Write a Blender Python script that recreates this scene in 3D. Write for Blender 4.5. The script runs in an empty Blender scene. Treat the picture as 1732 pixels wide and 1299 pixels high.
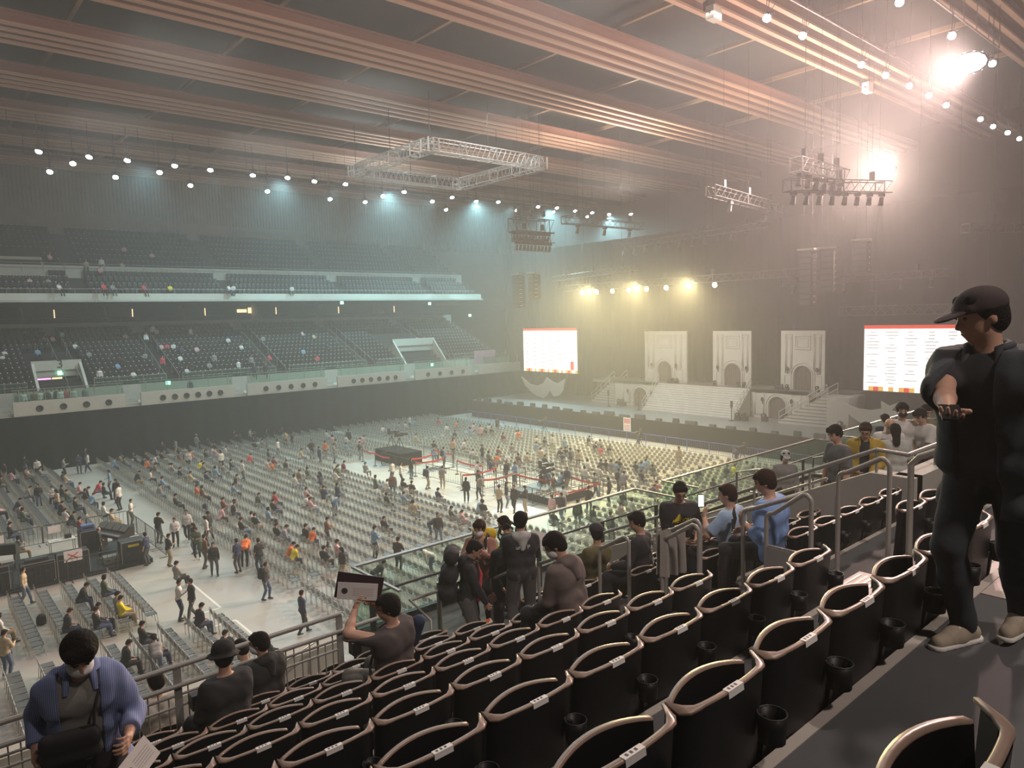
import bpy, math, random
import numpy as np
from mathutils import Vector, Matrix
random.seed(7); RNG = np.random.default_rng(7)
S = bpy.context.scene
COL = S.collection
PI = math.pi
# ---------------------------------------------------------------- camera
# world axes: +X runs to the stage, +Y across the hall to the far stand, z = 0 is the arena floor
CAM_P, AZ, PIT, ROL = (0.0, 0.0, 11.8), math.radians(49.05), math.radians(5.33), math.radians(1.55)
fw = Vector((math.cos(AZ)*math.cos(PIT), math.sin(AZ)*math.cos(PIT), -math.sin(PIT)))
r0 = Vector((math.sin(AZ), -math.cos(AZ), 0)); u0 = r0.cross(fw)
rt = r0*math.cos(ROL) - u0*math.sin(ROL); up = r0*math.sin(ROL) + u0*math.cos(ROL)
cd = bpy.data.cameras.new('camera'); cam = bpy.data.objects.new('camera', cd); COL.objects.link(cam)
M = Matrix((rt, up, -fw)).transposed().to_4x4(); M.translation = CAM_P
cam.matrix_world = M
cd.sensor_width = 36; cd.lens = 1200/1732*36; cd.clip_start = 0.05; cd.clip_end = 300
S.camera = cam
# ---------------------------------------------------------------- render look
S.view_settings.view_transform = 'Standard'; S.view_settings.look = 'None'
S.view_settings.gamma = 1; S.view_settings.use_curve_mapping = False
S.view_settings.exposure = 0.35
cy = S.cycles
cy.use_denoising = True; cy.use_adaptive_sampling = True; cy.adaptive_threshold = 0.03
cy.max_bounces = 4; cy.diffuse_bounces = 2; cy.glossy_bounces = 2; cy.transmission_bounces = 4
cy.volume_bounces = 0; cy.transparent_max_bounces = 8
cy.sample_clamp_indirect = 3; cy.sample_clamp_direct = 0; cy.caustics_reflective = False; cy.caustics_refractive = False
# ---------------------------------------------------------------- haze that fills the hall
W = bpy.data.worlds.new('hall_air'); S.world = W; W.use_nodes = True
nt = W.node_tree; nt.nodes.clear()
wo = nt.nodes.new('ShaderNodeOutputWorld'); bg = nt.nodes.new('ShaderNodeBackground')
bg.inputs[0].default_value = (0.01, 0.01, 0.012, 1); bg.inputs[1].default_value = 1
vs = nt.nodes.new('ShaderNodeVolumeScatter')
vs.inputs['Color'].default_value = (0.93, 0.96, 0.95, 1); vs.inputs['Density'].default_value = 0.0031
vs.inputs['Anisotropy'].default_value = 0.45
nt.links.new(bg.outputs[0], wo.inputs['Surface']); nt.links.new(vs.outputs[0], wo.inputs['Volume'])
# ---------------------------------------------------------------- lamps of the hall and added fill
def lamp(kind, name, loc, target, energy, color, size=0.3, cone=60, blend=0.6):
    l = bpy.data.lights.new(name, kind); o = bpy.data.objects.new(name, l); COL.objects.link(o)
    o.location = loc; l.energy = energy; l.color = color
    d = Vector(target) - Vector(loc); o.rotation_euler = d.to_track_quat('-Z', 'Y').to_euler()
    if kind == 'SPOT': l.spot_size = math.radians(cone); l.spot_blend = blend; l.shadow_soft_size = size
    elif kind == 'AREA': l.shape = 'SQUARE'; l.size = size
    else: l.shadow_soft_size = size
    return o
# added fill for the house lighting over the floor, no fixtures built
for X in (2, 14, 26, 38):
    for Y in (25.5, 44.5, 63):
        E_ = {2: 430, 14: 580, 26: 720, 38: 760}[X]
        lamp('AREA', 'house_fill', (X, Y, 28.2), (X, Y, 0), E_, (1.0, 0.985, 0.94), 6.0)
# added fill lamps for the near stand, no fixtures built
lamp('SPOT', 'house_fill', (12, 0, 26.5), (4, 5, 8), 3000, (1.0, 0.84, 0.74), 0.5, 70, 1.0)
lamp('SPOT', 'house_fill', (-6, 16, 28), (2, 6, 9), 900, (1.0, 0.95, 0.88), 0.8, 70, 1.0)
lamp('SPOT', 'house_fill', (3, -8, 23), (7.5, 3.5, 9.5), 4200, (1.0, 0.84, 0.77), 0.5, 55, 1.0)  # added from behind to lift the walkway and concrete wall
# added upward area lamps, imitating lamp spill on the timber ceiling
for X, Y, c, e in ((34, 16, (1.0, 0.70, 0.56), 700), (52, 24, (1.0, 0.76, 0.60), 1800), (52, 44, (1.0, 0.84, 0.72), 2600), (40, 64, (0.80, 0.95, 1.0), 1200)):
    lamp('AREA', 'ceiling_fill', (X, Y, 23.0), (X, Y, 30), e, c, 6.0)
# cool gallery lights in front of the far stand
for X in range(6, 80, 6):
    lamp('SPOT', 'gallery_light', (X, 68.0, 25.7), (X-9, 54 if X % 12 else 78, 8), (700+max(0, X-12)*330)*(1.3 if X % 12 else 0.8), (0.46, 0.90, 1.0), 0.3, 85, 0.9)
# rose white floods near the stage side of the near stand
lamp('SPOT', 'flood_light', (46.6, 14.0, 25.1), (4, 26, 13), 38000, (1.0, 0.66, 0.60), 0.5, 80, 0.9)
lamp('SPOT', 'flood_light', (55.8, 21.9, 21.9), (20, 24, 14), 33000, (1.0, 0.70, 0.60), 0.4, 110, 0.8)
# amber lamps of the front truss
for Y in (50, 44, 38):
    lamp('SPOT', 'amber_light', (54.6, Y, 14.6), (42, Y-4, 6), 19000, (1.0, 0.80, 0.38), 0.2, 105, 0.9)
# stage wash
lamp('SPOT', 'stage_wash', (44, 38, 19), (61, 39, 4), 6000, (1.0, 0.95, 0.86), 0.5, 75, 0.8)

# ---------------------------------------------------------------- materials
MAT = {}
def mat(name, col, rough=0.6, metal=0.0, var=0.12, scale=8.0, bump=0.0, spec=0.5, emis=None, estr=0.0, stretch=None):
    if name in MAT: return MAT[name]
    m = bpy.data.materials.new(name); m.use_nodes = True; n = m.node_tree.nodes; L = m.node_tree.links
    b = n['Principled BSDF']; b.inputs['Roughness'].default_value = rough; b.inputs['Metallic'].default_value = metal
    b.inputs['Specular IOR Level'].default_value = spec
    if emis:
        b.inputs['Base Color'].default_value = (*col, 1)
        b.inputs['Emission Color'].default_value = (*emis, 1); b.inputs['Emission Strength'].default_value = estr
        m.cycles.emission_sampling = 'NONE' if estr > 0 and name != 'screen_white' else 'AUTO'
    else:
        tc = n.new('ShaderNodeTexCoord'); mp = n.new('ShaderNodeMapping'); nz = n.new('ShaderNodeTexNoise')
        nz.inputs['Scale'].default_value = scale; nz.inputs['Detail'].default_value = 4
        if stretch: mp.inputs['Scale'].default_value = stretch
        L.new(tc.outputs['Object'], mp.inputs[0]); L.new(mp.outputs[0], nz.inputs['Vector'])
        mx = n.new('ShaderNodeMix'); mx.data_type = 'RGBA'
        mx.inputs[6].default_value = (*[c*(1-var) for c in col], 1); mx.inputs[7].default_value = (*[min(1, c*(1+var)) for c in col], 1)
        L.new(nz.outputs['Fac'], mx.inputs[0]); L.new(mx.outputs[2], b.inputs['Base Color'])
        if bump:
            bp = n.new('ShaderNodeBump'); bp.inputs['Strength'].default_value = bump; bp.inputs['Distance'].default_value = 0.02
            L.new(nz.outputs['Fac'], bp.inputs['Height']); L.new(bp.outputs[0], b.inputs['Normal'])
    MAT[name] = m; return m
def glass(name, tint, fac):
    m = bpy.data.materials.new(name); m.use_nodes = True; n = m.node_tree.nodes; L = m.node_tree.links; n.clear()
    o = n.new('ShaderNodeOutputMaterial'); t = n.new('ShaderNodeBsdfTransparent'); g = n.new('ShaderNodeBsdfGlossy')
    t.inputs[0].default_value = (*tint, 1); g.inputs['Roughness'].default_value = 0.08; g.inputs[0].default_value = (0.75, 1, 0.9, 1)
    df = n.new('ShaderNodeBsdfDiffuse'); df.inputs[0].default_value = (0.35, 0.62, 0.5, 1)
    a = n.new('ShaderNodeMixShader'); a.inputs[0].default_value = 0.35
    mx = n.new('ShaderNodeMixShader'); mx.inputs[0].default_value = fac
    L.new(g.outputs[0], a.inputs[1]); L.new(df.outputs[0], a.inputs[2]); L.new(t.outputs[0], mx.inputs[1]); L.new(a.outputs[0], mx.inputs[2])
    L.new(mx.outputs[0], o.inputs[0]); MAT[name] = m; return m
M_floor = mat('arena_floor', (0.45, 0.43, 0.375), 0.55, var=0.22, scale=0.35, bump=0.05)
M_conc = mat('concrete', (0.44, 0.43, 0.38), 0.8, var=0.15, scale=1.6, bump=0.15)
M_conc_l = mat('pale_concrete', (0.56, 0.54, 0.47), 0.75, var=0.08, scale=2)
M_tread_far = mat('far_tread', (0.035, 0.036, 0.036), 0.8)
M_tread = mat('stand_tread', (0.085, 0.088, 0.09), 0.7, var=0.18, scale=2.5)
M_nose = mat('tread_nosing', (0.42, 0.38, 0.34), 0.6, var=0.1)
M_step = mat('aisle_step', (0.46, 0.38, 0.35), 0.55, var=0.15, scale=3)
M_blk = mat('seat_black', (0.007, 0.007, 0.008), 0.45, var=0.1, scale=30, spec=0.3)
M_rim = mat('seat_rim_wood', (0.30, 0.215, 0.165), 0.32, var=0.18, scale=14, stretch=(1, 6, 6))
M_lab = mat('label_white', (0.80, 0.78, 0.74), 0.5, var=0.03)
M_ink = mat('ink', (0.05, 0.05, 0.05), 0.6)
M_steel = mat('satin_steel', (0.33, 0.32, 0.295), 0.38, metal=0.15, var=0.06, scale=20)
M_drk = mat('dark_metal', (0.055, 0.06, 0.06), 0.5, metal=0.3, var=0.1)
M_glass = glass('green_glass', (0.88, 0.95, 0.91), 0.06)
M_glass_far = glass('pale_glass', (0.80, 0.90, 0.85), 0.10)
M_curt = mat('black_cloth', (0.010, 0.011, 0.012), 0.95, var=0.12, scale=1.2, bump=0.1, spec=0.2)
M_ceil = mat('ceiling_dark', (0.030, 0.028, 0.026), 0.9, var=0.3, scale=0.6)
M_wood_lit = mat('beam_timber_lit', (0.46, 0.29, 0.20), 0.6, var=0.2, scale=1.6, stretch=(0.12, 3, 3))  # same timber as the beam faces, painted lighter as if lit from below
M_wood_shade = mat('beam_timber_shade', (0.22, 0.10, 0.07), 0.6, var=0.25, scale=1.6, stretch=(0.12, 3, 3))  # beam faces and soffit, shade put into the colour
M_wood2 = mat('cross_timber', (0.30, 0.20, 0.12), 0.6, var=0.2, scale=1.6)
M_rib = mat('wall_ribs', (0.30, 0.25, 0.20), 0.8, var=0.2, scale=0.8)
M_wall = mat('dark_wall', (0.06, 0.058, 0.056), 0.9, var=0.2, scale=0.5)
M_truss = mat('truss_aluminium', (0.48, 0.49, 0.48), 0.4, metal=0.4, var=0.05)
M_rig = mat('rig_black', (0.03, 0.03, 0.032), 0.5, metal=0.2)
M_stage = mat('stage_deck', (0.20, 0.20, 0.195), 0.35, var=0.15, scale=0.6)
M_setw = mat('set_white', (0.50, 0.48, 0.45), 0.7, var=0.06, scale=3)
M_setd = mat('set_door', (0.10, 0.075, 0.07), 0.7)
M_lens = mat('lamp_glow', (1, 1, 1), emis=(0.95, 1, 1), estr=40)
M_lensw = mat('lamp_glow_amber', (1, 0.8, 0.4), emis=(1, 0.72, 0.30), estr=22)
M_lensp = mat('lamp_glow_rose', (1, 0.9, 0.9), emis=(1, 0.90, 0.88), estr=70)
M_scr = mat('screen_white', (1, 1, 1), emis=(1, 0.985, 0.97), estr=0.8)
M_scr_t = mat('screen_text', (0.3, 0.3, 0.3), emis=(0.45, 0.43, 0.45), estr=0.4)
M_scr_r = mat('screen_red', (1, 0.1, 0.05), emis=(1, 0.06, 0.03), estr=0.45)
M_scr_y = mat('screen_gold', (1, 0.6, 0.1), emis=(1, 0.55, 0.12), estr=0.5)
M_green = mat('exit_green', (0.1, 1, 0.5), emis=(0.35, 1.0, 0.65), estr=3)
M_warm = mat('warm_glow', (1, 0.8, 0.5), emis=(1, 0.72, 0.38), estr=1.4)
M_pink = mat('pink_glow', (1, 0.4, 0.8), emis=(1, 0.35, 0.75), estr=1.6)
M_red = mat('red_belt', (0.72, 0.07, 0.06), 0.6)
M_blue = mat('blue_barricade', (0.06, 0.10, 0.42), 0.5)
M_chair = mat('folding_chair_frame', (0.52, 0.52, 0.49), 0.35, metal=0.4, var=0.06)
M_chseat = mat('folding_chair_pad', (0.13, 0.13, 0.125), 0.6, var=0.1)
M_chback = mat('folding_chair_back', (0.34, 0.34, 0.32), 0.5, var=0.08)
M_tape = mat('white_tape', (0.8, 0.8, 0.76), 0.6)
M_desk = mat('white_desk', (0.66, 0.62, 0.55), 0.5)
M_wood_s = mat('plywood', (0.62, 0.48, 0.28), 0.6)
CC = dict(k=(0.022, 0.022, 0.025), w=(0.66, 0.65, 0.62), g=(0.27, 0.27, 0.26), n=(0.03, 0.045, 0.10), b=(0.22, 0.36, 0.52), p=(0.66, 0.40, 0.42),
          o=(0.20, 0.11, 0.07), d=(0.09, 0.12, 0.075), e=(0.52, 0.42, 0.28), r=(0.60, 0.06, 0.08), x=(0.80, 0.20, 0.05), m=(0.22, 0.03, 0.05),
          y=(0.85, 0.72, 0.03), h=(0.36, 0.34, 0.40), t=(0.34, 0.66, 0.52))
CN = dict(k='black', w='white', g='grey', n='navy', b='light blue', p='pink', o='brown', d='dark olive', e='beige', r='red', x='orange', m='maroon', y='yellow', h='striped', t='mint')
def cloth(k):
    if isinstance(k, str): return mat('cloth_'+CN.get(k, k), CC[k], 0.85, var=0.15, scale=9, bump=0.1)
    return mat('cloth_%.2f_%.2f_%.2f' % k, k, 0.85, var=0.16, scale=14, bump=0.15)
M_skin = mat('skin', (0.56, 0.33, 0.235), 0.5, var=0.07, scale=12)
M_hair = mat('hair_black', (0.010, 0.008, 0.008), 0.75, var=0.3, scale=60, bump=0.6, spec=0.15)
M_hair2 = mat('hair_brown', (0.035, 0.017, 0.012), 0.75, var=0.3, scale=60, bump=0.6, spec=0.15)
M_shoe = mat('shoe_dark', (0.03, 0.03, 0.03), 0.6)
M_mask = mat('mask_white', (0.75, 0.76, 0.76), 0.8)
M_eye = mat('eye_dark', (0.015, 0.012, 0.012), 0.3)
M_lip = mat('lips', (0.40, 0.17, 0.15), 0.5)
M_phone = mat('phone_black', (0.012, 0.012, 0.014), 0.2)
M_lit = mat('phone_screen', (1, 1, 1), emis=(0.9, 0.95, 1), estr=1.2)

# ---------------------------------------------------------------- mesh building
class MB:
    def __init__(s): s.v = []; s.f = []; s.m = []; s.mats = []; s.sm = []
    def mi(s, m):
        if m not in s.mats: s.mats.append(m)
        return s.mats.index(m)
    def add(s, vs, fs, m, smooth=False):
        o = len(s.v); s.v += [tuple(v) for v in vs]; i = s.mi(m)
        for f in fs: s.f.append(tuple(o+a for a in f)); s.m.append(i); s.sm.append(smooth)
        return s
    def box(s, c, d, m, rz=0, ax=None):
        x, y, z = d[0]/2, d[1]/2, d[2]/2; P = []
        R = ax if ax is not None else Matrix.Rotation(rz, 3, 'Z')
        for a, b, e in ((-1,-1,-1),(1,-1,-1),(1,1,-1),(-1,1,-1),(-1,-1,1),(1,-1,1),(1,1,1),(-1,1,1)):
            P.append(Vector(c) + R @ Vector((a*x, b*y, e*z)))
        return s.add(P, ((0,3,2,1),(4,5,6,7),(0,1,5,4),(1,2,6,5),(2,3,7,6),(3,0,4,7)), m)
    def bx(s, x0, x1, y0, y1, z0, z1, m): return s.box(((x0+x1)/2, (y0+y1)/2, (z0+z1)/2), (x1-x0, y1-y0, z1-z0), m)
    def tube(s, pts, r, m, n=8, caps=True, closed=False):
        pts = [Vector(p) for p in pts]; N = len(pts); rs = r if isinstance(r, (list, tuple)) else [r]*N
        rings = []; prev = None
        for i, p in enumerate(pts):
            if closed: t = (pts[(i+1) % N]-pts[i-1])
            else: t = pts[min(i+1, N-1)]-pts[max(i-1, 0)]
            t = t.normalized() if t.length > 1e-9 else Vector((0, 0, 1))
            if prev is None:
                a = Vector((0, 0, 1)) if abs(t.z) < 0.9 else Vector((1, 0, 0)); u = t.cross(a).normalized()
            else:
                u = prev - t*prev.dot(t); u = u.normalized() if u.length > 1e-6 else t.orthogonal().normalized()
            prev = u; w = t.cross(u)
            rings.append([p + (u*math.cos(2*PI*k/n) + w*math.sin(2*PI*k/n))*rs[i] for k in range(n)])
        vs = [q for g in rings for q in g]; fs = []
        for i in range(N if closed else N-1):
            a, b = i*n, ((i+1) % N)*n
            for k in range(n): fs.append((a+k, a+(k+1) % n, b+(k+1) % n, b+k))
        s.add(vs, fs, m, True)
        if caps and not closed:
            s.add(rings[0], [tuple(range(n))[::-1]], m); s.add(rings[-1], [tuple(range(n))], m)
        return s
    def lathe(s, c, prof, m, n=16, ax=None):
        R = ax if ax is not None else Matrix.Identity(3); vs = []; fs = []
        for r, z in prof:
            for k in range(n): vs.append(Vector(c) + R @ Vector((r*math.cos(2*PI*k/n), r*math.sin(2*PI*k/n), z)))
        for i in range(len(prof)-1):
            for k in range(n): fs.append((i*n+k, i*n+(k+1) % n, (i+1)*n+(k+1) % n, (i+1)*n+k))
        return s.add(vs, fs, m, True)
    def prism(s, poly, m, f):          # f(u,v,w) -> point ; extrude polygon between w=0 and w=1
        n = len(poly); vs = [f(u, v, 0) for u, v in poly] + [f(u, v, 1) for u, v in poly]
        fs = [tuple(range(n))[::-1], tuple(range(n, 2*n))] + [(i, (i+1) % n, n+(i+1) % n, n+i) for i in range(n)]
        return s.add(vs, fs, m)
    def grid(s, fn, nu, nv, m, smooth=True):
        vs = [fn(i/nu, j/nv) for i in range(nu+1) for j in range(nv+1)]
        fs = [(i*(nv+1)+j, (i+1)*(nv+1)+j, (i+1)*(nv+1)+j+1, i*(nv+1)+j+1) for i in range(nu) for j in range(nv)]
        return s.add(vs, fs, m, smooth)
    def mesh(s, name):
        me = bpy.data.meshes.new(name); me.from_pydata(s.v, [], s.f)
        for m in s.mats: me.materials.append(m)
        me.polygons.foreach_set('material_index', s.m); me.polygons.foreach_set('use_smooth', s.sm); me.update()
        return me
    def obj(s, name, parent=None, loc=None, label=None, cat=None, group=None, kind=None):
        o = bpy.data.objects.new(name, s.mesh(name)); COL.objects.link(o)
        if parent is not None: o.parent = parent
        if loc is not None: o.location = loc
        tag(o, label, cat, group, kind); return o
def tag(o, label=None, cat=None, group=None, kind=None):
    if label: o['label'] = label
    if cat: o['category'] = cat
    if group: o['group'] = group
    if kind: o['kind'] = kind
    return o
def thing(name, label, cat, loc=(0, 0, 0), rz=0, group=None):
    o = bpy.data.objects.new(name, None); COL.objects.link(o); o.empty_display_size = 0.1
    o.location = loc; o.rotation_euler = (0, 0, rz); return tag(o, label, cat, group)
def dup(root, loc, rz=0, label=None, group=None):
    r = root.copy(); COL.objects.link(r); r.location = loc; r.rotation_euler = (0, 0, rz)
    if label: r['label'] = label
    if group: r['group'] = group
    for ch in list(root.children):
        c = ch.copy(); COL.objects.link(c); c.parent = r
        for g in ch.children:
            d = g.copy(); COL.objects.link(d); d.parent = c
    return r
def join_mesh(me, name, mats, verts, faces, mi, smooth=True):
    pass
def text(body, name, parent, size, m, matrix, ext=0.002, label=None):
    c = bpy.data.curves.new(name, 'FONT'); c.body = body; c.size = size; c.extrude = ext; c.align_x = 'CENTER'; c.align_y = 'CENTER'
    c.materials.append(m); o = bpy.data.objects.new(name, c); COL.objects.link(o); o.parent = parent; o.matrix_local = matrix
    me = bpy.data.meshes.new_from_object(o); q = bpy.data.objects.new(name, me); COL.objects.link(q); q.parent = parent; q.matrix_local = matrix; bpy.data.objects.remove(o)
    if label: q['label'] = label
    return q
def ordw(i):
    o = 'first second third fourth fifth sixth seventh eighth ninth tenth eleventh twelfth thirteenth fourteenth fifteenth sixteenth seventeenth eighteenth nineteenth twentieth'.split()
    return o[i-1] if i <= 20 else '%d%s' % (i, 'st' if i % 10 == 1 else 'nd' if i % 10 == 2 else 'rd' if i % 10 == 3 else 'th')
CAMV = Vector(CAM_P)
def seen(p, mx=0):
    d = Vector(p)-CAMV; z = d.dot(fw)
    if z <= 0.2: return False
    x = 866+1200*d.dot(rt)/z; y = 649.5-1200*d.dot(up)/z
    return -mx < x < 1732+mx and -mx < y < 1299+mx
# ---------------------------------------------------------------- organic shapes: distance field of limbs, meshed with surface nets
def cap(a, b, ra, rb, g=0, k=0.02): return ('c', np.array(a, float), np.array(b, float), ra, rb, g, k)
def ell(c, r, R=None, g=0, k=0.02): return ('e', np.array(c, float), np.array(r, float), R, None, g, k)
def nets(prims, h, cuts=(), fold=0.0, seed=0):
    lo = np.min([np.minimum(p[1]-max(p[3], p[4]), p[2]-max(p[3], p[4])) if p[0] == 'c' else p[1]-p[2].max() for p in prims], 0)-3*h-0.01
    hi = np.max([np.maximum(p[1]+max(p[3], p[4]), p[2]+max(p[3], p[4])) if p[0] == 'c' else p[1]+p[2].max() for p in prims], 0)+3*h+0.01
    n = np.ceil((hi-lo)/h).astype(int)+1
    D = np.full(n, 1.0, np.float32); G = np.zeros(n, np.uint8); B = np.full(n, 1.0, np.float32)
    ax = [lo[i]+h*np.arange(n[i]) for i in range(3)]
    for t, a, b, c, d, g, k in prims:
        mg = k+2.5*h
        if t == 'c': l = np.minimum(a, b)-max(c, d)-mg; u = np.maximum(a, b)+max(c, d)+mg
        else: l = a-b.max()-mg; u = a+b.max()+mg
        i0 = np.maximum(np.floor((l-lo)/h).astype(int), 0); i1 = np.minimum(np.ceil((u-lo)/h).astype(int)+1, n)
        sl = tuple(slice(i0[i], i1[i]) for i in range(3))
        X, Y, Z = np.meshgrid(ax[0][sl[0]], ax[1][sl[1]], ax[2][sl[2]], indexing='ij')
        if t == 'c':
            v = b-a; L2 = max(float(v@v), 1e-12)
            tt = np.clip(((X-a[0])*v[0]+(Y-a[1])*v[1]+(Z-a[2])*v[2])/L2, 0, 1)
            q = np.sqrt((X-a[0]-tt*v[0])**2+(Y-a[1]-tt*v[1])**2+(Z-a[2]-tt*v[2])**2)-(c+(d-c)*tt)
        else:
            P = np.stack([X-a[0], Y-a[1], Z-a[2]], -1)
            if c is not None: P = P @ c      # c: columns are the local axes
            P = P/b; r = np.sqrt((P**2).sum(-1)); q = (r-1)*b.min()*np.where(r > 0, 1, 1)
            q = q*np.clip(np.sqrt(((P*b)**2).sum(-1))/np.maximum(r*b.min(), 1e-6), 1, 2.0)**0.5
        q = q.astype(np.float32); cur = D[sl]
        if k > 0:
            hh = np.clip(0.5+0.5*(cur-q)/k, 0, 1); D[sl] = cur*(1-hh)+q*hh-k*hh*(1-hh)
        else: D[sl] = np.minimum(cur, q)
        w = q < B[sl]; B[sl] = np.where(w, q, B[sl]); G[sl] = np.where(w, g, G[sl])
    if cuts or fold:
        X, Y, Z = np.meshgrid(*ax, indexing='ij')
        if fold:
            f1 = np.sin(X*31+np.sin(Z*19+seed)*1.6+seed)*np.sin(Z*23+Y*17+seed*2.1)+0.6*np.sin((X+Y)*47+Z*13+seed)
            D += (fold*f1).astype(np.float32)
        for cf in cuts: D = np.maximum(D, cf(X, Y, Z).astype(np.float32))
    s = D < 0
    cnt = np.zeros(np.array(n)-1, np.int16); acc = np.zeros((*(np.array(n)-1), 3), np.float32)
    idx = np.indices(np.array(n)-1).astype(np.float32).transpose(1, 2, 3, 0)
    c8 = s[:-1, :-1, :-1].astype(np.int8)*0
    for dx in (0, 1):
        for dy in (0, 1):
            for dz in (0, 1): c8 = c8+s[dx:n[0]-1+dx, dy:n[1]-1+dy, dz:n[2]-1+dz]
    act = (c8 > 0) & (c8 < 8); I = np.argwhere(act)
    pos = np.zeros((len(I), 3)); num = np.zeros(len(I))
    offs = [(0,0,0),(1,0,0),(0,1,0),(1,1,0),(0,0,1),(1,0,1),(0,1,1),(1,1,1)]
    V = np.stack([D[I[:, 0]+o[0], I[:, 1]+o[1], I[:, 2]+o[2]] for o in offs], 1)
    for a_, b_ in ((0,1),(2,3),(4,5),(6,7),(0,2),(1,3),(4,6),(5,7),(0,4),(1,5),(2,6),(3,7)):
        va, vb = V[:, a_], V[:, b_]; cr = (va < 0) != (vb < 0)
        t = np.where(cr, va/np.where(cr, va-vb, 1), 0)[:, None]
        p = np.array(offs[a_])*(1-t)+np.array(offs[b_])*t
        pos += p*cr[:, None]; num += cr
    pos = (pos/num[:, None]+I)*h+lo
    vid = np.full(np.array(n)-1, -1, np.int64); vid[tuple(I.T)] = np.arange(len(I))
    F = []
    for A in range(3):
        U, Wx = (A+1) % 3, (A+2) % 3
        s0 = [slice(None)]*3; s1 = [slice(None)]*3; s0[A] = slice(0, -1); s1[A] = slice(1, None)
        e = s[tuple(s0)] != s[tuple(s1)]; E = np.argwhere(e)
        ok = (E[:, U] > 0) & (E[:, Wx] > 0) & (E[:, U] < n[U]-1) & (E[:, Wx] < n[Wx]-1); E = E[ok]
        inside = s[E[:, 0], E[:, 1], E[:, 2]]
        q = []
        for du, dw in ((1, 1), (0, 1), (0, 0), (1, 0)):
            J = E.copy(); J[:, U] -= du; J[:, Wx] -= dw; q.append(vid[J[:, 0], J[:, 1], J[:, 2]])
        q = np.stack(q, 1); q[~inside] = q[~inside][:, ::-1]; F.append(q)
    F = np.concatenate(F); F = F[(F >= 0).all(1)]
    Q = F.copy()
    for it in range(2):                      # light smoothing
        a = np.zeros_like(pos); c = np.zeros(len(pos))
        for i in range(4):
            np.add.at(a, F[:, i], pos[F[:, (i+1) % 4]]); np.add.at(a, F[:, i], pos[F[:, i-1]]); np.add.at(c, F[:, i], 2)
        pos = pos*0.5+0.5*a/np.maximum(c, 1)[:, None]
    lab = G[I[:, 0], I[:, 1], I[:, 2]]
    return pos, F, lab[F[:, 0]]
def np_mesh(name, parts, mats):               # parts: list of (pos, F, matidx or array)
    me = bpy.data.meshes.new(name); vs = []; fs = []; mi = []; o = 0
    for p, F, m in parts:
        vs.append(p); fs.append(F+o); o += len(p); mi.append(np.full(len(F), m) if np.isscalar(m) else m)
    vs = np.concatenate(vs); fs = np.concatenate(fs); mi = np.concatenate(mi).astype(np.int32)
    me.vertices.add(len(vs)); me.vertices.foreach_set('co', vs.astype(np.float32).ravel())
    me.loops.add(len(fs)*4); me.loops.foreach_set('vertex_index', fs.astype(np.int32).ravel())
    me.polygons.add(len(fs)); me.polygons.foreach_set('loop_start', (np.arange(len(fs))*4).astype(np.int32))
    for m in mats: me.materials.append(m)
    me.update(calc_edges=True)
    me.polygons.foreach_set('material_index', mi); me.polygons.foreach_set('use_smooth', np.ones(len(fs), bool)); me.update()
    return me
V3 = lambda *a: np.array(a, float)
def nrm(v): return v/max(np.linalg.norm(v), 1e-9)
def rotm(axis, deg):
    return np.array(Matrix.Rotation(math.radians(deg), 3, Vector(axis)))
def ik(a, c, l1, l2, pole):
    d = c-a; L = min(np.linalg.norm(d), (l1+l2)*0.995); dn = nrm(d); c = a+dn*L
    x = (l1*l1-l2*l2+L*L)/(2*L); h = math.sqrt(max(l1*l1-x*x, 0)); p = nrm(pole-dn*(pole@dn))
    return a+dn*x+p*h, c
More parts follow.
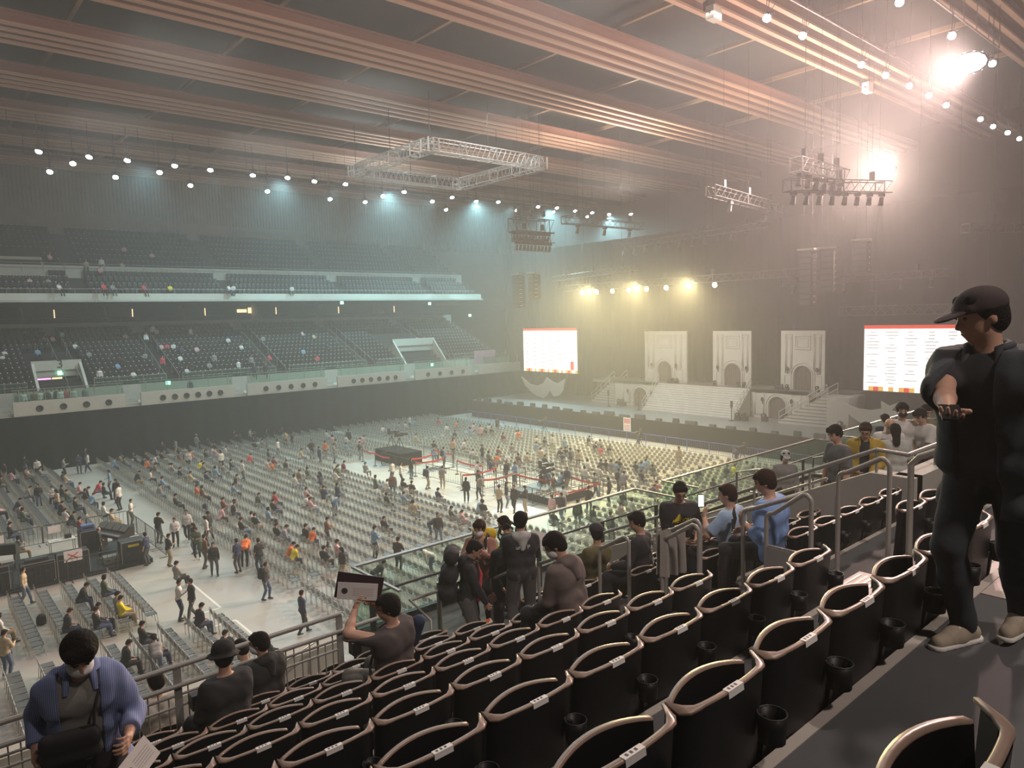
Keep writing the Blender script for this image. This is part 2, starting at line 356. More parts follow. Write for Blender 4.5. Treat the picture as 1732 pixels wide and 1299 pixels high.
def skeleton(sit=False, lean=6, side=0, twist=0, head=(10, 0), lh=None, rh=None, lf=None, rf=None, hip=None, hgt=1.0, lpole=None, rpole=None):
    J = {}
    hz = hip if hip is not None else ((0.56 if sit else 0.93)*hgt)
    J['pel'] = V3(0, 0, hz); Rl = rotm((1, 0, 0), -lean) @ rotm((0, 1, 0), side)
    U = Rl @ V3(0, 0, 1); Rt = rotm(U, twist) @ (Rl @ V3(1, 0, 0)); Fw = np.cross(U, Rt)
    J['U'], J['R'], J['F'] = U, Rt, Fw
    J['wai'] = J['pel']+U*0.17*hgt; J['che'] = J['pel']+U*0.34*hgt; J['nck'] = J['pel']+U*0.49*hgt
    for s, n in ((-1, 'l'), (1, 'r')): J['sh'+n] = J['pel']+U*0.435*hgt+Rt*0.175*s
    hy = rotm((0, 0, 1), head[1]) ; f = hy @ (nrm(V3(Fw[0], Fw[1], 0))); r = np.cross(f, V3(0, 0, 1))
    Rh = rotm(r, -head[0]); hf = Rh @ f; hu = Rh @ V3(0, 0, 1)
    J['hf'], J['hu'], J['hr'] = hf, hu, np.cross(hf, hu)
    J['hd'] = J['nck']+nrm(U+V3(0, 0, 1))*0.09+hu*0.085+hf*0.02
    tl = lambda v: J['pel']+Rt*v[0]+Fw*v[1]+V3(0, 0, 1)*v[2]
    for s, n, hd, pole in ((-1, 'l', lh, lpole), (1, 'r', rh, rpole)):
        T = tl(hd) if hd is not None else J['sh'+n]+V3(0, 0, -0.52)+Rt*0.06*s+Fw*0.06
        pl = V3(*pole) if pole is not None else (-Fw*0.6+Rt*s*0.5-V3(0, 0, 0.6))
        J['el'+n], J['ha'+n] = ik(J['sh'+n], T, 0.285*hgt, 0.25*hgt, pl)
    for s, n, ft in ((-1, 'l', lf), (1, 'r', rf)):
        J['hp'+n] = J['pel']+V3(0.095*s, 0, -0.02)
        if ft is None: ft = (0.13*s, 0.47, 0.09) if sit else (0.11*s, 0.0, 0.09)
        J['kn'+n], J['an'+n] = ik(J['hp'+n], V3(*ft), 0.43*hgt, 0.42*hgt, V3(s*0.15, 1, 0.25))
    return J
def basis(J): return np.stack([J['hr'], J['hf'], J['hu']], 1)
def head_prims(J, g=0, k=0.012, detail=True):
    B = basis(J); c = J['hd']; at = lambda x, y, z: c+B @ V3(x, y, z)
    P = [ell(at(0, -0.008, 0.025), (0.074, 0.092, 0.088), B, g, k), ell(at(0, 0.018, -0.035), (0.060, 0.070, 0.072), B, g, 0.02),
         cap(at(0, 0.045, -0.085), at(0, 0.050, -0.080), 0.030, 0.026, g, 0.02),
         cap(J['nck']-J['U']*0.03, at(0, -0.022, -0.07), 0.056, 0.050, g, 0.02)]
    if detail:
        P += [cap(at(0, 0.084, 0.012), at(0, 0.106, -0.028), 0.010, 0.014, g, 0.012),
              cap(at(-0.013, 0.088, -0.033), at(0.013, 0.088, -0.033), 0.009, 0.009, g, 0.008),
              cap(at(-0.03, 0.078, 0.030), at(0.03, 0.078, 0.030), 0.014, 0.014, g, 0.012),
              ell(at(-0.076, -0.012, -0.008), (0.010, 0.020, 0.031), B, g, 0.008), ell(at(0.076, -0.012, -0.008), (0.010, 0.020, 0.031), B, g, 0.008),
              cap(at(-0.020, 0.080, -0.062), at(0.020, 0.080, -0.062), 0.009, 0.009, g, 0.010)]
    return P, at, B
def hair_prims(at, B, style='short', g=4):
    P = [ell(at(0, -0.020, 0.040), (0.088, 0.098, 0.092), B, g, 0.012), ell(at(0, -0.050, -0.010), (0.080, 0.066, 0.080), B, g, 0.02),
         cap(at(-0.045, 0.050, 0.085), at(0.045, 0.050, 0.085), 0.030, 0.030, g, 0.02)]
    if style == 'fringe': P += [cap(at(-0.04, 0.070, 0.065), at(0.04, 0.070, 0.065), 0.027, 0.027, g, 0.015), ell(at(0, -0.015, 0.040), (0.091, 0.098, 0.090), B, g, 0.02)]
    if style == 'long': P += [cap(at(0, -0.06, 0), at(0, -0.09, -0.24), 0.075, 0.05, g, 0.03)]
    if style == 'bald': P = [ell(at(0, -0.055, -0.005), (0.080, 0.055, 0.055), B, g, 0.02)]
    if style == 'bob': P += [cap(at(-0.07, -0.01, 0.02), at(-0.075, 0.0, -0.07), 0.035, 0.025, g, 0.02), cap(at(0.07, -0.01, 0.02), at(0.075, 0.0, -0.07), 0.035, 0.025, g, 0.02), ell(at(0, -0.04, -0.03), (0.085, 0.075, 0.09), B, g, 0.02)]
    return P
def torso_prims(J, o=0.0, g=1, k=0.05, fat=1.0):
    R, F = J['R'], J['F']; p = []
    for c, w, r, f in ((J['pel'], 0.075, 0.108, 0), (J['wai'], 0.065, 0.105, 0.01), (J['che'], 0.085, 0.112, 0.005), (J['pel']+J['U']*0.425, 0.11, 0.075, -0.01)):
        r = r*fat+o; p.append(cap(c-R*w*fat+F*f, c+R*w*fat+F*f, r, r, g, k))
    return p
def arm_prims(J, n, o=0.0, g=1, part='full', k=0.02):
    s, e, h = J['sh'+n], J['el'+n], J['ha'+n]; w = h+(e-h)*0.10
    if part == 'short': return [cap(s, s+(e-s)*0.85, 0.060+o, 0.056+o, g, 0.03)]
    P = [cap(s, e, 0.055+o, 0.043+o, g, 0.03), cap(e, e+(w-e)*0.4, 0.043+o, 0.042+o, g, k), cap(e+(w-e)*0.4, w, 0.042+o, 0.029+o, g, k)]
    return P
def leg_prims(J, n, o=0.0, g=2, k=0.02):
    h, kn, a = J['hp'+n], J['kn'+n], J['an'+n]
    return [cap(h, kn, 0.092+o, 0.062+o, g, 0.03), cap(kn, kn+(a-kn)*0.4, 0.060+o, 0.058+o, g, k), cap(kn+(a-kn)*0.4, a, 0.058+o, 0.042+o, g, k)]
def foot_dir(J, n):
    a, k = J['an'+n], J['kn'+n]; d = V3(0.12 if n == 'r' else -0.12, 1, 0); return nrm(d)
def shoe_prims(J, n, g=3):
    a = J['an'+n]; d = foot_dir(J, n)
    return [cap(a+V3(0, 0, -0.045)-d*0.045, a+V3(0, 0, -0.050)+d*0.15, 0.042, 0.036, g, 0.02), cap(a, a+d*0.03+V3(0, 0, -0.03), 0.045, 0.045, g, 0.02)]
def hand_prims(wr, direc, palm, curl=0.5, g=0, side=1, sc=1.0, thumb=0.6, curls=None):
    d = nrm(direc); p = nrm(palm-d*(palm@d)); x = np.cross(d, p)*side      # x: towards the thumb side
    P = [cap(wr, wr+d*0.03*sc, 0.027*sc, 0.026*sc, g, 0.01)]
    for i, (ox, ln) in enumerate(((0.026, 0.072), (0.009, 0.080), (-0.008, 0.074), (-0.024, 0.058))):
        b = wr+d*(0.088-0.004*i*i)*sc+x*ox*sc
        P.append(cap(wr+d*0.028*sc+x*ox*0.7*sc, b, 0.014*sc, 0.0105*sc, g, 0.012))
        c = curls[i] if curls else curl; q = b; ang = 0; dd = d
        for j, (fr, r) in enumerate(((0.45, 0.0092), (0.30, 0.0084), (0.25, 0.0076))):
            ang += c*(50 if j == 0 else 62 if j == 1 else 40); e = math.radians(ang); dd = d*math.cos(e)+p*math.sin(e)
            q2 = q+dd*ln*fr*sc+x*ox*0.10*sc; P.append(cap(q, q2, r*sc, (r-0.0006)*sc, g, 0.003)); q = q2
    tb = wr+d*0.025*sc+x*0.026*sc; t1 = tb+(x*0.8+d*0.55+p*0.35*thumb)*0.036*sc; t2 = t1+(x*0.25+d*0.85+p*0.6*thumb)*0.030*sc; t3 = t2+(d*0.9+p*0.7*thumb-x*0.15)*0.024*sc
    P += [cap(tb, t1, 0.015*sc, 0.0115*sc, g, 0.01), cap(t1, t2, 0.0112*sc, 0.010*sc, g, 0.003), cap(t2, t3, 0.010*sc, 0.0085*sc, g, 0.003)]
    return P
# ---- crowd figures: one mesh with slots skin, top, trousers, shoes, hair
def crowd_mesh(name, h=0.030, style='short', pack=False, longsl=True, cap_=False, **kw):
    J = skeleton(**kw); P, at, B = head_prims(J, 0, 0.02, False)
    P += torso_prims(J, 0.012)+sum([leg_prims(J, n, 0.008) for n in 'lr'], [])+sum([shoe_prims(J, n) for n in 'lr'], [])
    for n in 'lr':
        w = J['ha'+n]; e = J['el'+n]
        if longsl: P += arm_prims(J, n, 0.008, 1)
        else: P += arm_prims(J, n, 0.012, 1, 'short')+[cap(e, w, 0.038, 0.030, 0, 0.01)]
        P += [cap(w, w+nrm(w-e)*0.07, 0.036, 0.030, 0, 0.02)]
    P += hair_prims(at, B, style, 4)
    if cap_: P += [ell(at(0, -0.01, 0.055), (0.10, 0.108, 0.085), B, 5, 0.01), ell(at(0, 0.10, 0.045), (0.07, 0.07, 0.016), B, 5, 0.01)]
    if pack: P += [cap(J['che']-J['F']*0.19+J['U']*0.08, J['wai']-J['F']*0.20-J['U']*0.03, 0.125, 0.14, 5, 0.01)]
    return np_mesh(name, [nets(P, h)], [M_skin, cloth('k'), cloth('n'), M_shoe, M_hair, cloth('k')])
# ================================================================ the hall
def struct(mb, name, lab=None): return mb.obj(name, kind='structure', label=lab)
b = MB(); b.bx(-14, 86, 9.9, 70.9, -0.3, 0, M_floor); struct(b, 'floor')
b = MB(); b.bx(-14, 86, -14, 96, 31.2, 31.5, M_ceil); struct(b, 'ceiling')
b = MB(); b.bx(-14.3, -14, -14, 96, -0.3, 31.5, M_wall); struct(b, 'wall_left')
b = MB(); b.bx(86, 86.3, -14, 96, -0.3, 31.5, M_curt); struct(b, 'wall_right')
b = MB(); b.bx(-14, 86, -14.3, -14, -0.3, 31.5, M_wall); struct(b, 'wall_near')
# far wall with vertical ribs
b = MB(); b.bx(-14, 86, 93.4, 93.7, 14, 31.2, M_rib)
for i in range(250):
    x = -13.8+i*0.4; b.bx(x, x+0.16, 93.22, 93.4, 22.6, 31.2, M_rib)
b.bx(-14, 26, 93.0, 93.2, 22.3, 25.0, M_rib)
for i in range(200): b.bx(-14+i*0.2, -13.9+i*0.2, 92.93, 93.0, 22.3, 25.0, M_rib)
struct(b, 'wall_far')
b = MB()
for i in range(200):
    b.bx(34+i*0.05, 34.02+i*0.05, 92.9, 92.95, 22.3, 23.8, M_rib) if i % 4 == 0 else None
b.bx(27.6, 44, 92.95, 93.2, 22.2, 24.4, M_rib); struct(b, 'trim_1')
# timber ceiling beams: bundles of four deep laminated boards running towards the stage
for i, Y in enumerate([12.1, 21.4, 30.6, 39.9, 49.2, 58.5, 67.8, 77.1, 86.4]):
    b = MB()
    for k in range(4):
        y = Y+k*1.05
        b.bx(-14, 86, y, y+0.20, 29.0, 29.5, M_wood_shade)
        b.bx(-14, 86, y-0.06, y+0.26, 28.86, 29.0, M_wood_lit)
    b.bx(-14, 86, Y-0.25, Y+3.65, 29.5, 29.62, M_wood_shade)
    b.obj('timber_beam', label='%s long bundle of four timber boards under the dark ceiling, counted from the near stand' % ordw(i+1), cat='ceiling beam', group='timber ceiling beams', kind='structure')
for X in (9.7, 19, 28.3, 37.6, 46.9, 56.2, 65.5):
    b = MB(); b.bx(X-0.13, X+0.13, 8, 92, 30.6, 30.9, M_wood2); struct(b, 'trim_cross_beam')
# black end drapes behind the stage
b = MB()
def drape(u, v): return (64+0.12*math.sin(u*260)+0.1*math.sin(u*97), 9+u*66, v*20.5)
b.grid(drape, 330, 1, M_curt); o = b.obj('stage_drape', label='huge black drape hanging behind the whole stage', cat='curtain')
# ---------------------------------------------------------------- far stand
b = MB()
def curt(u, v):
    y = 70.6+0.05*math.sin(u*330)*(1-v*0.4)+0.06*math.sin(u*120+v*3)
    return (-14+u*78, y, v*4.75)
b.grid(curt, 420, 6, M_curt); b.obj('black_curtain', label='long black curtain hanging below the far stand parapet', cat='curtain')
b = MB(); b.bx(-14, 64, 71, 74.2, 4.3, 5.0, M_conc)
for r in range(14):
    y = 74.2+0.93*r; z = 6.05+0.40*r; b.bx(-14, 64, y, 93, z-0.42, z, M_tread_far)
b.bx(-14, 64, 74.0, 74.25, 5.0, 6.5, M_conc)
b.bx(-14, 64, 87.4, 93, 11.2, 12.5, M_conc)
struct(b, 'floor_far_stand')
b = MB(); b.bx(-14, 64, 91.2, 91.5, 12.5, 15, M_wall); b.bx(-14, 64, 80.2, 93.4, 14.55, 14.75, M_wall); struct(b, 'wall_suites')
b = MB(); b.bx(-14, 64, 80, 80.35, 14.62, 15.3, M_conc_l); b.bx(-14, 64, 79.6, 80.0, 14.45, 14.66, M_conc); struct(b, 'trim_upper_parapet')
b = MB()
for r in range(12):
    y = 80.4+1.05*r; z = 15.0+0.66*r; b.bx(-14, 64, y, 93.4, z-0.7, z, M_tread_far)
struct(b, 'floor_upper_stand')
b = MB(); b.bx(-14, 64, 84.5, 84.6, 16.9, 18.3, M_conc); struct(b, 'trim_cross_aisle')
# parapet blocks with round ports, gaps with steps between
NX = [-6, 6.3, 15.9, 25.6, 35.5, 45.5, 55.2, 63.5]
for i in range(7):
    t = thing('parapet_block', '%s concrete parapet block of the far stand, counted from the sound desk end' % ordw(i+1), 'parapet', (NX[i]+0.7, 70.85, 4.75), 0, 'parapet blocks of the far stand')
    w = NX[i+1]-NX[i]-1.3
    b = MB(); b.bx(0, w, -0.2, 0.1, 0, 1.2, M_conc_l); b.obj('panel', t)
    np_ = [3, 4, 6, 5, 6, 4, 0][i]
    for k in range(np_):
        x = w*(0.22+0.62*k/max(np_-1, 1)); q = MB(); q.lathe((x, -0.2, 0.55), ((0.0, 0.02), (0.2, 0.02), (0.25, 0.06), (0.28, 0.0)), M_rig, 14, Matrix.Rotation(PI/2, 3, 'X')); q.obj('porthole', t)
    for k in range(5):
        x = w*(0.06+0.22*k); q = MB(); q.tube([(x, 0, 0.9), (x-0.05, -0.12, 2.2)], 0.035, M_steel, 6); q.obj('post', t)
    b = MB(); b.bx(0.1, w-0.1, -0.02, 0.0, 1.2, 2.15, M_glass_far); b.bx(0, w, -0.04, 0.02, 2.15, 2.2, M_steel); b.obj('glass_panel', t, label='clear glass guard on top')
for x in NX[1:7]:
    b = MB()
    for k in range(5): b.bx(x-0.55, x+0.65, 70.75+k*0.28, 72.2, 4.6, 4.75+0.16*k, M_conc)
    b.tube([(x-0.5, 70.8, 5.6), (x-0.5, 72, 6.4), (x-0.5, 72.2, 5.0)], 0.03, M_steel, 6)
    b.obj('gap_steps', label='short steps in the %s gap of the far stand parapet, from the left' % ordw(NX.index(x)), cat='steps', group='steps in the parapet gaps')
# guard rails of the far stand
def rail(name, p0, p1, h, n, label, mids=1, m=None, glassy=False, r=0.022):
    m = m or M_steel; t = thing(name, label, 'railing', p0); p0, p1 = Vector(p0), Vector(p1); d = p1-p0
    b = MB(); b.tube([(0, 0, h), d+Vector((0, 0, h))], r*1.3, m, 6)
    for k in range(mids): b.tube([(0, 0, h*(k+1)/(mids+1)), d+Vector((0, 0, h*(k+1)/(mids+1)))], r*0.8, m, 6)
    b.obj('rail', t)
    for i in range(n+1):
        q = MB(); p = d*(i/n); q.tube([p, p+Vector((0, 0, h))], r, m, 6); q.obj('post', t)
    if glassy:
        b = MB(); a = d.normalized().cross(Vector((0, 0, 1)))*0.006
        b.add([a+Vector((0, 0, 0.06)), d+a+Vector((0, 0, 0.06)), d+a+Vector((0, 0, h-0.03)), a+Vector((0, 0, h-0.03)), -a+Vector((0, 0, 0.06)), d-a+Vector((0, 0, 0.06)), d-a+Vector((0, 0, h-0.03)), -a+Vector((0, 0, h-0.03))],
              ((0, 1, 2, 3), (4, 7, 6, 5), (0, 4, 5, 1), (3, 2, 6, 7), (0, 3, 7, 4), (1, 5, 6, 2)), M_glass if glassy is True else M_glass_far); b.obj('glass_panel', t)
    return t
FBX = [(-8, 8.5), (13.6, 19.8), (21.3, 30.8), (32.3, 41.8), (43.3, 47.0), (54.5, 63)]
for i, (a, c) in enumerate(FBX):
    rail('guard_rail', (a, 74.1, 6.5), (c, 74.1, 6.5), 0.8, max(2, int((c-a)/1.6)), '%s thin steel rail before the lower seats of the far stand' % ordw(i+1), 1, glassy='far')
rail('guard_rail', (-10, 80.2, 15.3), (63, 80.2, 15.3), 0.45, 40, 'low steel rail along the upper tier parapet', 0)
rail('guard_rail', (-10, 84.4, 17.6), (63, 84.4, 17.6), 0.9, 40, 'steel rail of the cross aisle in the upper tier', 1)
rail('guard_rail', (-10, 88.0, 12.5), (63, 88.0, 12.5), 0.5, 40, 'steel rail in front of the box seats', 0)
for x in (-1.5, 12.2, 20.5, 31.5, 42.5, 53.5):
    for s in (-0.6, 0.6):
        b = MB()
        b.tube([(0, 0, 0.9), (0, 11.5, 5.9)], 0.03, M_steel, 6)
        for k in range(6): b.tube([(0, k*2.3, k*1.0), (0, k*2.3, k*1.0+0.9)], 0.025, M_steel, 6)
        b.obj('stair_handrail', loc=(x+s, 74.6, 6.2), label='sloping steel handrail, %s side of the %s far stand aisle from the left' % ('left' if s < 0 else 'right', ordw((-1.5, 12.2, 20.5, 31.5, 42.5, 53.5).index(x)+1)), cat='handrail', group='far stand aisle handrails')
# box seat partitions and strip lamps
for i, x in enumerate((3, 10.2, 17.9, 26, 35, 44, 53)):
    b = MB(); b.prism([(0, 0), (3.2, 0), (3.2, 2), (1.7, 2)], M_conc, lambda u, v, w, x=x: (x+w*0.25, 88.1+u, 12.5+v)); b.obj('box_partition', label='%s slanted wall between box seats, counted from the left' % ordw(i+1), cat='partition', group='walls between the box seats')
    b = MB(); b.bx(x+3.2, x+3.28, 90.9, 91.0, 13.1, 14.0, M_warm); b.obj('strip_lamp', label='%s thin upright strip lamp on the box seat wall, from the left' % ordw(i+1), cat='lamp', group='strip lamps of the box seats')
b = MB(); b.bx(33.2, 34.4, 91.0, 91.1, 13.4, 13.8, M_warm); b.bx(34.6, 35.0, 91.0, 91.1, 13.3, 14.0, M_warm); b.obj('lit_doorway', label='small warm lit opening behind the box seats', cat='doorway')
# vomitories (entrances) in the far stand
def vomitory(x0, x1, y, z0, h, d, label, sign=None, open_=True):
    t = thing('entrance_block', label, 'entrance', (x0, y, z0)); w = x1-x0
    b = MB()
    b.prism([(0, 0), (d, 0), (d, h+0.9), (0, 0.9)], M_conc_l, lambda u, v, k: (k*0.22, u, v))
    b.prism([(0, 0), (d, 0), (d, h+0.9), (0, 0.9)], M_conc_l, lambda u, v, k: (w-0.22+k*0.22, u, v))
    b.bx(0, w, d-0.25, d, h, h+0.9, M_conc_l); b.bx(0.2, w-0.2, d+1.2, d+1.3, 0, h, M_wall); b.bx(0, w, d-2, d, -0.1, 0, M_conc); b.obj('wall', t)
    b = MB(); b.bx(0.22, w-0.22, d-0.12, d-0.02, h*0.80, h, M_conc); b.bx(w*0.62, w-0.22, d-0.12, d-0.02, 0, h*0.55, M_conc); b.obj('doorway', t)
    return t, w
t, w = vomitory(9.3, 13.3, 74.3, 5.0, 3.1, 3.4, 'pale concrete entrance marked 3 cut into the lower far stand')
b = MB(); b.bx(0.3, 1.5, 3.5, 3.55, 1.3, 2.4, M_pink); b.obj('lit_poster', t, label='glowing pink poster')
b = MB(); b.bx(1.6, 2.4, 3.6, 3.65, 0.3, 2.4, M_warm); b.obj('lit_passage', t, label='warm lit passage')
R90 = Matrix.Rotation(PI/2, 4, 'X')
text('3', 'entrance_number', t, 1.1, M_ink, Matrix.Translation((w*0.56, 3.13, 3.62)) @ R90)
b = MB(); b.bx(w*0.5, w*0.5+0.42, 3.05, 3.12, 2.65, 3.0, M_green); b.obj('exit_sign', t)
t, w = vomitory(47.6, 54.0, 74.3, 5.0, 3.6, 3.6, 'concrete entrance ramp near the stage end of the far stand')
t, w = vomitory(6.8, 12.2, 84.0, 16.0, 2.4, 3.4, 'concrete entrance in the upper tier at the left')
b = MB(); b.bx(2.6, 3.0, 3.1, 3.16, 1.5, 1.85, M_green); b.obj('exit_sign', t)
for k, (x, y, z) in enumerate([(19.1, 71.2, 6.6), (61.8, 80, 12.3), (55, 80.0, 14.0), (49.0, 71.3, 6.4), (42, 80, 14.2), (68, 63.9, 7.2)]):
    b = MB(); b.box((x, y-0.1, z), (0.42, 0.05, 0.34), M_green); b.box((x, y-0.05, z), (0.5, 0.06, 0.42), M_rig)
    b.obj('exit_sign', label=['small green exit sign below the far stand glass', 'green exit light high at the stage end of the far stand', 'small green light on the upper parapet near the stage', 'green exit light in the parapet by the entrance ramp', 'small green light under the upper parapet', 'green exit light on the drape'][k], cat='exit sign')
for k, (x, z) in enumerate([(8.3, 17.1), (11.6, 17.1)]):
    b = MB(); b.bx(x, x+1.6, 83.6, 84.2, z-0.4, z+0.1, M_conc_l); b.obj('counter_box', label='%s pale counter box before the upper tier entrance' % ('left', 'right')[k], cat='counter', group='counters before the upper entrance')
b = MB(); b.bx(56.2, 59.7, 72.0, 72.05, 6.0, 7.7, mat('banner_pink', (0.55, 0.30, 0.42), 0.7, var=0.4, scale=1.5)); b.obj('banner', label='mauve printed banner hanging on the far stand rail near the stage', cat='banner')
# ---------------------------------------------------------------- seats of the far stand
def far_seat_mb(b, x, y, z):
    b.add([(x-0.22, y, z+0.12), (x+0.22, y, z+0.12), (x+0.22, y+0.08, z+0.82), (x-0.22, y+0.08, z+0.82),
           (x-0.22, y+0.12, z+0.12), (x+0.22, y+0.12, z+0.12), (x+0.22, y+0.18, z+0.84), (x-0.22, y+0.18, z+0.84)],
          ((0, 1, 2, 3), (4, 7, 6, 5), (3, 2, 6, 7), (0, 3, 7, 4), (1, 5, 6, 2)), M_blk)
    b.add([(x-0.18, y-0.1, z+0.42), (x+0.18, y-0.1, z+0.42), (x+0.18, y-0.02, z+0.78), (x-0.18, y-0.02, z+0.78)], ((0, 1, 2, 3),), M_blk)
    b.add([(x-0.035, y-0.01, z+0.81), (x+0.035, y-0.01, z+0.81), (x+0.035, y+0.05, z+0.87), (x-0.035, y+0.05, z+0.87)], ((0, 1, 2, 3),), M_lab)
spots = []
for r in range(14):
    y = 74.2+0.93*r+0.55; z = 6.05+0.40*r
    for i in range(150):
        x = -10+i*0.5
        if x > 62.5 or any(abs(x-a) < 0.62 for a in (-1.5, 12.2 if r > 8 else 99, 20.5, 31.5, 42.5, 53.5)): continue
        if (9.0 < x < 13.6 and r < 9) or (47.2 < x < 54.3 and r < 10): continue
        if seen((x, y, z)): spots.append((x, y, z, r, 'l'))
for r in range(12):
    y = 80.4+1.05*r+0.6; z = 15.0+0.66*r
    if r == 4: continue
    for i in range(150):
        x = -10+i*0.5
        if x > 62.5 or any(abs(x-a) < 0.7 for a in (0.5, 14.5, 29, 43, 56)) or (6.5 < x < 12.5 and 2 < r < 7): continue
        if seen((x, y, z)): spots.append((x, y, z, r, 'u'))
spots.sort(key=lambda s: (Vector(s[:3])-CAMV).length)
FAR_SOLO = 150
b = MB()
for s in spots[FAR_SOLO:]: far_seat_mb(b, *s[:3])
b.obj('far_stand_seat', label='rows of black tip-up seats filling the far stand', cat='seat', kind='stuff')
b = MB(); far_seat_mb(b, 0, 0, 0); proto = b.obj('far_stand_seat')
for i, s in enumerate(spots[:FAR_SOLO]):
    o = proto if i == 0 else proto.copy()
    if i: COL.objects.link(o)
    o.location = s[:3]; tag(o, 'black tip-up seat in row %s of the lower far stand' % ordw(s[3]+1), 'seat', 'black seats of the far stand, row %s' % ordw(s[3]+1))
# ---------------------------------------------------------------- stage
b = MB(); b.bx(52.5, 63.8, 14, 68, 0, 2.0, M_stage); b.bx(52.4, 52.5, 14, 68, 0, 1.98, M_curt); b.obj('stage_platform', label='wide grey stage platform with a black skirted front', cat='stage')
for i, y in enumerate(np.arange(17, 67, 1.9)):
    s = random.choice((0.5, 0.8, 1.1)); h = random.choice((0.22, 0.3, 0.4))
    b = MB(); b.prism([(0, 0), (0.45, 0), (0.35, h), (0.1, h)], M_rig, lambda u, v, w, s=s, y=y: (52.3+u, y+w*s, 2.0+v)); b.box((52.75, y+s/2, 2.0+h*0.5), (0.02, s*0.7, h*0.6), M_drk)
    b.obj('stage_monitor', label='%s low black box on the stage front edge, from the near side' % ordw(i+1), cat='stage monitor', group='black boxes along the stage front edge')
t = thing('stage_block', 'pale upper stage deck with arched front walls', 'stage set')
b = MB(); b.bx(57.9, 61, 25.2, 27.0, 2.0, 4.6, M_setw); b.obj('landing', t)
b = MB(); b.bx(60.0, 63.7, 26, 55, 4.3, 4.6, M_stage); b.obj('deck', t)
def arch_panel(x, y0, y1, z0, z1, ay0, ay1, az, th=0.22, parent=None, name='panel', fan=True):
    # wall panel facing -X with an arched opening and raised mouldings
    b = MB(); c = (ay0+ay1)/2; r = abs(ay1-ay0)/2; n = 10; zs = az-r
    arc = [(c-r*math.cos(PI*i/n), zs+r*math.sin(PI*i/n)) for i in range(n+1)]
    P = lambda u, v, w: (x+w*th, u, v)
    b.prism([(y0, z0), (c-r, z0)]+arc[:n//2+1]+[(c, z1), (y0, z1)], M_setw, P)
    b.prism([(y1, z0), (y1, z1), (c, z1)]+arc[n//2:]+[(c+r, z0)], M_setw, P)
    for rr, t2 in ((r*1.12, 0.06), (r*1.38, 0.05)):
        b.tube([(x-0.03, c-rr, z0)]+[(x-0.03, c-rr*math.cos(PI*i/12), zs+rr*math.sin(PI*i/12)) for i in range(13)]+[(x-0.03, c+rr, z0)], t2, M_setw, 5)
    def frame(a0, a1, b0, b1, w=0.05):
        b.tube([(x-0.02, a0, b0), (x-0.02, a1, b0), (x-0.02, a1, b1), (x-0.02, a0, b1)], w, M_setw, 4, closed=True)
    W_ = y1-y0
    if z1-z0 > 3:
        frame(c-W_*0.17, c+W_*0.17, z1-1.7, z1-0.5); frame(c-W_*0.12, c+W_*0.12, z1-1.5, z1-0.7, 0.03)
        for s in (-1, 1):
            frame(c+s*W_*0.25, c+s*W_*0.40, z0+1.5, z1-0.35); frame(c+s*W_*0.28, c+s*W_*0.37, z0+1.7, z1-0.6, 0.03); frame(c+s*W_*0.27, c+s*W_*0.42, z0+0.25, z0+1.3, 0.04)
    else:
        for s in (-1, 1):
            if c+s*W_*0.4 > y0+0.3 and c+s*W_*0.4 < y1-0.3: frame(c+s*W_*0.24, c+s*W_*0.40, z0+0.3, z1-0.3)
    o = b.obj(name, parent)
    q = MB()
    q.prism([(c-r, z0)]+arc+[(c+r, z0)], M_setd, lambda u, v, w: (x+th*0.7+w*0.06, u, v))
    for i in range(-3, 4): q.bx(x+th*0.62, x+th*0.7, c+i*r*0.26-0.015, c+i*r*0.26+0.015, z0, zs+r*0.6, M_setd)
    q.obj('arched_door', parent if parent else o)
    for s in (-1, 1):
        q = MB(); yy = c+s*r*1.75; zz = zs+0.25
        q.tube([(x, yy, zz-0.15), (x-0.18, yy, zz), (x-0.18, yy, zz+0.12)], 0.03, M_rig, 5); q.lathe((x-0.18, yy, zz+0.1), ((0.05, 0), (0.13, 0.1), (0.11, 0.32), (0, 0.4)), M_rig, 8); q.obj('wall_lantern', parent if parent else o)
    return o
arch_panel(60.0, 45.8, 51.7, 2.0, 4.6, 47.3, 49.1, 3.95, parent=t, name='front_wall')
arch_panel(60.0, 29.6, 35.1, 2.0, 4.6, 31.7, 33.3, 3.98, parent=t, name='front_wall')
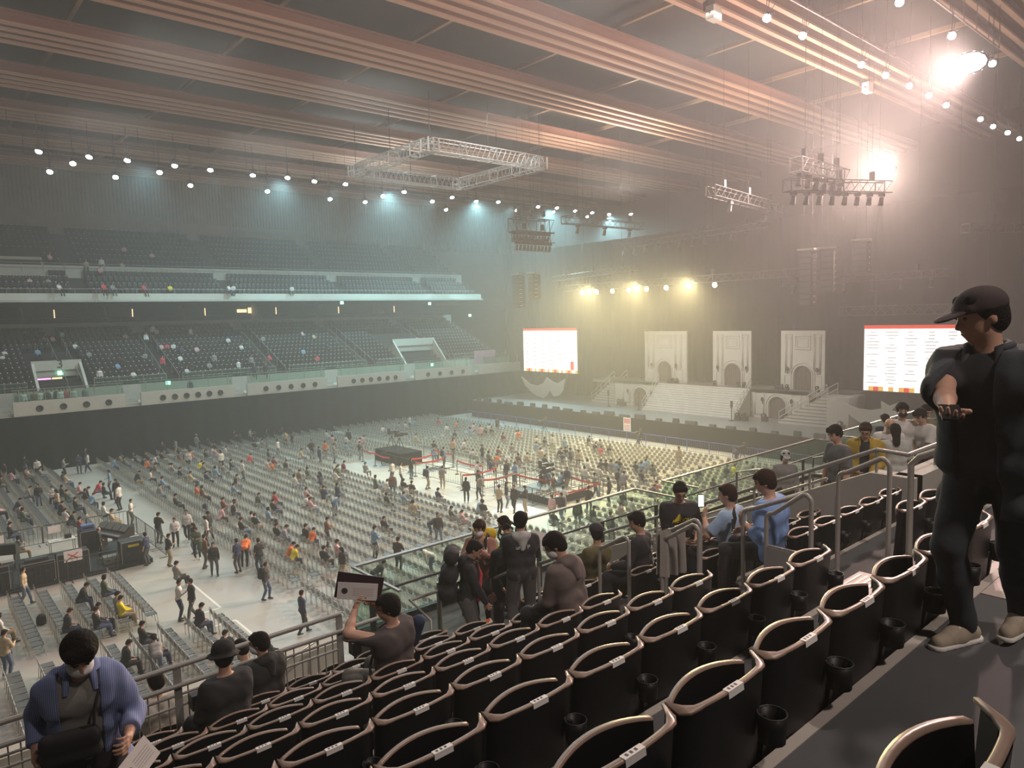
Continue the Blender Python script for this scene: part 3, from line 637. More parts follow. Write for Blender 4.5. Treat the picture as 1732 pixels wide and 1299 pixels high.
def stairs(name, label, y0, y1, x0, x1, z0, z1, n, axis='x', rails=(0, 1)):
    t = thing(name, label, 'staircase'); b = MB()
    for i in range(n):
        zz = z0+(z1-z0)*(i+1)/n
        if axis == 'x': xa = x0+(x1-x0)*i/n; b.bx(xa, x1, y0, y1, z0, zz, M_setw); b.bx(xa-0.02, xa, y0, y1, zz-0.05, zz, M_tape)
        else:
            ya = y0+(y1-y0)*i/n; b.bx(x0, x1, min(ya, y1), max(ya, y1), z0 if i == 0 else z0+(z1-z0)*i/n, zz, M_setw); b.bx(x0-0.03, x0, min(ya, y1), max(ya, y1), zz-0.06, zz, M_stage)
    b.obj('steps', t)
    for s in rails:
        q = MB()
        if axis == 'x': A, B = (x0, (y0, y1)[s], z0), (x1, (y0, y1)[s], z1)
        else: A, B = ((x0, x1)[s], y0, z0), ((x0, x1)[s], y1, z1)
        A, B = Vector(A), Vector(B)
        for h in (0.5, 1.0): q.tube([A+Vector((0, 0, h)), B+Vector((0, 0, h))], 0.035, M_setw, 5)
        for k in range(6): p = A.lerp(B, k/5); q.tube([p, p+Vector((0, 0, 1.0))], 0.03, M_setw, 5)
        if axis == 'x': q.prism([(0, 0), (1, 0), (1, 1)], M_setw, lambda u, v, w, A=A, B=B: (A.x+(B.x-A.x)*u, A.y+(w-0.5)*0.06, z0+(z1-z0)*v))
        q.obj('handrail', t)
    return t
stairs('stage_staircase', 'wide white central staircase of fourteen steps on the stage', 35.2, 45.7, 57.2, 60.0, 2.0, 4.6, 13)
stairs('stage_staircase', 'narrow white staircase at the far side of the stage set', 55.2, 51.8, 60, 62.2, 2.0, 4.6, 9, 'y')
stairs('stage_staircase', 'narrow white staircase at the near side of the stage set', 31.2, 27.0, 57.9, 59.9, 2.0, 4.6, 9, 'y')
for i, (y0, y1, a0, a1) in enumerate(((43.3, 48.7, 45.73, 47.65), (36.0, 40.2, 37.1, 39.0), (28.9, 33.0, 29.9, 31.2))):
    a0, a1 = ((45.2, 47.0), (37.1, 38.9), (30.1, 31.7))[i]
    o = arch_panel(61.5, y0, y1, 4.6, 9.95, a0, a1, 6.75)
    o.name = 'set_panel'; tag(o, ('tall white arched facade panel on the deck, the one at the far side', 'tall white arched facade panel in the middle of the deck', 'tall white arched facade panel on the deck, the one at the near side')[i], 'stage set', 'three arched facade panels')
for i, y in enumerate([48.5, 45.0, 44.5, 44.0, 39.5, 36.9, 36.3, 33, 32.5, 32.0, 29.2]):
    b = MB(); b.box((60.8, y, 4.72), (0.3, 0.3, 0.24), M_rig); b.lathe((60.75, y, 4.98), ((0.14, -0.12), (0.16, 0.1), (0.1, 0.16)), M_rig, 10, Matrix.Rotation(-PI/2, 3, 'Y')); b.obj('floor_light', label='%s small black stage lamp on the deck edge, from the far side' % ordw(i+1), cat='stage lamp', group='small lamps on the upper deck')
for i, (x, y) in enumerate([(59, 50.2), (59, 49.7), (58.8, 46.4), (59, 46.1), (57, 34.6), (57.2, 34.1), (59.2, 31.2), (59, 30.8), (58, 32.6), (59.3, 27.5), (57.5, 25.6)]):
    b = MB(); b.box((x, y, 2.2), (0.5, 0.45, 0.4), M_rig); b.lathe((x-0.2, y, 2.55), ((0.2, -0.15), (0.22, 0.12), (0.14, 0.2)), M_rig, 10, Matrix.Rotation(-PI/2, 3, 'Y'))
    b.obj('moving_light', label='%s black moving light standing on the stage floor, counted from the far side' % ordw(i+1), cat='stage lamp', group='moving lights on the stage floor')
for i, (x, y) in enumerate(((57.6, 50.6), (57.0, 46.0), (56.5, 35.0))):
    b = MB(); b.tube([(x, y, 2), (x, y, 3.7)], 0.05, M_rig, 6); b.box((x, y, 3.5), (0.12, 0.2, 0.6), M_rig); b.lathe((x, y, 2.0), ((0.25, 0), (0.25, 0.05), (0.02, 0.06)), M_rig, 10); b.obj('mast_light', label='slim black upright mast %s from the far side on the stage' % ordw(i+1), cat='stage lamp')
# swoosh and star cut-outs (real thickness) leaning on the drape
M_star = mat('star_grey', (0.50, 0.50, 0.46), 0.7, var=0.05)
def cutout(x, pts, label):
    b = MB(); b.prism(pts, M_star, lambda u, v, w: (x+w*0.12, u, v)); b.obj('star_cutout', label=label, cat='stage set', group='shooting star cut-outs')
def swoosh(c, s, z, flip):
    P = []
    for i in range(9): t = i/8; P.append((c+s*(4.2-t*4.0), z+4.6-0.1-2.35*math.sin(t*PI*0.62)-0.1*t))
    P += [(c-s*1.2, z+2.5), (c-s*2.6, z+3.2), (c-s*3.4, z+4.6), (c-s*2.5, z+4.35), (c-s*0.6, z+4.1), (c-s*0.1, z+4.55), (c+s*0.25, z+4.0), (c+s*1.6, z+3.55), (c+s*2.9, z+3.9)]
    return P
cutout(58.5, [(y, z) for y, z in [(65.6, 4.5), (65.0, 3.5), (64.0, 2.75), (62.9, 2.25), (61.7, 2.05), (61.0, 2.5), (60.6, 3.0), (59.9, 2.35), (59.0, 2.6), (58.4, 3.2), (58.0, 4.6), (59.2, 4.0), (60.0, 4.1), (60.5, 4.3), (61.1, 4.6), (61.7, 3.9), (62.8, 3.5), (64.2, 3.7)]], 'grey winged star cut-out standing under the far screen')
cutout(56.0, [(24.96, 4.6), (24.6, 3.9), (24.16, 3.38), (23.5, 3.0), (22.8, 2.81), (22.1, 2.85), (21.5, 3.1), (21.0, 3.5), (20.6, 3.95), (21.2, 4.1), (20.75, 4.75), (21.4, 4.45), (21.97, 4.75), (21.95, 4.2), (22.8, 4.0), (23.6, 4.05), (24.3, 4.25)], 'grey shooting star cut-out standing under the near screen')
# ---- LED screens
def screen(y0, y1, label):
    t = thing('led_screen', label, 'screen', (59.9, y0, 5.1), 0, 'LED screens beside the stage'); w = y1-y0; h = 5.3
    b = MB(); b.bx(0, 0.3, -0.1, w+0.1, -0.1, h+0.1, M_rig); b.obj('frame', t)
    b = MB(); b.bx(-0.02, 0, 0, w, 0.35, h-0.28, M_scr); b.obj('picture', t)
    b = MB(); b.bx(-0.02, 0, 0, w, h-0.28, h, M_scr_r); b.obj('top_band', t, label='red band along the top')
    b = MB(); c = [M_scr_y, M_scr, M_scr_y, M_scr_r, M_scr_y, M_scr]
    for k in range(24): b.bx(-0.02, 0, w*k/24, w*(k+1)/24, 0, 0.35, c[(k*7) % 6])
    b.obj('bottom_band', t, label='gold and red band along the bottom')
    b = MB()
    for ci in range(5):
        yc = w*(0.93-0.155*ci)
        for r in range(17):
            if random.random() < 0.1: continue
            ln = random.choice((0.35, 0.5, 0.7, 0.9)); z = h-0.55-r*0.255; y = yc+ln/2
            while y > yc-ln/2:
                g = random.uniform(0.05, 0.11); b.bx(-0.035, -0.022, y-g, y, z-0.035, z+0.035, M_scr_t); y -= g+0.035
    b.obj('printed_lines', t, label='columns of small illegible text lines')
    b = MB(); b.bx(-0.03, -0.022, w*0.06, w*0.12, 0.4, 1.4, M_scr_r); b.bx(-0.03, -0.022, w*0.03, w*0.10, 3.1, 3.6, mat('screen_rose', (1, .5, .5), emis=(1, 0.55, 0.5), estr=1.1)); b.obj('colour_patch', t)
    for yy in (0.8, w-0.8):
        q = MB(); q.tube([(0.15, yy, h), (0.15, yy, 14)], 0.03, M_rig, 5); q.obj('cable', t)
    return t
screen(57.3, 66.6, 'large bright LED screen at the far side of the stage with red top edge')
screen(15.6, 24.9, 'large bright LED screen at the near side, partly behind the man in a cap')
t = thing('sign_board', 'white sign board with red print on the stage front skirt', 'sign', (52.3, 43.6, 0.7))
b = MB(); b.bx(-0.05, 0, -0.45, 0.45, 0, 1.3, M_lab); b.obj('board', t)
b = MB(); b.bx(-0.06, -0.05, -0.38, 0.38, 0.75, 1.2, mat('sign_pink', (0.75, 0.3, 0.33))); b.obj('printed_block', t)
b = MB()
for k in range(4): b.bx(-0.06, -0.05, -0.33, 0.33, 0.12+0.14*k, 0.16+0.14*k, M_red)
b.obj('printed_lines', t)
# ---------------------------------------------------------------- trusses and flown gear
def truss(b, A, B, w, n, m, r=0.035):
    A, B = Vector(A), Vector(B); d = (B-A).normalized(); s = d.cross(Vector((0, 0, 1))).normalized()*w/2; u = Vector((0, 0, w/2))
    C = [s+u, -s+u, -s-u, s-u]
    for c in C: b.tube([A+c, B+c], r, m, 5)
    for i in range(n):
        p, q = A.lerp(B, i/n), A.lerp(B, (i+1)/n)
        for a, c in ((0, 1), (1, 2), (2, 3), (3, 0)):
            b.tube([p+C[a], q+C[c]], r*0.6, m, 4)
            if i % 6 == 0 or i == n-1: b.tube([p+C[a], p+C[c]], r*1.3, m, 4)
    return b
t = thing('square_truss', 'square silver lighting truss hanging over the middle of the hall', 'truss', (37.6, 51.2, 25))
cs = [(-5.7, -5.7), (5.7, -5.7), (5.7, 5.7), (-5.7, 5.7)]
for i in range(4):
    a, c = cs[i], cs[(i+1) % 4]; b = MB(); truss(b, (*a, 0), (*c, 0), 0.95, 22, M_truss, 0.045); b.obj('truss_side', t)
    b = MB(); b.box((*a, 0), (0.95, 0.95, 0.08), M_truss)
    for sx in (-1, 1):
        for sy in (-1, 1): b.tube([(a[0]+sx*.47, a[1]+sy*.47, -0.47), (a[0]+sx*.47, a[1]+sy*.47, 0.47)], 0.08, M_truss, 5)
    b.obj('corner_block', t); b = MB(); b.tube([(*a, 0.4), (*a, 4)], 0.03, M_rig, 5); b.obj('cable', t)
    b = MB(); b.tube([((a[0]+c[0])/2, (a[1]+c[1])/2, 0.4), ((a[0]+c[0])/2, (a[1]+c[1])/2, 4)], 0.03, M_rig, 5); b.obj('cable', t)
def rig(name, A, B, w, n, m, label, cables=2, heads=0, top=28.8):
    t = thing(name, label, 'truss', A); A, B = Vector(A), Vector(B); b = MB(); truss(b, (0, 0, 0), B-A, w, n, m, 0.035); b.obj('truss_side', t)
    for k in range(cables):
        p = (B-A)*((k+0.5)/cables); q = MB(); q.tube([p, (p.x, p.y, (28.95 if -0.3 < (p.y+A.y-12.1) % 9.3 < 3.7 else 31.2)-A.z)], 0.012, M_rig, 4); q.box(p+Vector((0, 0, w)), (0.25, 0.25, 0.5), M_rig); q.obj('cable', t)
    for k in range(heads):
        p = (B-A)*((k+0.5)/heads); q = MB(); q.box(p-Vector((0, 0, w*0.5+0.12)), (0.3, 0.3, 0.2), M_rig); q.tube([p-Vector((0, 0, w*0.5+0.3)), p-Vector((0.15, 0, w*0.5+0.75))], [0.13, 0.17], M_rig, 8); q.obj('hanging_fixture', t)
    return t
rig('lighting_truss', (44, 43.4, 20), (54.5, 43.4, 20.1), 0.6, 14, M_drk, 'grey truss under the gallery lamps near the stage', 3, 3)
rig('lighting_truss', (42.4, 27.9, 20), (54.7, 29.5, 19.9), 0.7, 14, M_drk, 'long thin truss left of the speaker towers', 3, 2)
rig('lighting_truss', (40.3, 20.8, 20.2), (45.8, 20.5, 20), 0.8, 8, M_steel, 'bright short truss above the speaker towers', 3, 6)
rig('lighting_truss', (40.8, 21.6, 19.2), (48.5, 18.9, 19.4), 0.7, 12, M_drk, 'dark truss running to the rose floodlight', 3, 8)
rig('lighting_truss', (55, 54.0, 14.75), (55, 28.2, 14.8), 0.6, 34, M_drk, 'front stage truss that carries the amber lamps', 5, 0)
rig('lighting_truss', (42.2, 48, 20), (46.6, 47.8, 20), 1.2, 8, M_rig, 'dark crowded rig hanging left of the stage truss', 3, 12)
rig('lighting_truss', (41.6, 47, 18.9), (46.0, 47.0, 18.9), 0.9, 8, M_rig, 'lower half of the dark crowded rig', 2, 10)
rig('lighting_truss', (47, 14, 16.2), (56, 11.2, 16.6), 0.5, 14, M_drk, 'side truss above the near screen at the right', 2, 0)
rig('lighting_truss', (58, 26, 11.6), (58, 15, 11.6), 0.7, 16, M_drk, 'truss just above the near screen', 2, 0)
rig('lighting_truss', (56, 30, 14), (57, 18, 14.2), 0.5, 14, M_drk, 'dark truss between the speaker towers and near screen', 3, 6)
rig('lighting_truss', (57, 58, 16), (57, 46, 16.5), 0.5, 16, M_drk, 'dark truss behind the amber lamps', 3, 8)
rig('lighting_truss', (59, 50, 19), (59, 33, 19.4), 0.5, 20, M_drk, 'high dark truss over the back of the stage', 4, 12)
def line_array(x, y, z, n, rz, label, h=0.42):
    t = thing('line_array', label, 'loudspeaker', (x, y, z), rz, 'flown loudspeaker columns')
    q = MB(); q.box((0, 0, 0.15), (0.9, 1.2, 0.14), M_steel); q.tube([(0, -0.3, 0.2), (0, -0.3, 31.2-z)], 0.012, M_rig, 4); q.tube([(0, 0.3, 0.2), (0, 0.3, 31.2-z)], 0.012, M_rig, 4); q.obj('frame', t)
    zz = 0
    for i in range(n):
        a = math.radians(1.2*i); q = MB(); q.prism([(-0.4, -0.32), (0.4, -0.45), (0.4, 0.45), (-0.4, 0.32)], M_rig, lambda u, v, w, zz=zz: (u, v*1.3, zz-h*0.96*w)); q.box((-0.42, 0, zz-h*0.5), (0.03, 0.75, h*0.7), M_drk); q.box((-0.2, -0.56, zz-h*0.5), (0.4, 0.02, 0.05), M_truss); zz -= h; q.obj('speaker_cabinet', t)
    return t
line_array(49.5, 24.6, 15.9, 9, 0.1, 'tall hanging column of loudspeakers left of the near screen')
line_array(49.6, 23.3, 15.9, 7, 0.5, 'shorter loudspeaker column beside the tallest one')
line_array(50.4, 21.3, 16.3, 5, 0.3, 'small hanging loudspeaker column nearest the near screen')
line_array(50.4, 56.6, 16.2, 8, 0, 'hazy loudspeaker column left of the far screen')
line_array(50.6, 54.4, 16.2, 6, 0, 'short hazy loudspeaker column above the far screen')
# ---- lamps
def spot_proto(name, lens, sc=1.0):
    t = bpy.data.objects.new(name, None); COL.objects.link(t); t.empty_display_size = 0.1
    b = MB(); b.lathe((0, 0, 0), ((0.0, 0.45), (0.16, 0.42), (0.2, 0.1), (0.24, 0), (0.2, 0)), M_rig, 12); b.obj('lamp_housing', t)
    b = MB(); b.lathe((0, 0, 0.01), ((0.0, 0), (0.235, 0)), lens, 14); b.obj('lens', t)
    b = MB(); b.tube([(-0.26, 0, 0.2), (-0.26, 0, 0.6), (0.26, 0, 0.6), (0.26, 0, 0.2)], 0.02, M_rig, 4); b.tube([(0, 0, 0.6), (0, 0, 1.6)], 0.02, M_rig, 4); b.obj('yoke', t)
    t.scale = (sc, sc, sc); return t
GA = '10,68.4 13.5,68.3 16.3,68 20.1,68 23.2,68.1 27.2,68.3 30.4,67.7 33.3,67.9 36.6,67.6 44.1,68.2 50.7,68.2 54.9,69 57.5,67.9 64.4,68.1 67.2,67.5 71.3,68.1 74.6,68 78,67.9 80.5,66'
GB = '11.9,76.5 12.9,71.7 17.1,76 19.8,71.6 24,76.5 31.6,75.6 39.4,76.6 43.8,76.3 43.5,71.7 50.4,71.8 55.6,76.2 57.5,72.2 64,71.8 69.4,70.4 77,71.2'
GR = '33.4,18.8 37,18.8 44.1,18.8 47.3,18.7 50.8,18.6 54.2,18.6 57.8,18.7 64.3,18.4 67.8,18.5 71.3,18.4 74.7,18.4 36.8,14 43.5,13.9 50.4,13.9'
pr = spot_proto('gallery_lamp', M_lens, 1.2); first = True
def tilt(o, tgt):
    d = Vector(tgt)-Vector(o.location); o.rotation_euler = (-d).to_track_quat('Z', 'Y').to_euler()
HG = {}
def hanger(o):
    x, y, z = o.location; top = 28.95 if -0.3 < (y-12.1) % 9.3 < 3.7 else 31.2
    if top not in HG: b = MB(); b.tube([(0, 0, 0.2), (0, 0, top-26)], 0.02, M_rig, 4); HG[top] = b.mesh('hanger')
    h = bpy.data.objects.new('hanger', HG[top]); COL.objects.link(h); h.parent = o
    Mw = Matrix.LocRotScale(o.location, o.rotation_euler, o.scale); h.matrix_local = Mw.inverted() @ Matrix.Translation(o.location)
for nm, G, lab, tg in (('gallery_lamp', GA, 'white gallery lamp %s from the left in the upper lamp line before the far stand', lambda x, y: (x-5, y-9, 6)),
                       ('gallery_lamp', GB, 'white gallery lamp %s from the left in the lower lamp line at the far stand', lambda x, y: (x-5, y-16, 4)),
                       ('ceiling_lamp', GR, 'round white ceiling lamp %s in the line at the upper right', lambda x, y: (x-22, y-4, 6))):
    for i, s in enumerate(G.split()):
        x, y = map(float, s.split(','))
        if first: o = pr; first = False
        else: o = dup(pr, (0, 0, 0))
        o.name = nm; o.location = (x, y, 26); o.scale = (0.95,)*3 if nm == 'ceiling_lamp' else (1.2,)*3; tag(o, lab % ordw(i+1), 'lamp', 'white lamps hung below the ceiling'); tilt(o, tg(x, y)); hanger(o)

pa = spot_proto('amber_lamp', M_lensw, 1.1)
for i, y in enumerate((51.7, 49.6, 47.5, 45.4, 43.2, 40.9, 38.3, 35.7)):
    o = pa if i == 0 else dup(pa, (0, 0, 0)); o.location = (54.9, y, 14.2); tag(o, 'amber lamp %s from the far side on the front stage truss' % ordw(i+1), 'lamp', 'row of amber lamps over the stage'); tilt(o, (20, y-6, 8))
pf = spot_proto('flood_lamp', M_lensp, 1.0)
pf.scale = (4.2, 2.6, 2.6); pf.location = (47.0, 14.1, 25.4); tag(pf, 'huge glaring rose white floodlight at the upper right', 'lamp'); tilt(pf, (6, 4, 12))
o = dup(pf, (56.3, 21.9, 22)); o.scale = (2.0, 2.0, 2.0); o['label'] = 'small glaring rose floodlight beside the short truss'; tilt(o, (6, 4, 12))
b = MB()
for i, (x, y, z) in enumerate(((30.8, 22.3, 27.9), (35.6, 23.2, 28.2), (56.5, 23.6, 28.2))):
    b = MB(); b.box((x, y, z), (0.8, 0.5, 0.7), M_lab if i != 1 else M_conc); b.box((x, y+0.3, z+0.5), (0.7, 0.3, 0.6), M_rig); b.box((x-0.41, y, z), (0.02, 0.12, 0.12), M_rig); b.obj('ceiling_speaker', label='%s pale box speaker hung beside a timber beam, from the left' % ordw(i+1), cat='speaker', group='box speakers by the timber beam')

for i, (y, x0, x1) in enumerate(((68.0, 8, 82), (76.0, 10, 66), (71.8, 11, 79), (18.6, 32, 76), (14.0, 35, 52))):
    b = MB(); b.tube([(x0, y, 27.3), (x1, y, 27.3)], 0.04, M_rig, 5)
    for k in range(9): x = x0+(x1-x0)*k/8; b.tube([(x, y, 27.3), (x, y, 29.0)], 0.02, M_rig, 4)
    b.obj('lamp_pipe', label='%s black pipe that carries a line of hanging lamps' % ordw(i+1), cat='pipe', group='black lamp pipes')
# ================================================================ the near stand
TZ = lambda k: 10.2-0.433*(k+1)
TY = lambda k: 1.245+0.955*k
b = MB()
for k in range(-5, 6):
    b.bx(-14, 86, TY(k) if k > -5 else -14, TY(k+1), 5 if k < 4 else 4, TZ(k), M_tread)
b.bx(-14, 4.8, TY(6), 7.95, 4, TZ(6), M_tread); b.bx(4.8, 86, TY(6), 9.3, 4, TZ(6), M_tread)
b.bx(-14, 86, 4, 9.3, 0, 4, M_wall)
struct(b, 'floor_near_stand')
b = MB()
for k in range(-5, 7):
    y = TY(k+1)
    b.bx(-14, 4.93, y-0.045, y+0.004, TZ(k)-0.05, TZ(k)+0.004, M_nose)
    b.bx(6.12, 8.85, y-0.045, y+0.004, TZ(k)-0.05, TZ(k)+0.004, M_nose)
b.bx(-14, 4.8, 7.95, 9.62, 0, 6.5, M_conc); b.bx(-14, 4.8, 9.62, 9.88, 0, 6.98, M_conc_l)
struct(b, 'trim_nosings')
b = MB()
for k in range(-1, 6):
    y = TY(k+1)
    b.bx(4.95, 6.1, y, y+0.34, TZ(k+1), TZ(k+1)+0.2165, M_step); b.bx(4.95, 6.1, y-0.34, y, TZ(k)-0.1, TZ(k)+0.006, M_step)
    b.bx(4.95, 6.1, y+0.34, TY(k+2)-0.34, TZ(k+1)-0.1, TZ(k+1)+0.006, M_step)
    for yy, zz in ((y+0.34, TZ(k+1)+0.2165), (y, TZ(k)+0.006)):
        for q in (0.03, 0.085): b.bx(5.02, 6.03, yy-q-0.02, yy-q, zz, zz+0.004, M_lab)
b.bx(4.45, 9.5, TY(-1)+0.02, TY(0)-0.05, TZ(-1), TZ(-1)+0.005, M_step)
b.obj('aisle_steps', label='pale stone steps of the aisle between the black seat blocks', cat='steps')
# ---- black tip-up seat
def seat_parts(t, folded=True, last=False):
    # backrest: plate curved back in the middle, ends bent forward
    yb = lambda u: -0.022*(1-(2*u-1)**2)
    b = MB()
    def back(u, v, s): x = -0.25+0.5*u; ins = 0.012*(1-v)**2; e = max(0, abs(2*u-1)-0.72)/0.28; return (x*(1-ins*2), yb(u)+e*e*0.04+s*0.013+0.05*(1-v), 0.06+v*0.725)
    n = 10; rows = [0, 0.3, 0.62, 0.85, 1.0]; V = []; F = []
    for s in (-1, 1):
        for j, v in enumerate(rows):
            for i in range(n+1): V.append(back(i/n, v, s))
    A = lambda s, j, i: s*len(rows)*(n+1)+j*(n+1)+i
    for j in range(len(rows)-1):
        for i in range(n):
            F.append((A(0, j, i), A(0, j, i+1), A(0, j+1, i+1), A(0, j+1, i))); F.append((A(1, j, i), A(1, j+1, i), A(1, j+1, i+1), A(1, j, i+1)))
        F.append((A(0, j, 0), A(0, j+1, 0), A(1, j+1, 0), A(1, j, 0))); F.append((A(0, j, n), A(1, j, n), A(1, j+1, n), A(0, j+1, n)))
    b.add(V, F, M_blk, True); b.obj('backrest', t)
    # timber rim on top, thicker wings at both ends
    b = MB(); pts = []; m = 16
    sec = [(-0.011, 0), (-0.011, 0.009), (-0.007, 0.012), (0.007, 0.012), (0.011, 0.009), (0.011, 0)]
    V = []; F = []
    for i in range(m+1):
        u = i/m; e = max(0, abs(2*u-1)-0.72)/0.28; x = -0.253+0.506*u; y = yb(u)+e*e*0.04; z = 0.783+0.012*e*e
        w = 1+1.5*e
        for a, c in sec: V.append((x, y+a*w, z+(c if a > 0 else c-0.018*e)))
    L = len(sec)
    for i in range(m):
        for k in range(L): F.append((i*L+k, i*L+(k+1) % L, (i+1)*L+(k+1) % L, (i+1)*L+k))
    F += [tuple(range(L))[::-1], tuple(m*L+k for k in range(L))]
    b.add(V, F, M_rim, True); b.obj('rim', t, label='pinkish timber top edge')
    b = MB(); b.add([(-0.045+0.09*i, yb(0.5)-0.0150+a*1.0, c) for i in (0, 1) for a, c in ((0, 0.772), (0.003, 0.7962), (0.026, 0.7968))], ((0, 3, 4, 1), (1, 4, 5, 2)), M_lab)
    for i in range(3): b.bx(-0.03+0.02*i, -0.02+0.02*i, yb(0.5)-0.005, yb(0.5)+0.006, 0.7962, 0.797, M_ink)
    b.obj('seat_number_label', t)
    # seat pan folded up: bulges forward
    yp = lambda u: 0.056+0.050*(1-(2*u-1)**2)
    b = MB(); V = []; F = []; rows = [0, 0.5, 0.9, 1.0]
    for s in (-1, 1):
        for v in rows:
            for i in range(n+1):
                u = i/n; x = -0.248+0.43*u; zt = 0.40+0.385*v+0.018*v*(1-(2*u-1)**2)
                V.append((x*(1-0.04*(1-v)), yp(u)*(0.55+0.45*v)+s*0.011, zt))
    A = lambda s, j, i: s*len(rows)*(n+1)+j*(n+1)+i
    for j in range(len(rows)-1):
        for i in range(n):
            F.append((A(0, j, i), A(0, j, i+1), A(0, j+1, i+1), A(0, j+1, i))); F.append((A(1, j, i), A(1, j+1, i), A(1, j+1, i+1), A(1, j, i+1)))
        F.append((A(0, j, 0), A(0, j+1, 0), A(1, j+1, 0), A(1, j, 0))); F.append((A(0, j, n), A(1, j, n), A(1, j+1, n), A(0, j+1, n)))
    b.add(V, F, M_blk, True); b.obj('seat_pan', t)
    b = MB(); V = []; F = []; m = 14
    for i in range(m+1):
        u = i/m; x = -0.250+0.434*u; y = yp(u); z = 0.785+0.018*(1-(2*u-1)**2); e = max(0, 1-u*7)
        for a, c in ((-0.009, -0.012), (-0.009, 0.007), (0.009, 0.008), (0.013, -0.018-0.03*e)): V.append((x, y+a, z+c))
    for i in range(m):
        for k in range(4): F.append((i*4+k, i*4+(k+1) % 4, (i+1)*4+(k+1) % 4, (i+1)*4+k))
    F += [(3, 2, 1, 0), tuple(m*4+k for k in range(4))]
    b.add(V, F, M_rim, True); b.obj('pan_rim', t, label='curved timber edge of the folded seat')
    # cup holder at the right of the back
    b = MB(); cx, cyy, cz = 0.19, -0.058, 0.64
    b.lathe((cx, cyy, cz), ((0.044, -0.10), (0.049, 0.0), (0.052, 0.0), (0.047, -0.1), (0.0, -0.1)), M_blk, 14)
    b.tube([(cx+0.0505*math.cos(a), cyy+0.0505*math.sin(a), cz) for a in [2*PI*i/16 for i in range(16)]], 0.0028, M_drk, 5, closed=True); b.bx(cx-0.008, cx+0.008, -0.03, 0.02, cz-0.06, cz-0.02, M_blk); b.obj('cup_holder', t)
    b = MB()
    b.prism([(-0.02, 0.0), (0.10, 0.0), (0.16, 0.40), (0.20, 0.56), (-0.01, 0.56), (0.02, 0.3)], M_blk, lambda u, v, w: (0.235+0.03*w, u, v))
    b.obj('support', t)
    if last:
        b = MB(); b.prism([(0, 0), (0.22, 0), (0.30, 0.45), (0.26, 0.60), (-0.02, 0.78)], M_blk, lambda u, v, w: (0.27+0.02*w, u, v)); b.obj('end_panel', t)
seat0 = thing('stand_seat', 'x', 'seat'); seat_parts(seat0)
H = 11.8
used = []
def place_seat(k, tipx, label, group):
    loc = (tipx-0.25, 1.24+0.955*k+0.02, TZ(k))
    if k == -1: loc = (tipx-0.39, 0.37, TZ(k))
    o = seat0 if not used else dup(seat0, loc)
    o.location = loc; tag(o, label, 'seat', group); used.append(o); return o
RN = {-1: 'row nearest the camera'}
for k in range(-1, 7):
    rn = 'nearest row' if k == -1 else '%s row down' % ordw(k+2)
    for n in range(6, -12, -1):
        tx = 1.74+0.52*n+(0.05 if k == 6 else 0)
        if k == 3 and n in (-2, -3): continue
        if not (seen((tx, 1.24+.955*k, TZ(k)+0.8), 60) or seen((tx-0.5, 1.24+.955*k, TZ(k)+0.8), 60) or (k == -1 and n in (-2, -1, 0))): continue
        place_seat(k, tx, 'black tip-up seat with timber rim, %s from the aisle in the %s' % (ordw(7-n), rn), 'black seats of the near block')
for k in range(0, 7):
    for j in range(5 if k > 1 else 9):
        tx = 6.66+0.52*j
        if not seen((tx, 1.24+.955*k, TZ(k)+0.8), 30): continue
        place_seat(k, tx, 'black tip-up seat beyond the aisle, %s from it in %s row down' % (ordw(j+1), ordw(k+2)), 'black seats beyond the aisle')
# seats of the sections beyond the concrete wall
for k in range(4, 7):
    for j in range(6):
        tx = 12.6+0.52*j; place_seat(k, tx, 'black tip-up seat beyond the concrete wall, %s in the %s row' % (ordw(j+1), ordw(k-3)), 'black seats beyond the concrete wall')
# lower row behind the fence
for j in range(9):
    o = dup(seat0, (0.42+0.52*j, 8.30, 6.5)); o.name = 'stand_seat'; tag(o, 'black seat behind the steel fence below, %s from the left' % ordw(j+1), 'seat', 'black seats below the steel fence')
# ---- aisle hoop rails
def hoop(X, y0, y1, zb, zt0, zt1, label, r=0.021, plate=False):
    t = thing('hoop_handrail', label, 'handrail', (X, y0, zb), 0, 'hooped aisle handrails'); b = MB()
    dy = y1-y0; a, c = zt0-zb, zt1-zb; R = 0.07; P = [(0, 0, 0), (0, 0, a-R)]
    for i in range(1, 6): q = i/5*PI/2; P.append((0, (R*(1-math.cos(q)))*(1 if dy > 0 else -1), a-R+R*math.sin(q)))
    s = (c-a)/dy
    for i in range(6): q = i/5*PI/2; P.append((0, dy-(R*(1-math.sin(q)))*(1 if dy > 0 else -1), c-R+R*math.cos(q)))
    P.append((0, dy, 0.0)); b.tube(P, r, M_steel, 10); b.obj('bent_tube', t)
    for yy in (0, dy):
        q = MB(); q.lathe((0, yy, 0), ((0.045, 0), (0.045, 0.012), (0.022, 0.014)), M_steel, 12); q.obj('foot_plate', t)
    if plate: q = MB(); q.bx(-0.012, 0.012, min(0, dy), max(0, dy), 0.38, 0.62, M_steel); q.bx(-0.02, -0.012, min(0, dy)+0.1, min(0, dy)+0.42, 0.40, 0.60, mat('plate_grey', (0.25, 0.25, 0.25))); q.obj('sign_plate', t)
    return t
hl = ['first', 'second', 'third', 'fourth', 'fifth', 'sixth', 'seventh', 'eighth']
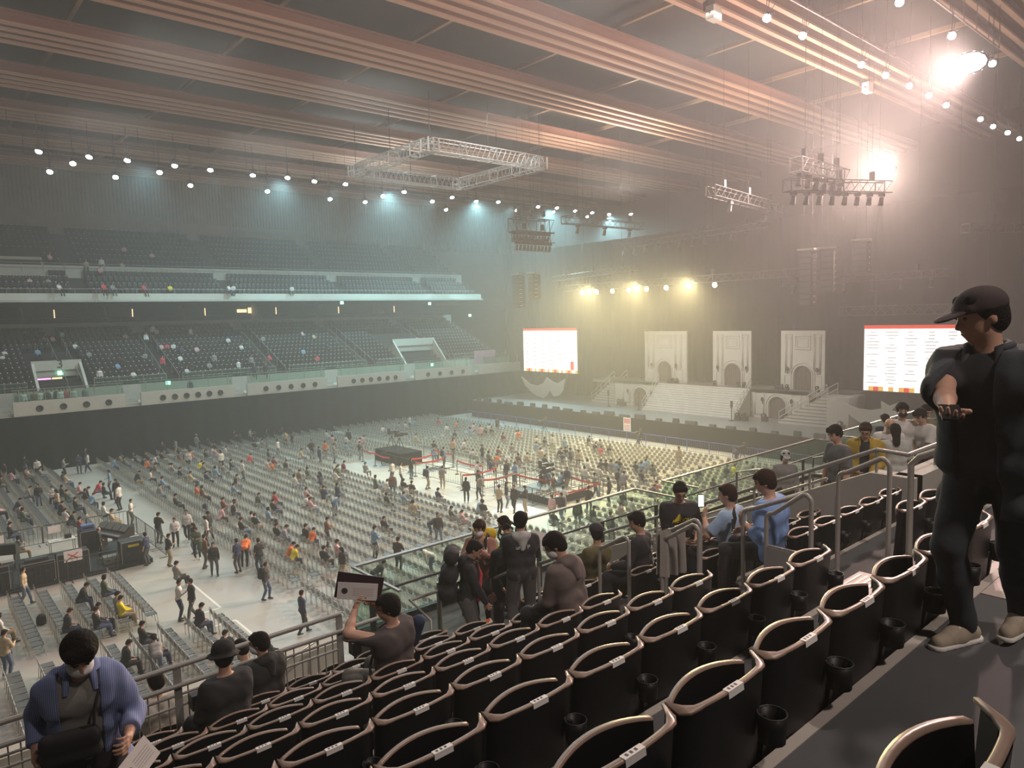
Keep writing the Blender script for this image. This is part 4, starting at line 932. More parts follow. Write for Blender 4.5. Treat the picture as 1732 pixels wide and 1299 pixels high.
for i, (y0, y1, zb, z0, z1) in enumerate([(2.74, 2.32, TZ(1), 10.39, 10.55), (3.66, 2.98, TZ(2)+0.22, 9.89, 10.13), (4.58, 4.15, TZ(3), 9.49, 9.66), (5.55, 5.10, TZ(4), 9.08, 9.27), (6.62, 6.2, TZ(5), 8.62, 8.76), (7.62, 7.2, TZ(6), 8.15, 8.3)]):
    hoop(6.12, y0, y1, zb, z0, z1, '%s grey hooped handrail going down the far edge of the aisle' % hl[i])
for i, (y0, y1, zb, z0, z1) in enumerate([(3.36, 2.93, TZ(2)+0.1, 9.93, 10.16), (4.56, 4.1, TZ(3), 9.43, 9.64)]):
    hoop(6.02, y0, y1, zb, z0, z1, '%s inner grey hooped handrail doubled beside the outer one' % hl[i], plate=(i == 0))
b = MB(); b.tube([(0, 0, 0), (0, 0, 0.76), (0, -0.06, 0.83), (0, -1.0, 1.27), (0, -2.2, 1.82)], 0.026, M_steel, 10); b.obj('tall_handrail', loc=(6.15, 2.17, TZ(0)), label='thick grey handrail rising to the right in front of the man in a cap', cat='handrail')
# ---- concrete wall beside the second block
b = MB()
b.prism([(3.1, 7.2), (3.1, 9.79), (3.6, 9.79), (5.88, 8.76), (7.9, 7.85), (7.9, 7.2)], M_conc, lambda u, v, w: (8.9+0.26*w, u, v))
b.bx(9.0, 24, 3.1, 3.36, 7.2, 9.79, M_conc)
for y in (4.0, 4.9, 5.8, 6.7): b.bx(8.893, 8.9, y, y+0.012, 7.5, 9.6-max(0, y-3.6)*0.45, M_drk)
b.obj('concrete_wall', label='bare concrete wall with a sloping top beside the second seat block', cat='wall')
for j in range(7):
    b = MB(); b.box((9.25+0.52*j, 3.06, 9.42), (0.12, 0.08, 0.22), M_blk); b.box((9.25+0.52*j, 3.0, 9.44), (0.08, 0.06, 0.12), M_drk); b.obj('wall_bracket', label='%s black seat bracket on the concrete wall, from the corner' % ordw(j+1), cat='bracket', group='black brackets on the concrete wall')
t = thing('wall_handrail', 'long grey handrail along the sloping top of the concrete wall', 'handrail')
b = MB(); b.tube([(8.98, 8.3, 7.95), (8.98, 5.88, 9.01), (8.98, 3.56, 10.07)], 0.027, M_steel, 10); b.obj('rail', t)
b = MB(); b.tube([(8.98, 3.56, 10.07), (8.98, 3.2, 10.05)], 0.024, M_steel, 10); b.tube([(8.98, 3.2, 10.05), (16, 3.2, 10.05)], 0.027, M_steel, 10); b.obj('rail', t)
b = MB(); b.tube([(9.05, 8.3, 7.75), (9.05, 5.88, 8.83), (9.05, 4.2, 9.6)], 0.02, M_steel, 8); b.obj('rail', t)
for y in (3.56, 4.4, 5.2, 6.0, 6.9, 7.8):
    z = 10.07-(y-3.56)*0.456; b = MB(); b.tube([(8.98, y, z), (8.98, y, z-0.3)], 0.018, M_steel, 6); b.obj('post', t)
for x in (9.9, 11.2, 12.6, 14): b = MB(); b.box((x, 3.2, 9.92), (0.09, 0.03, 0.26), M_steel); b.obj('post', t)
# ---- steel fence in front of the lowest row at the left
t = thing('steel_fence', 'long grey steel fence with four rails and upright bars before the lowest row', 'fence', (0, 7.9, TZ(6)))
b = MB(); b.tube([(-6, 0, 1.02), (3.92, 0, 1.02)], 0.028, M_steel, 10); b.obj('top_rail', t)
b = MB(); b.tube([(-6, -0.06, 0.83), (4.75, -0.06, 0.83)], 0.026, M_steel, 10); b.obj('top_rail', t)
for z in (0.70, 0.58): b = MB(); b.tube([(-6, 0, z), (3.92, 0, z)], 0.016, M_steel, 8); b.obj('middle_rail', t)
for x in (-4.5, -3.1, -1.7, -0.35, 1.06, 2.0, 3.9): b = MB(); b.box((x, 0, 0.5), (0.075, 0.03, 1.02), M_steel); b.obj('post', t)
for i in range(98):
    b = MB(); x = -5.9+i*0.1; b.tube([(x, 0, 0.02), (x, 0, 0.83 if i % 3 else 0.70)], 0.008, M_steel, 5); b.obj('baluster', t)
for i, x in enumerate((2.05, 3.95, 1.3)):
    b = MB(); b.box((x+0.1, 7.8, TZ(6)+0.62-0.04*i), (0.12, 0.12, 0.16), M_blk); b.tube([(x+0.1, 7.8, TZ(6)+0.6), (x+0.1, 7.8, TZ(6)+0.02)], 0.012, M_drk, 6); b.obj('fence_box', label='%s small black box on a stalk behind the steel fence' % ('left', 'right', 'middle')[i], cat='box', group='small black boxes by the steel fence')
b = MB()
b.tube([(2.9, 8.6, 6.2), (2.9, 8.6, 7.3), (4.2, 9.2, 7.32), (4.2, 9.2, 6.0)], 0.02, M_steel, 8)
b.obj('stair_rail', label='thin grey stair rail standing beyond the steel fence', cat='handrail')
# ---- green glass guards along the walkway
def glassbay(x0, x1, label, ends=(1, 1), y=9.25, z0=TZ(6), hgt=1.03, inner=True):
    t = thing('glass_guard', label, 'glass barrier', (x0, y, z0), 0, 'green glass guards of the near stand'); w = x1-x0
    b = MB(); b.bx(0, w, -0.035, 0.035, hgt, hgt+0.03, M_steel); b.obj('top_rail', t)
    n = max(2, round(w/1.35))
    for i in range(n):
        b = MB(); b.bx(w*i/n+0.012, w*(i+1)/n-0.012, -0.008, 0.008, 0.10, hgt, M_glass); b.obj('glass_panel', t)
    b = MB(); b.bx(-0.03, w+0.03, -0.05, 0.05, 0, 0.10, M_drk); b.bx(-0.03, w+0.03, -0.06, -0.03, -0.35, 0.05, M_drk); b.obj('base_channel', t)
    for e, x in ((ends[0], 0), (ends[1], w)):
        if e:
            b = MB(); b.bx(x-0.008, x+0.008, -1.3*e, 0, 0.1, hgt, M_glass); b.obj('glass_panel', t)
            b = MB(); b.bx(x-0.02, x+0.02, -1.3*e, 0, hgt, hgt+0.03, M_steel); b.obj('side_rail', t); b = MB(); b.bx(x-0.03, x+0.03, -1.3*e, 0, 0, 0.1, M_drk); b.obj('base_channel', t)
    if inner:
        b = MB(); b.tube([(0.1, -0.55, 0.80), (w-0.05, -0.55, 0.80)], 0.02, M_drk, 8); b.obj('inner_rail', t)
        for i in range(max(2, round(w/1.6))+1):
            x = w*i/max(2, round(w/1.6)); b = MB(); b.box((x, -0.55, 0.4), (0.09, 0.03, 0.82), M_drk); b.obj('post', t)
    return t
glassbay(4.82, 11.3, 'green glass guard with a steel top rail at the walkway behind the backpack men')
glassbay(12.25, 19.1, 'green glass guard of the second bay, behind the man in the yellow print shirt', ends=(0.7, 0.5))
glassbay(20.0, 30.0, 'green glass guard of the farthest bay, beside the man in a mustard jacket', ends=(0.7, 0.3))
for i, (x, y) in enumerate(((12.6, 8.4), (15.2, 7.9), (16.4, 7.9))):
    b = MB()
    b.tube([(x, y-1.2, TZ(5)), (x, y-1.2, TZ(5)+1.0), (x+0.2, y-1.1, TZ(5)+1.06), (x+1.5, y+0.2, TZ(5)+0.6), (x+1.5, y+0.2, TZ(6)-0.2)], 0.022, M_steel, 8)
    b.tube([(x+0.1, y-1.2, TZ(5)+0.6), (x+1.5, y+0.2, TZ(5)+0.2)], 0.016, M_steel, 8)
    b.obj('stair_rail', label='%s grey bent stair rail by the glass guards' % ordw(i+1), cat='handrail', group='bent stair rails by the glass')
b = MB(); b.tube([(5.0, 7.5, 7.17), (5.0, 7.5, 7.9), (5.0, 8.0, 8.02), (6.2, 8.0, 8.02)], 0.022, M_steel, 8); b.tube([(5.55, 8.1, 7.17), (5.55, 8.1, 8.1)], 0.035, M_steel, 6); b.obj('corner_handrail', label='grey handrail bending round the corner of the glass guard', cat='handrail')
# ================================================================ the arena floor
def chair_parts(t=None):
    # faces +X ; folding chair: tube frame, flat pad, rounded back
    fr = MB()
    for s in (-1, 1):
        y = s*0.20
        fr.tube([(-0.24, y, 0), (-0.20, y, 0.46), (-0.26, y*0.98, 0.80)], 0.011, M_chair, 5)
        fr.tube([(0.22, y, 0), (0.18, y, 0.43), (-0.20, y, 0.455)], 0.011, M_chair, 5)
        fr.tube([(0.24, y, 0.02), (-0.26, y, 0.02)], 0.009, M_chair, 4)
    fr.tube([(-0.26, -0.196, 0.80)]+[(-0.27, -0.196*math.cos(PI*i/6), 0.80+0.055*math.sin(PI*i/6)) for i in range(7)]+[(-0.26, 0.196, 0.80)], 0.011, M_chair, 5)
    fr.tube([(0.18, -0.2, 0.43), (0.18, 0.2, 0.43)], 0.010, M_chair, 4)
    se = MB(); se.bx(-0.18, 0.20, -0.19, 0.19, 0.445, 0.475, M_chseat)
    ba = MB(); n = 12; V = []
    for s in (0, 1): V += [(-0.235-0.03*math.sin(PI*i*2/n)*0.5-s*0.018, 0.18*math.cos(2*PI*i/n), 0.70+0.135*math.sin(2*PI*i/n)) for i in range(n)]
    ba.add(V, [tuple(range(n)), tuple(range(n, 2*n))[::-1]]+[(i, i+n, (i+1) % n+n, (i+1) % n) for i in range(n)], M_chback)
    lb = MB(); lb.bx(-0.285, -0.262, -0.04, 0.04, 0.79, 0.86, M_lab)
    if t is None: return fr, se, ba, lb
    fr.obj('frame', t); se.obj('seat', t); ba.obj('backrest', t); lb.obj('seat_number_label', t)
def lo_chair(V, F, I, x, y):
    o = len(V)
    P = [(-.18,-.19,.46),(.2,-.19,.46),(.2,.19,.46),(-.18,.19,.46), (-.24,-.11,.58),(-.24,.11,.58),(-.26,.18,.70),(-.26,.11,.82),(-.26,-.11,.82),(-.26,-.18,.70),
         (-.285,-.04,.80),(-.285,.04,.80),(-.285,.04,.86),(-.285,-.04,.86), (-.24,-.2,0),(-.22,-.2,0),(-.25,-.2,.8),(-.27,-.2,.8), (-.24,.2,0),(-.22,.2,0),(-.25,.2,.8),(-.27,.2,.8),
         (.22,-.2,0),(.24,-.2,0),(.19,-.2,.44),(.17,-.2,.44), (.22,.2,0),(.24,.2,0),(.19,.2,.44),(.17,.2,.44), (-.18,-.19,.44),(.2,-.19,.44),(.2,.19,.44),(-.18,.19,.44),
         (-.265,-.2,.8),(-.265,-.12,.88),(-.265,.12,.88),(-.265,.2,.8),(-.265,.18,.8),(-.265,.11,.86),(-.265,-.11,.86),(-.265,-.18,.8),
         (.17,-.2,.43),(.2,-.2,.43),(.2,.2,.43),(.17,.2,.43), (.2,-.2,.48),(.2,.2,.48)]
    V += [(x+a, y+c, d) for a, c, d in P]
    Q = [((0,1,2,3),0),((4,5,6,7,8,9),1),((10,11,12,13),2),((14,15,16,17),3),((18,19,20,21),3),((22,23,24,25),3),((26,27,28,29),3),((33,32,31,30),0),((34,35,40,41),3),((35,36,39,40),3),((36,37,38,39),3),((43,44,47,46),3)]
    for q, m in Q: F.append(tuple(o+i for i in q)); I.append(m)
BLOCKS = [  # x0, x1, y0, y1, words
    (-0.2, 9.0, 30.0, 36.2, 'left block below the sound desk'), (-0.2, 9.0, 19.8, 28.2, 'left block nearest the steel fence'),
    (-0.2, 8.6, 47.0, 68.5, 'left block behind the sound desk'),
    (12.2, 25.2, 14.5, 28.4, 'near part of the main block'), (12.2, 25.2, 29.4, 41.0, 'middle of the main block'), (12.2, 25.2, 42.0, 55.0, 'far middle of the main block'), (12.2, 25.2, 56.0, 68.5, 'far part of the main block'),
    (26.0, 33.4, 53.5, 68.5, 'far block beside the red belts'), (26.0, 33.4, 14.5, 27.4, 'near block beside the white floor'),
    (34.4, 47.6, 14.5, 29.0, 'near front block'), (34.4, 47.6, 30.0, 42.0, 'middle front block'), (34.4, 47.6, 43.0, 55.0, 'far middle front block'), (34.4, 47.6, 56.0, 68.5, 'far front block')]
# x, y, pose (0 seated, 1 standing, 2 bending), colour index, extra (1 backpack, 2 cap, 3 bald)
KEYS = 'kwgnbpodexrmyht'
PEOPLE = [
(7.3,69.7,1,0,0),(7.9,67.4,1,1,0),(5.8,67.4,1,0,0),(9.4,65.5,1,2,0),(10.7,66.9,1,3,0),(11.6,69.4,1,0,0),(11.3,66.6,1,1,0),(13.4,66.4,0,2,0),
(12.1,64.7,0,4,0),(6,65.3,0,5,0),(6.7,65.4,0,6,0),(7.2,65.3,0,1,0),(7.5,65.4,0,2,0),(9.1,61.8,0,7,0),(9.4,60.6,0,8,0),(5.2,63.2,0,0,0),
(11,57.3,1,4,2),(10.6,53.4,1,0,0),(10.3,51.2,1,1,0),(9.9,46.6,1,1,0),(9.8,55.7,0,10,0),(10.1,54.8,0,0,0),(8,56.5,0,0,0),(6.5,56,1,0,0),
(7.1,54.7,1,1,0),(7.1,52.8,1,8,0),(6.1,57.6,0,2,0),(7.8,54.3,0,7,0),(8.9,56.3,0,5,0),(8.8,54.1,0,0,0),(9.2,54.2,0,0,0),(9,52.2,0,4,0),
(8.7,48.3,0,1,0),(8.8,46,0,8,0),(7.9,51.2,0,0,0),(7,51,0,0,0),(6.9,48.6,0,1,0),(7.1,47.6,0,0,0),(7.1,45.5,0,11,0),(5,54.4,0,3,0),
(4.8,51.6,0,2,0),(5.1,51,0,7,0),(4.3,53.6,0,5,0),(4,46.8,0,0,0),(4,43.6,0,0,0),(7,40.2,1,0,3),(8.7,38.1,1,3,0),(10.1,41.5,1,0,0),
(10.6,40.2,1,1,0),(11.4,40.8,1,1,0),(12.3,40,1,0,0),(11.9,39.1,1,1,0),(9.4,37.1,1,0,0),(11,38.2,1,0,0),(10.8,37.2,1,7,0),(10.6,35.5,1,6,1),
(10.6,34.1,1,0,1),(11.6,33.7,1,3,0),(12.1,34.3,2,9,0),(12.3,32.8,1,0,0),(11.2,29.4,1,0,1),(13.2,32.7,0,9,0),(13.7,32.4,0,12,0),(3.4,36.4,1,8,0),
(5.2,33.9,0,0,0),(6,33.9,0,7,0),(8.8,33.5,0,2,0),(7.8,29.8,1,1,0),(8.2,29.4,1,0,0),(6,31.4,0,2,0),(5.9,30.6,0,12,0),(7.7,27.4,0,0,0),
(3.7,30.8,0,0,0),(4.7,30.5,0,0,0),(4.9,30.1,0,1,0),(2.3,32.5,0,1,0),(14,64.7,0,7,0),(14.7,65.3,0,0,0),(14.1,62.2,0,9,0),(15,63.4,0,0,0),
(15.8,66,0,0,0),(15.9,63.8,0,1,0),(16.6,64.8,0,0,0),(17.4,63.5,0,11,0),(17.9,63.2,1,2,0),(17.5,61,1,1,0),(18.6,68.2,1,2,0),(17.2,67.2,1,0,0),
(20.6,69,1,2,2),(21.2,67.6,1,0,0),(24.1,69.1,1,0,0),(24.2,67.7,1,0,0),(25.6,68.9,1,2,0),(25.7,67.8,1,0,0),(26.7,67.6,1,0,0),(28.5,67.9,1,0,0),
(27.3,64.4,1,8,0),(25,60.7,1,1,0),(27.5,63.5,1,0,0),(25,64.2,0,2,0),(23.7,63.8,0,0,0),(20.9,65.7,0,0,0),(20.7,63.7,0,1,0),(20.1,62.6,0,5,0),
(19.4,58.8,1,1,0),(21.2,63.4,0,1,0),(18.8,63.1,0,9,0),(19.1,62.5,0,0,0),(17.8,58.4,0,12,0),(17.6,56.7,0,2,0),(17.4,54.5,0,4,0),(18.6,55.3,0,2,0),
(19,53.1,1,1,0),(19.7,56.3,0,0,0),(21.6,57.9,0,10,0),(22.7,58.4,0,0,0),(21.3,54.5,0,5,0),(21.3,53.5,0,9,0),(22.5,54.7,0,11,0),(22.3,52.9,0,0,0),
(13.9,57.2,0,1,0),(15,59.6,0,6,0),(15.5,58.6,0,1,0),(15.9,58.2,0,2,0),(15.9,55.8,0,0,0),(15.4,53.7,0,8,0),(16.7,53.2,0,3,0),(12.8,57.5,0,0,0),
(13.7,53.6,0,4,0),(12.9,51.4,0,2,0),(14.7,49.4,0,9,0),(14.6,48.1,0,6,0),(16,47.7,0,4,0),(17.7,50.4,0,0,0),(13.1,47.1,0,0,3),(14.9,42.8,0,0,0),
(15,44.4,0,11,0),(13.8,41.9,0,5,0),(14.3,42.8,0,1,0),(16.6,43.9,0,7,0),(17,43.2,0,10,0),(16.3,41.2,0,0,0),(15.9,39.7,0,4,0),(14.9,39,0,0,0),
(14.6,39.3,0,1,0),(14.7,36.2,0,0,0),(14.7,35.6,0,13,0),(13.6,38.8,0,0,0),(4.9,26.3,0,0,0),(5.7,27.6,0,0,0),(5.8,26.2,0,6,0),(5.8,25.2,2,2,0),
(8,24.5,0,3,0),(2,29,1,8,0),(8.7,23.3,0,0,0),(3,25.7,0,0,0),(10.9,25.1,1,3,0),(18,41.4,0,1,0),(19.5,39.4,2,4,0),(19.6,42.7,0,5,0),
(18.6,40.2,0,5,0),(20,41.9,0,3,0),(21.1,44.3,1,3,0),(21.7,46.7,0,0,0),(20.5,46.8,0,1,0),(21.5,48.2,0,6,0),(21.7,48.9,0,7,0),(23.7,48.5,0,0,0),
(23.8,47.9,0,7,0),(23.4,46.1,0,1,0),(25.6,48.7,0,11,0),(26.1,47.2,0,2,0),(21.5,42.3,0,3,0),(16.4,34.1,1,6,0),(15.9,34.7,0,0,0),(15.9,34,0,9,0),
(14.8,30.7,0,0,0),(15.7,31.3,0,5,0),(14.6,28.9,1,0,0),(17.2,30.6,1,4,0),(19,33.2,0,0,0),(17,28.1,1,0,0),(20.9,31.2,2,0,0),(20.8,30.2,1,0,0),
(24.6,56.1,0,8,0),(26.3,57.8,0,1,0),(27.4,64.7,1,8,0),(26.7,57.6,1,0,0),(25.9,54.5,1,3,0),(27.4,56.5,1,9,0),(27.2,54.5,1,2,0),(30,60.8,0,5,0),
(31.3,64,0,1,0),(31.7,60.3,1,0,0),(30.9,59.8,0,1,0),(29.4,54.1,1,0,0),(32.6,58.6,0,5,0),(29.4,56.1,0,4,0),(29.7,58.4,0,2,0),(31,57.6,0,5,0),
(37.2,62.7,0,1,0),(38.7,62.8,0,2,0),(39.4,62.9,0,1,0),(41.2,64.4,1,1,0),(41.5,64.1,0,4,0),(43.3,62.3,0,10,0),(43.8,59.2,0,9,0),(41.7,58.1,0,1,0),
(39.8,54.4,0,0,0),(41.2,54.4,0,4,0),(43.3,56.1,0,5,0),(41.4,52.5,1,5,0),(42.6,53.4,0,0,0),(43.4,53.4,0,0,0),(45.9,55.4,1,0,0),(44.6,54.8,0,1,0),
(35.9,55.3,0,8,0),(34.8,51,0,0,0),(35.2,48.5,1,8,0),(36.6,50.9,0,10,0),(36.7,49.4,0,1,0),(33.2,48.6,0,4,0),(32.5,46.1,1,4,1),(34.6,45.1,0,1,0),
(35.5,44.8,1,0,0),(34.3,42.2,0,9,0),(33.2,41,0,3,0),(34.8,43.3,0,7,0),(41.9,49.5,0,11,0),(43,49.7,0,1,0),(43.3,49.4,0,9,0),(38.4,44.9,0,2,0),
(36.8,44.3,0,6,0),(36.4,40.8,0,8,0),(32.4,38.2,1,0,1),(32.3,37.1,1,4,0),(26.8,44.5,1,1,0),(26.6,43.1,1,1,0),(28.3,44.4,1,0,0),(24.3,40.4,1,6,0),
(23.7,38.9,0,1,0),(22.2,37.6,0,0,0),(23.4,37.2,0,4,0),(21.8,34.8,0,8,0),(23.7,42.2,0,7,0),(23.6,41.1,0,1,0),(25.7,40,0,0,0),(25.5,39.1,0,0,0),
(27.4,40.9,1,3,1),(28.2,40.2,1,2,0),(25.6,36.2,0,3,0),(27,35.9,1,0,0),(28.1,35.9,1,2,1),(27,32.6,1,8,2),(28,33.1,1,0,0),(27.7,32,1,0,0),
(28.2,31.5,1,0,0),(24.7,32.2,0,4,0),(25.4,31.9,0,0,0),(23.3,32.1,0,7,0),(22.9,31.4,0,5,0),(31.7,40.8,0,1,0),(30.1,38.6,0,0,0),(18,26.7,2,1,0),
(18.8,26.5,0,0,0),(14.9,26.7,2,0,0),(42.3,44.8,0,0,0),(42,45.8,0,1,0),(42.4,43.7,1,1,0),(43.4,43.4,0,4,0),(40.8,43.8,0,4,0),(39.4,40.1,0,0,0),
(38.5,39,0,3,0),(38.8,38,1,3,1),(38.7,37.1,1,8,0),(37.7,35.4,0,1,0),(45.6,42.2,0,0,0),(43.2,39.8,0,0,0),(42.8,38.5,0,10,0),(43.2,38.5,0,0,0),
(44.8,40.5,0,2,0),(38.4,35,0,3,0),(38.5,34.4,0,0,0),(40.6,40.4,0,0,0),(38.4,41.3,0,8,0),(36.2,40.6,0,6,0),(34.5,37.2,0,2,0),(32.7,34.9,0,0,0),
(33.4,35,0,4,0),(32.7,33.7,0,2,0),(33.7,33.4,1,3,0),(33.3,33.8,0,4,0),(36,33.7,0,1,0),(33.6,30.8,1,2,0),(36.4,33.2,0,1,0),(38.5,34,0,2,0),
(38.3,33.3,0,4,0),(39.3,33.6,0,0,0),(40.9,32.4,0,4,0),(41.9,33,0,14,0),(40.1,32.2,0,0,0),(39.3,31.8,0,4,0),(39.7,30.8,0,7,0),(37.5,30.3,0,0,0),
(35.6,30.5,1,2,1),(35.2,29.7,1,13,0),(33.1,29.1,1,0,0),(32.5,28,0,0,0),(35.4,27.8,0,9,0),(35.2,27.1,0,3,0),(30.4,28.4,1,0,0),(29.7,29.8,1,1,0),
(27.8,28.8,1,5,0),(28.2,28.4,1,0,1),(26.7,28,0,3,0),(48.1,38.9,1,3,0),(44.4,32,1,8,0),(47.2,28.8,1,3,0),(36.5,38.7,0,0,0),(44.4,26.4,0,1,0),
(40.7,27.6,0,0,0),(42,26.9,0,0,0),(43.1,26.6,0,12,0),(43.5,25.3,0,0,0),(44.4,27.8,0,1,0),(27.7,26.7,1,0,1),(28.5,26.3,0,0,0),(27.3,24,1,3,1),
(30.5,25.7,0,5,0),(30.9,25.6,0,1,0),(38.8,25.5,0,0,0),(36.8,23.3,0,0,0),(25.9,22.4,0,0,0)]
ppl = []
for a, c, d, e, g in PEOPLE: ppl.append([a, c, 'stb'[d], KEYS[e], '-bcl'[g]])
chairs = []
for bi, (x0, x1, y0, y1, w) in enumerate(BLOCKS):
    nr = int((x1-x0)/0.95); nc = int((y1-y0)/0.5)
    for r in range(nr+1):
        for c in range(nc+1):
            x = x0+0.4+0.95*r; y = y0+0.25+0.5*c
            if bi == 0 and r > 7: continue
            if x > x1+0.3 or not seen((x, y, 0.8), 10): continue
            chairs.append((x, y, bi, r, c))
CX = np.array([(c[0], c[1]) for c in chairs])
# seated people take the nearest chair
taken = set()
for p in ppl:
    if p[2] == 's':
        d = ((CX-np.array([p[0]-0.05, p[1]]))**2).sum(1)
        for t_ in taken: d[t_] = 99
        j = int(d.argmin())
        if d[j] < 0.8: taken.add(j); p[0], p[1] = chairs[j][0]+0.05, chairs[j][1]
chairs_s = sorted(chairs, key=lambda c: (Vector((c[0], c[1], 0.5))-CAMV).length)
solo = chairs_s[:300]; rest = chairs_s[300:]
ch0 = thing('folding_chair', 'x', 'chair'); chair_parts(ch0)
for i, (x, y, bi, r, c) in enumerate(solo):
    o = ch0 if i == 0 else dup(ch0, (0, 0, 0)); o.location = (x, y, 0)
    tag(o, 'grey chair, %s from near end, %s row of the %s' % (ordw(c+1), ordw(r+1), BLOCKS[bi][4]), 'chair', 'grey folding chairs on the arena floor')
V, F, I = [], [], []
for x, y, *_ in rest: lo_chair(V, F, I, x, y)
me = bpy.data.meshes.new('folding_chair'); me.from_pydata(V, [], F)
for m in (M_chseat, M_chback, M_lab, M_chair): me.materials.append(m)
me.polygons.foreach_set('material_index', I); me.update()
o = bpy.data.objects.new('folding_chair', me); COL.objects.link(o); tag(o, 'endless rows of grey folding chairs covering the arena floor', 'chair', kind='stuff')
# tape lines on the floor
b = MB(); b.bx(9.42, 9.52, 29.95, 36.4, 0.0, 0.004, M_tape); b.bx(8.6, 9.5, 29.9, 30.0, 0, 0.004, M_tape); b.bx(9.42, 9.52, 20, 28.2, 0, 0.004, M_tape); b.bx(8.4, 9.5, 28.2, 28.3, 0, 0.004, M_tape)
b.obj('floor_tape', label='thin white tape lines on the grey floor beside the aisle', cat='tape')
b = MB(); b.bx(25.6, 29.2, 25.5, 33.2, 0.0, 0.02, M_tape); b.obj('white_floor_panel', label='white floor sheet under the suited staff', cat='floor panel')
# ---- crowd barriers (upright bars) and belts
def barrier_mesh(w, m, hgt=1.1, bars=10):
    b = MB(); b.tube([(0, 0, 0.12), (0, 0, hgt-0.05), (0.05, 0, hgt), (w-0.05, 0, hgt), (w, 0, hgt-0.05), (w, 0, 0.12)], 0.022, m, 5); b.tube([(0, 0, 0.15), (w, 0, 0.15)], 0.018, m, 5)
    for i in range(1, bars): b.tube([(w*i/bars, 0, 0.15), (w*i/bars, 0, hgt)], 0.009, m, 4)
    for x in (0.15, w-0.15): b.tube([(x, -0.3, 0.01), (x, 0.3, 0.01)], 0.018, m, 4)
    return b.mesh('barrier')
bm = {}
def fence(pts, m, word, cat_, grp, w=2.0, nm='crowd_barrier'):
    k = 0
    for (xa, ya), (xb, yb) in zip(pts[:-1], pts[1:]):
        L = math.hypot(xb-xa, yb-ya); n = max(1, round(L/w)); a = math.atan2(yb-ya, xb-xa)
        for i in range(n):
            key = (m.name, round(L/n, 1))
            if key not in bm: bm[key] = barrier_mesh(L/n-0.04, m)
            o = bpy.data.objects.new(nm, bm[key]); COL.objects.link(o); o.location = (xa+(xb-xa)*i/n, ya+(yb-ya)*i/n, 0); o.rotation_euler = (0, 0, a); k += 1
            tag(o, word % ordw(k), cat_, grp)
fence([(-1, 45.9), (9.6, 45.9), (9.7, 38.6)], M_drk, 'black upright-bar barrier %s around the sound desk, clockwise', 'barrier', 'barriers round the sound desk')
fence([(-1, 38.2), (7.4, 38.2)], M_drk, 'black upright-bar barrier %s along the front of the sound desk', 'barrier', 'barriers before the sound desk')
fence([(29.6, 30.6), (29.6, 36.2), (34.2, 36.2), (34.2, 30.6), (29.6, 30.6)], M_drk, 'dark barrier %s round the near camera platform', 'barrier', 'barriers round the near camera platform')
fence([(29.4, 37.5), (29.4, 50.5), (33.6, 50.5), (33.6, 37.5), (29.4, 37.5)], M_drk, 'dark barrier %s of the red-belted queue pen', 'barrier', 'barriers of the queue pen')
fence([(50.2, 66), (50.2, 20)], M_blue, 'blue barricade %s along the stage front, from the far side', 'barrier', 'blue barricades before the stage', 2.2, 'blue_barricade')
def belt(pts, label):
    t = thing('belt_barrier', label, 'belt barrier', (*pts[0], 0), 0, 'red belt barriers'); o = Vector((*pts[0], 0))
    for (xa, ya), (xb, yb) in zip(pts[:-1], pts[1:]):
        A, B = Vector((xa, ya, 1.0))-o, Vector((xb, yb, 1.0))-o; b = MB(); n = 6; V = []
        for i in range(n+1):
            p = A.lerp(B, i/n); sag = 0.12*(1-(2*i/n-1)**2); V += [p-Vector((0, 0, sag)), p-Vector((0, 0, sag-0.13))]
        d = (B-A).normalized().cross(Vector((0, 0, 1)))*0.01
        V2 = [v+d for v in V]; N = len(V)
        b.add(V+V2, [(2*i, 2*i+2, 2*i+3, 2*i+1) for i in range(n)]+[(N+2*i+1, N+2*i+3, N+2*i+2, N+2*i) for i in range(n)]+[(2*i+1, 2*i+3, N+2*i+3, N+2*i+1) for i in range(n)], M_red); b.obj('belt', t, label='red belt')
    for x, y in pts: q = MB(); q.tube([Vector((x, y, 0))-o, Vector((x, y, 1.05))-o], 0.03, M_drk, 6); q.lathe(Vector((x, y, 0))-o, ((0.17, 0), (0.17, 0.03), (0.03, 0.05)), M_drk, 10); q.obj('post', t)
belt([(29.2, 53.2), (29.0, 50.8), (28.8, 48.2)], 'sagging red belt at the far left end of the queue pen')
belt([(29.6, 46.6), (31.8, 46.6)], 'short red belt at the back of the queue pen'); belt([(29.1, 45.0), (31.6, 44.7)], 'red belt crossing behind the man with a lilac backpack')
belt([(31.7, 43.2), (31.8, 40.2)], 'red belt sloping along the middle of the queue pen'); belt([(28.9, 38.8), (31.9, 38.8)], 'red belt in front of the grey backpack man'); belt([(28.9, 36.6), (31.5, 36.5)], 'red belt over the white floor sheet')
belt([(31.6, 36.4), (32.0, 33.0)], 'red belt on the far side of the near camera platform'); belt([(33.6, 32.9), (33.5, 30.3)], 'red belt at the stage end of the near camera platform'); belt([(33.4, 30.2), (29.5, 30.3)], 'long red belt on the near side of the camera platform')
belt([(33.2, 48.5), (33.0, 45.5)], 'red belt at the stage side of the queue pen')
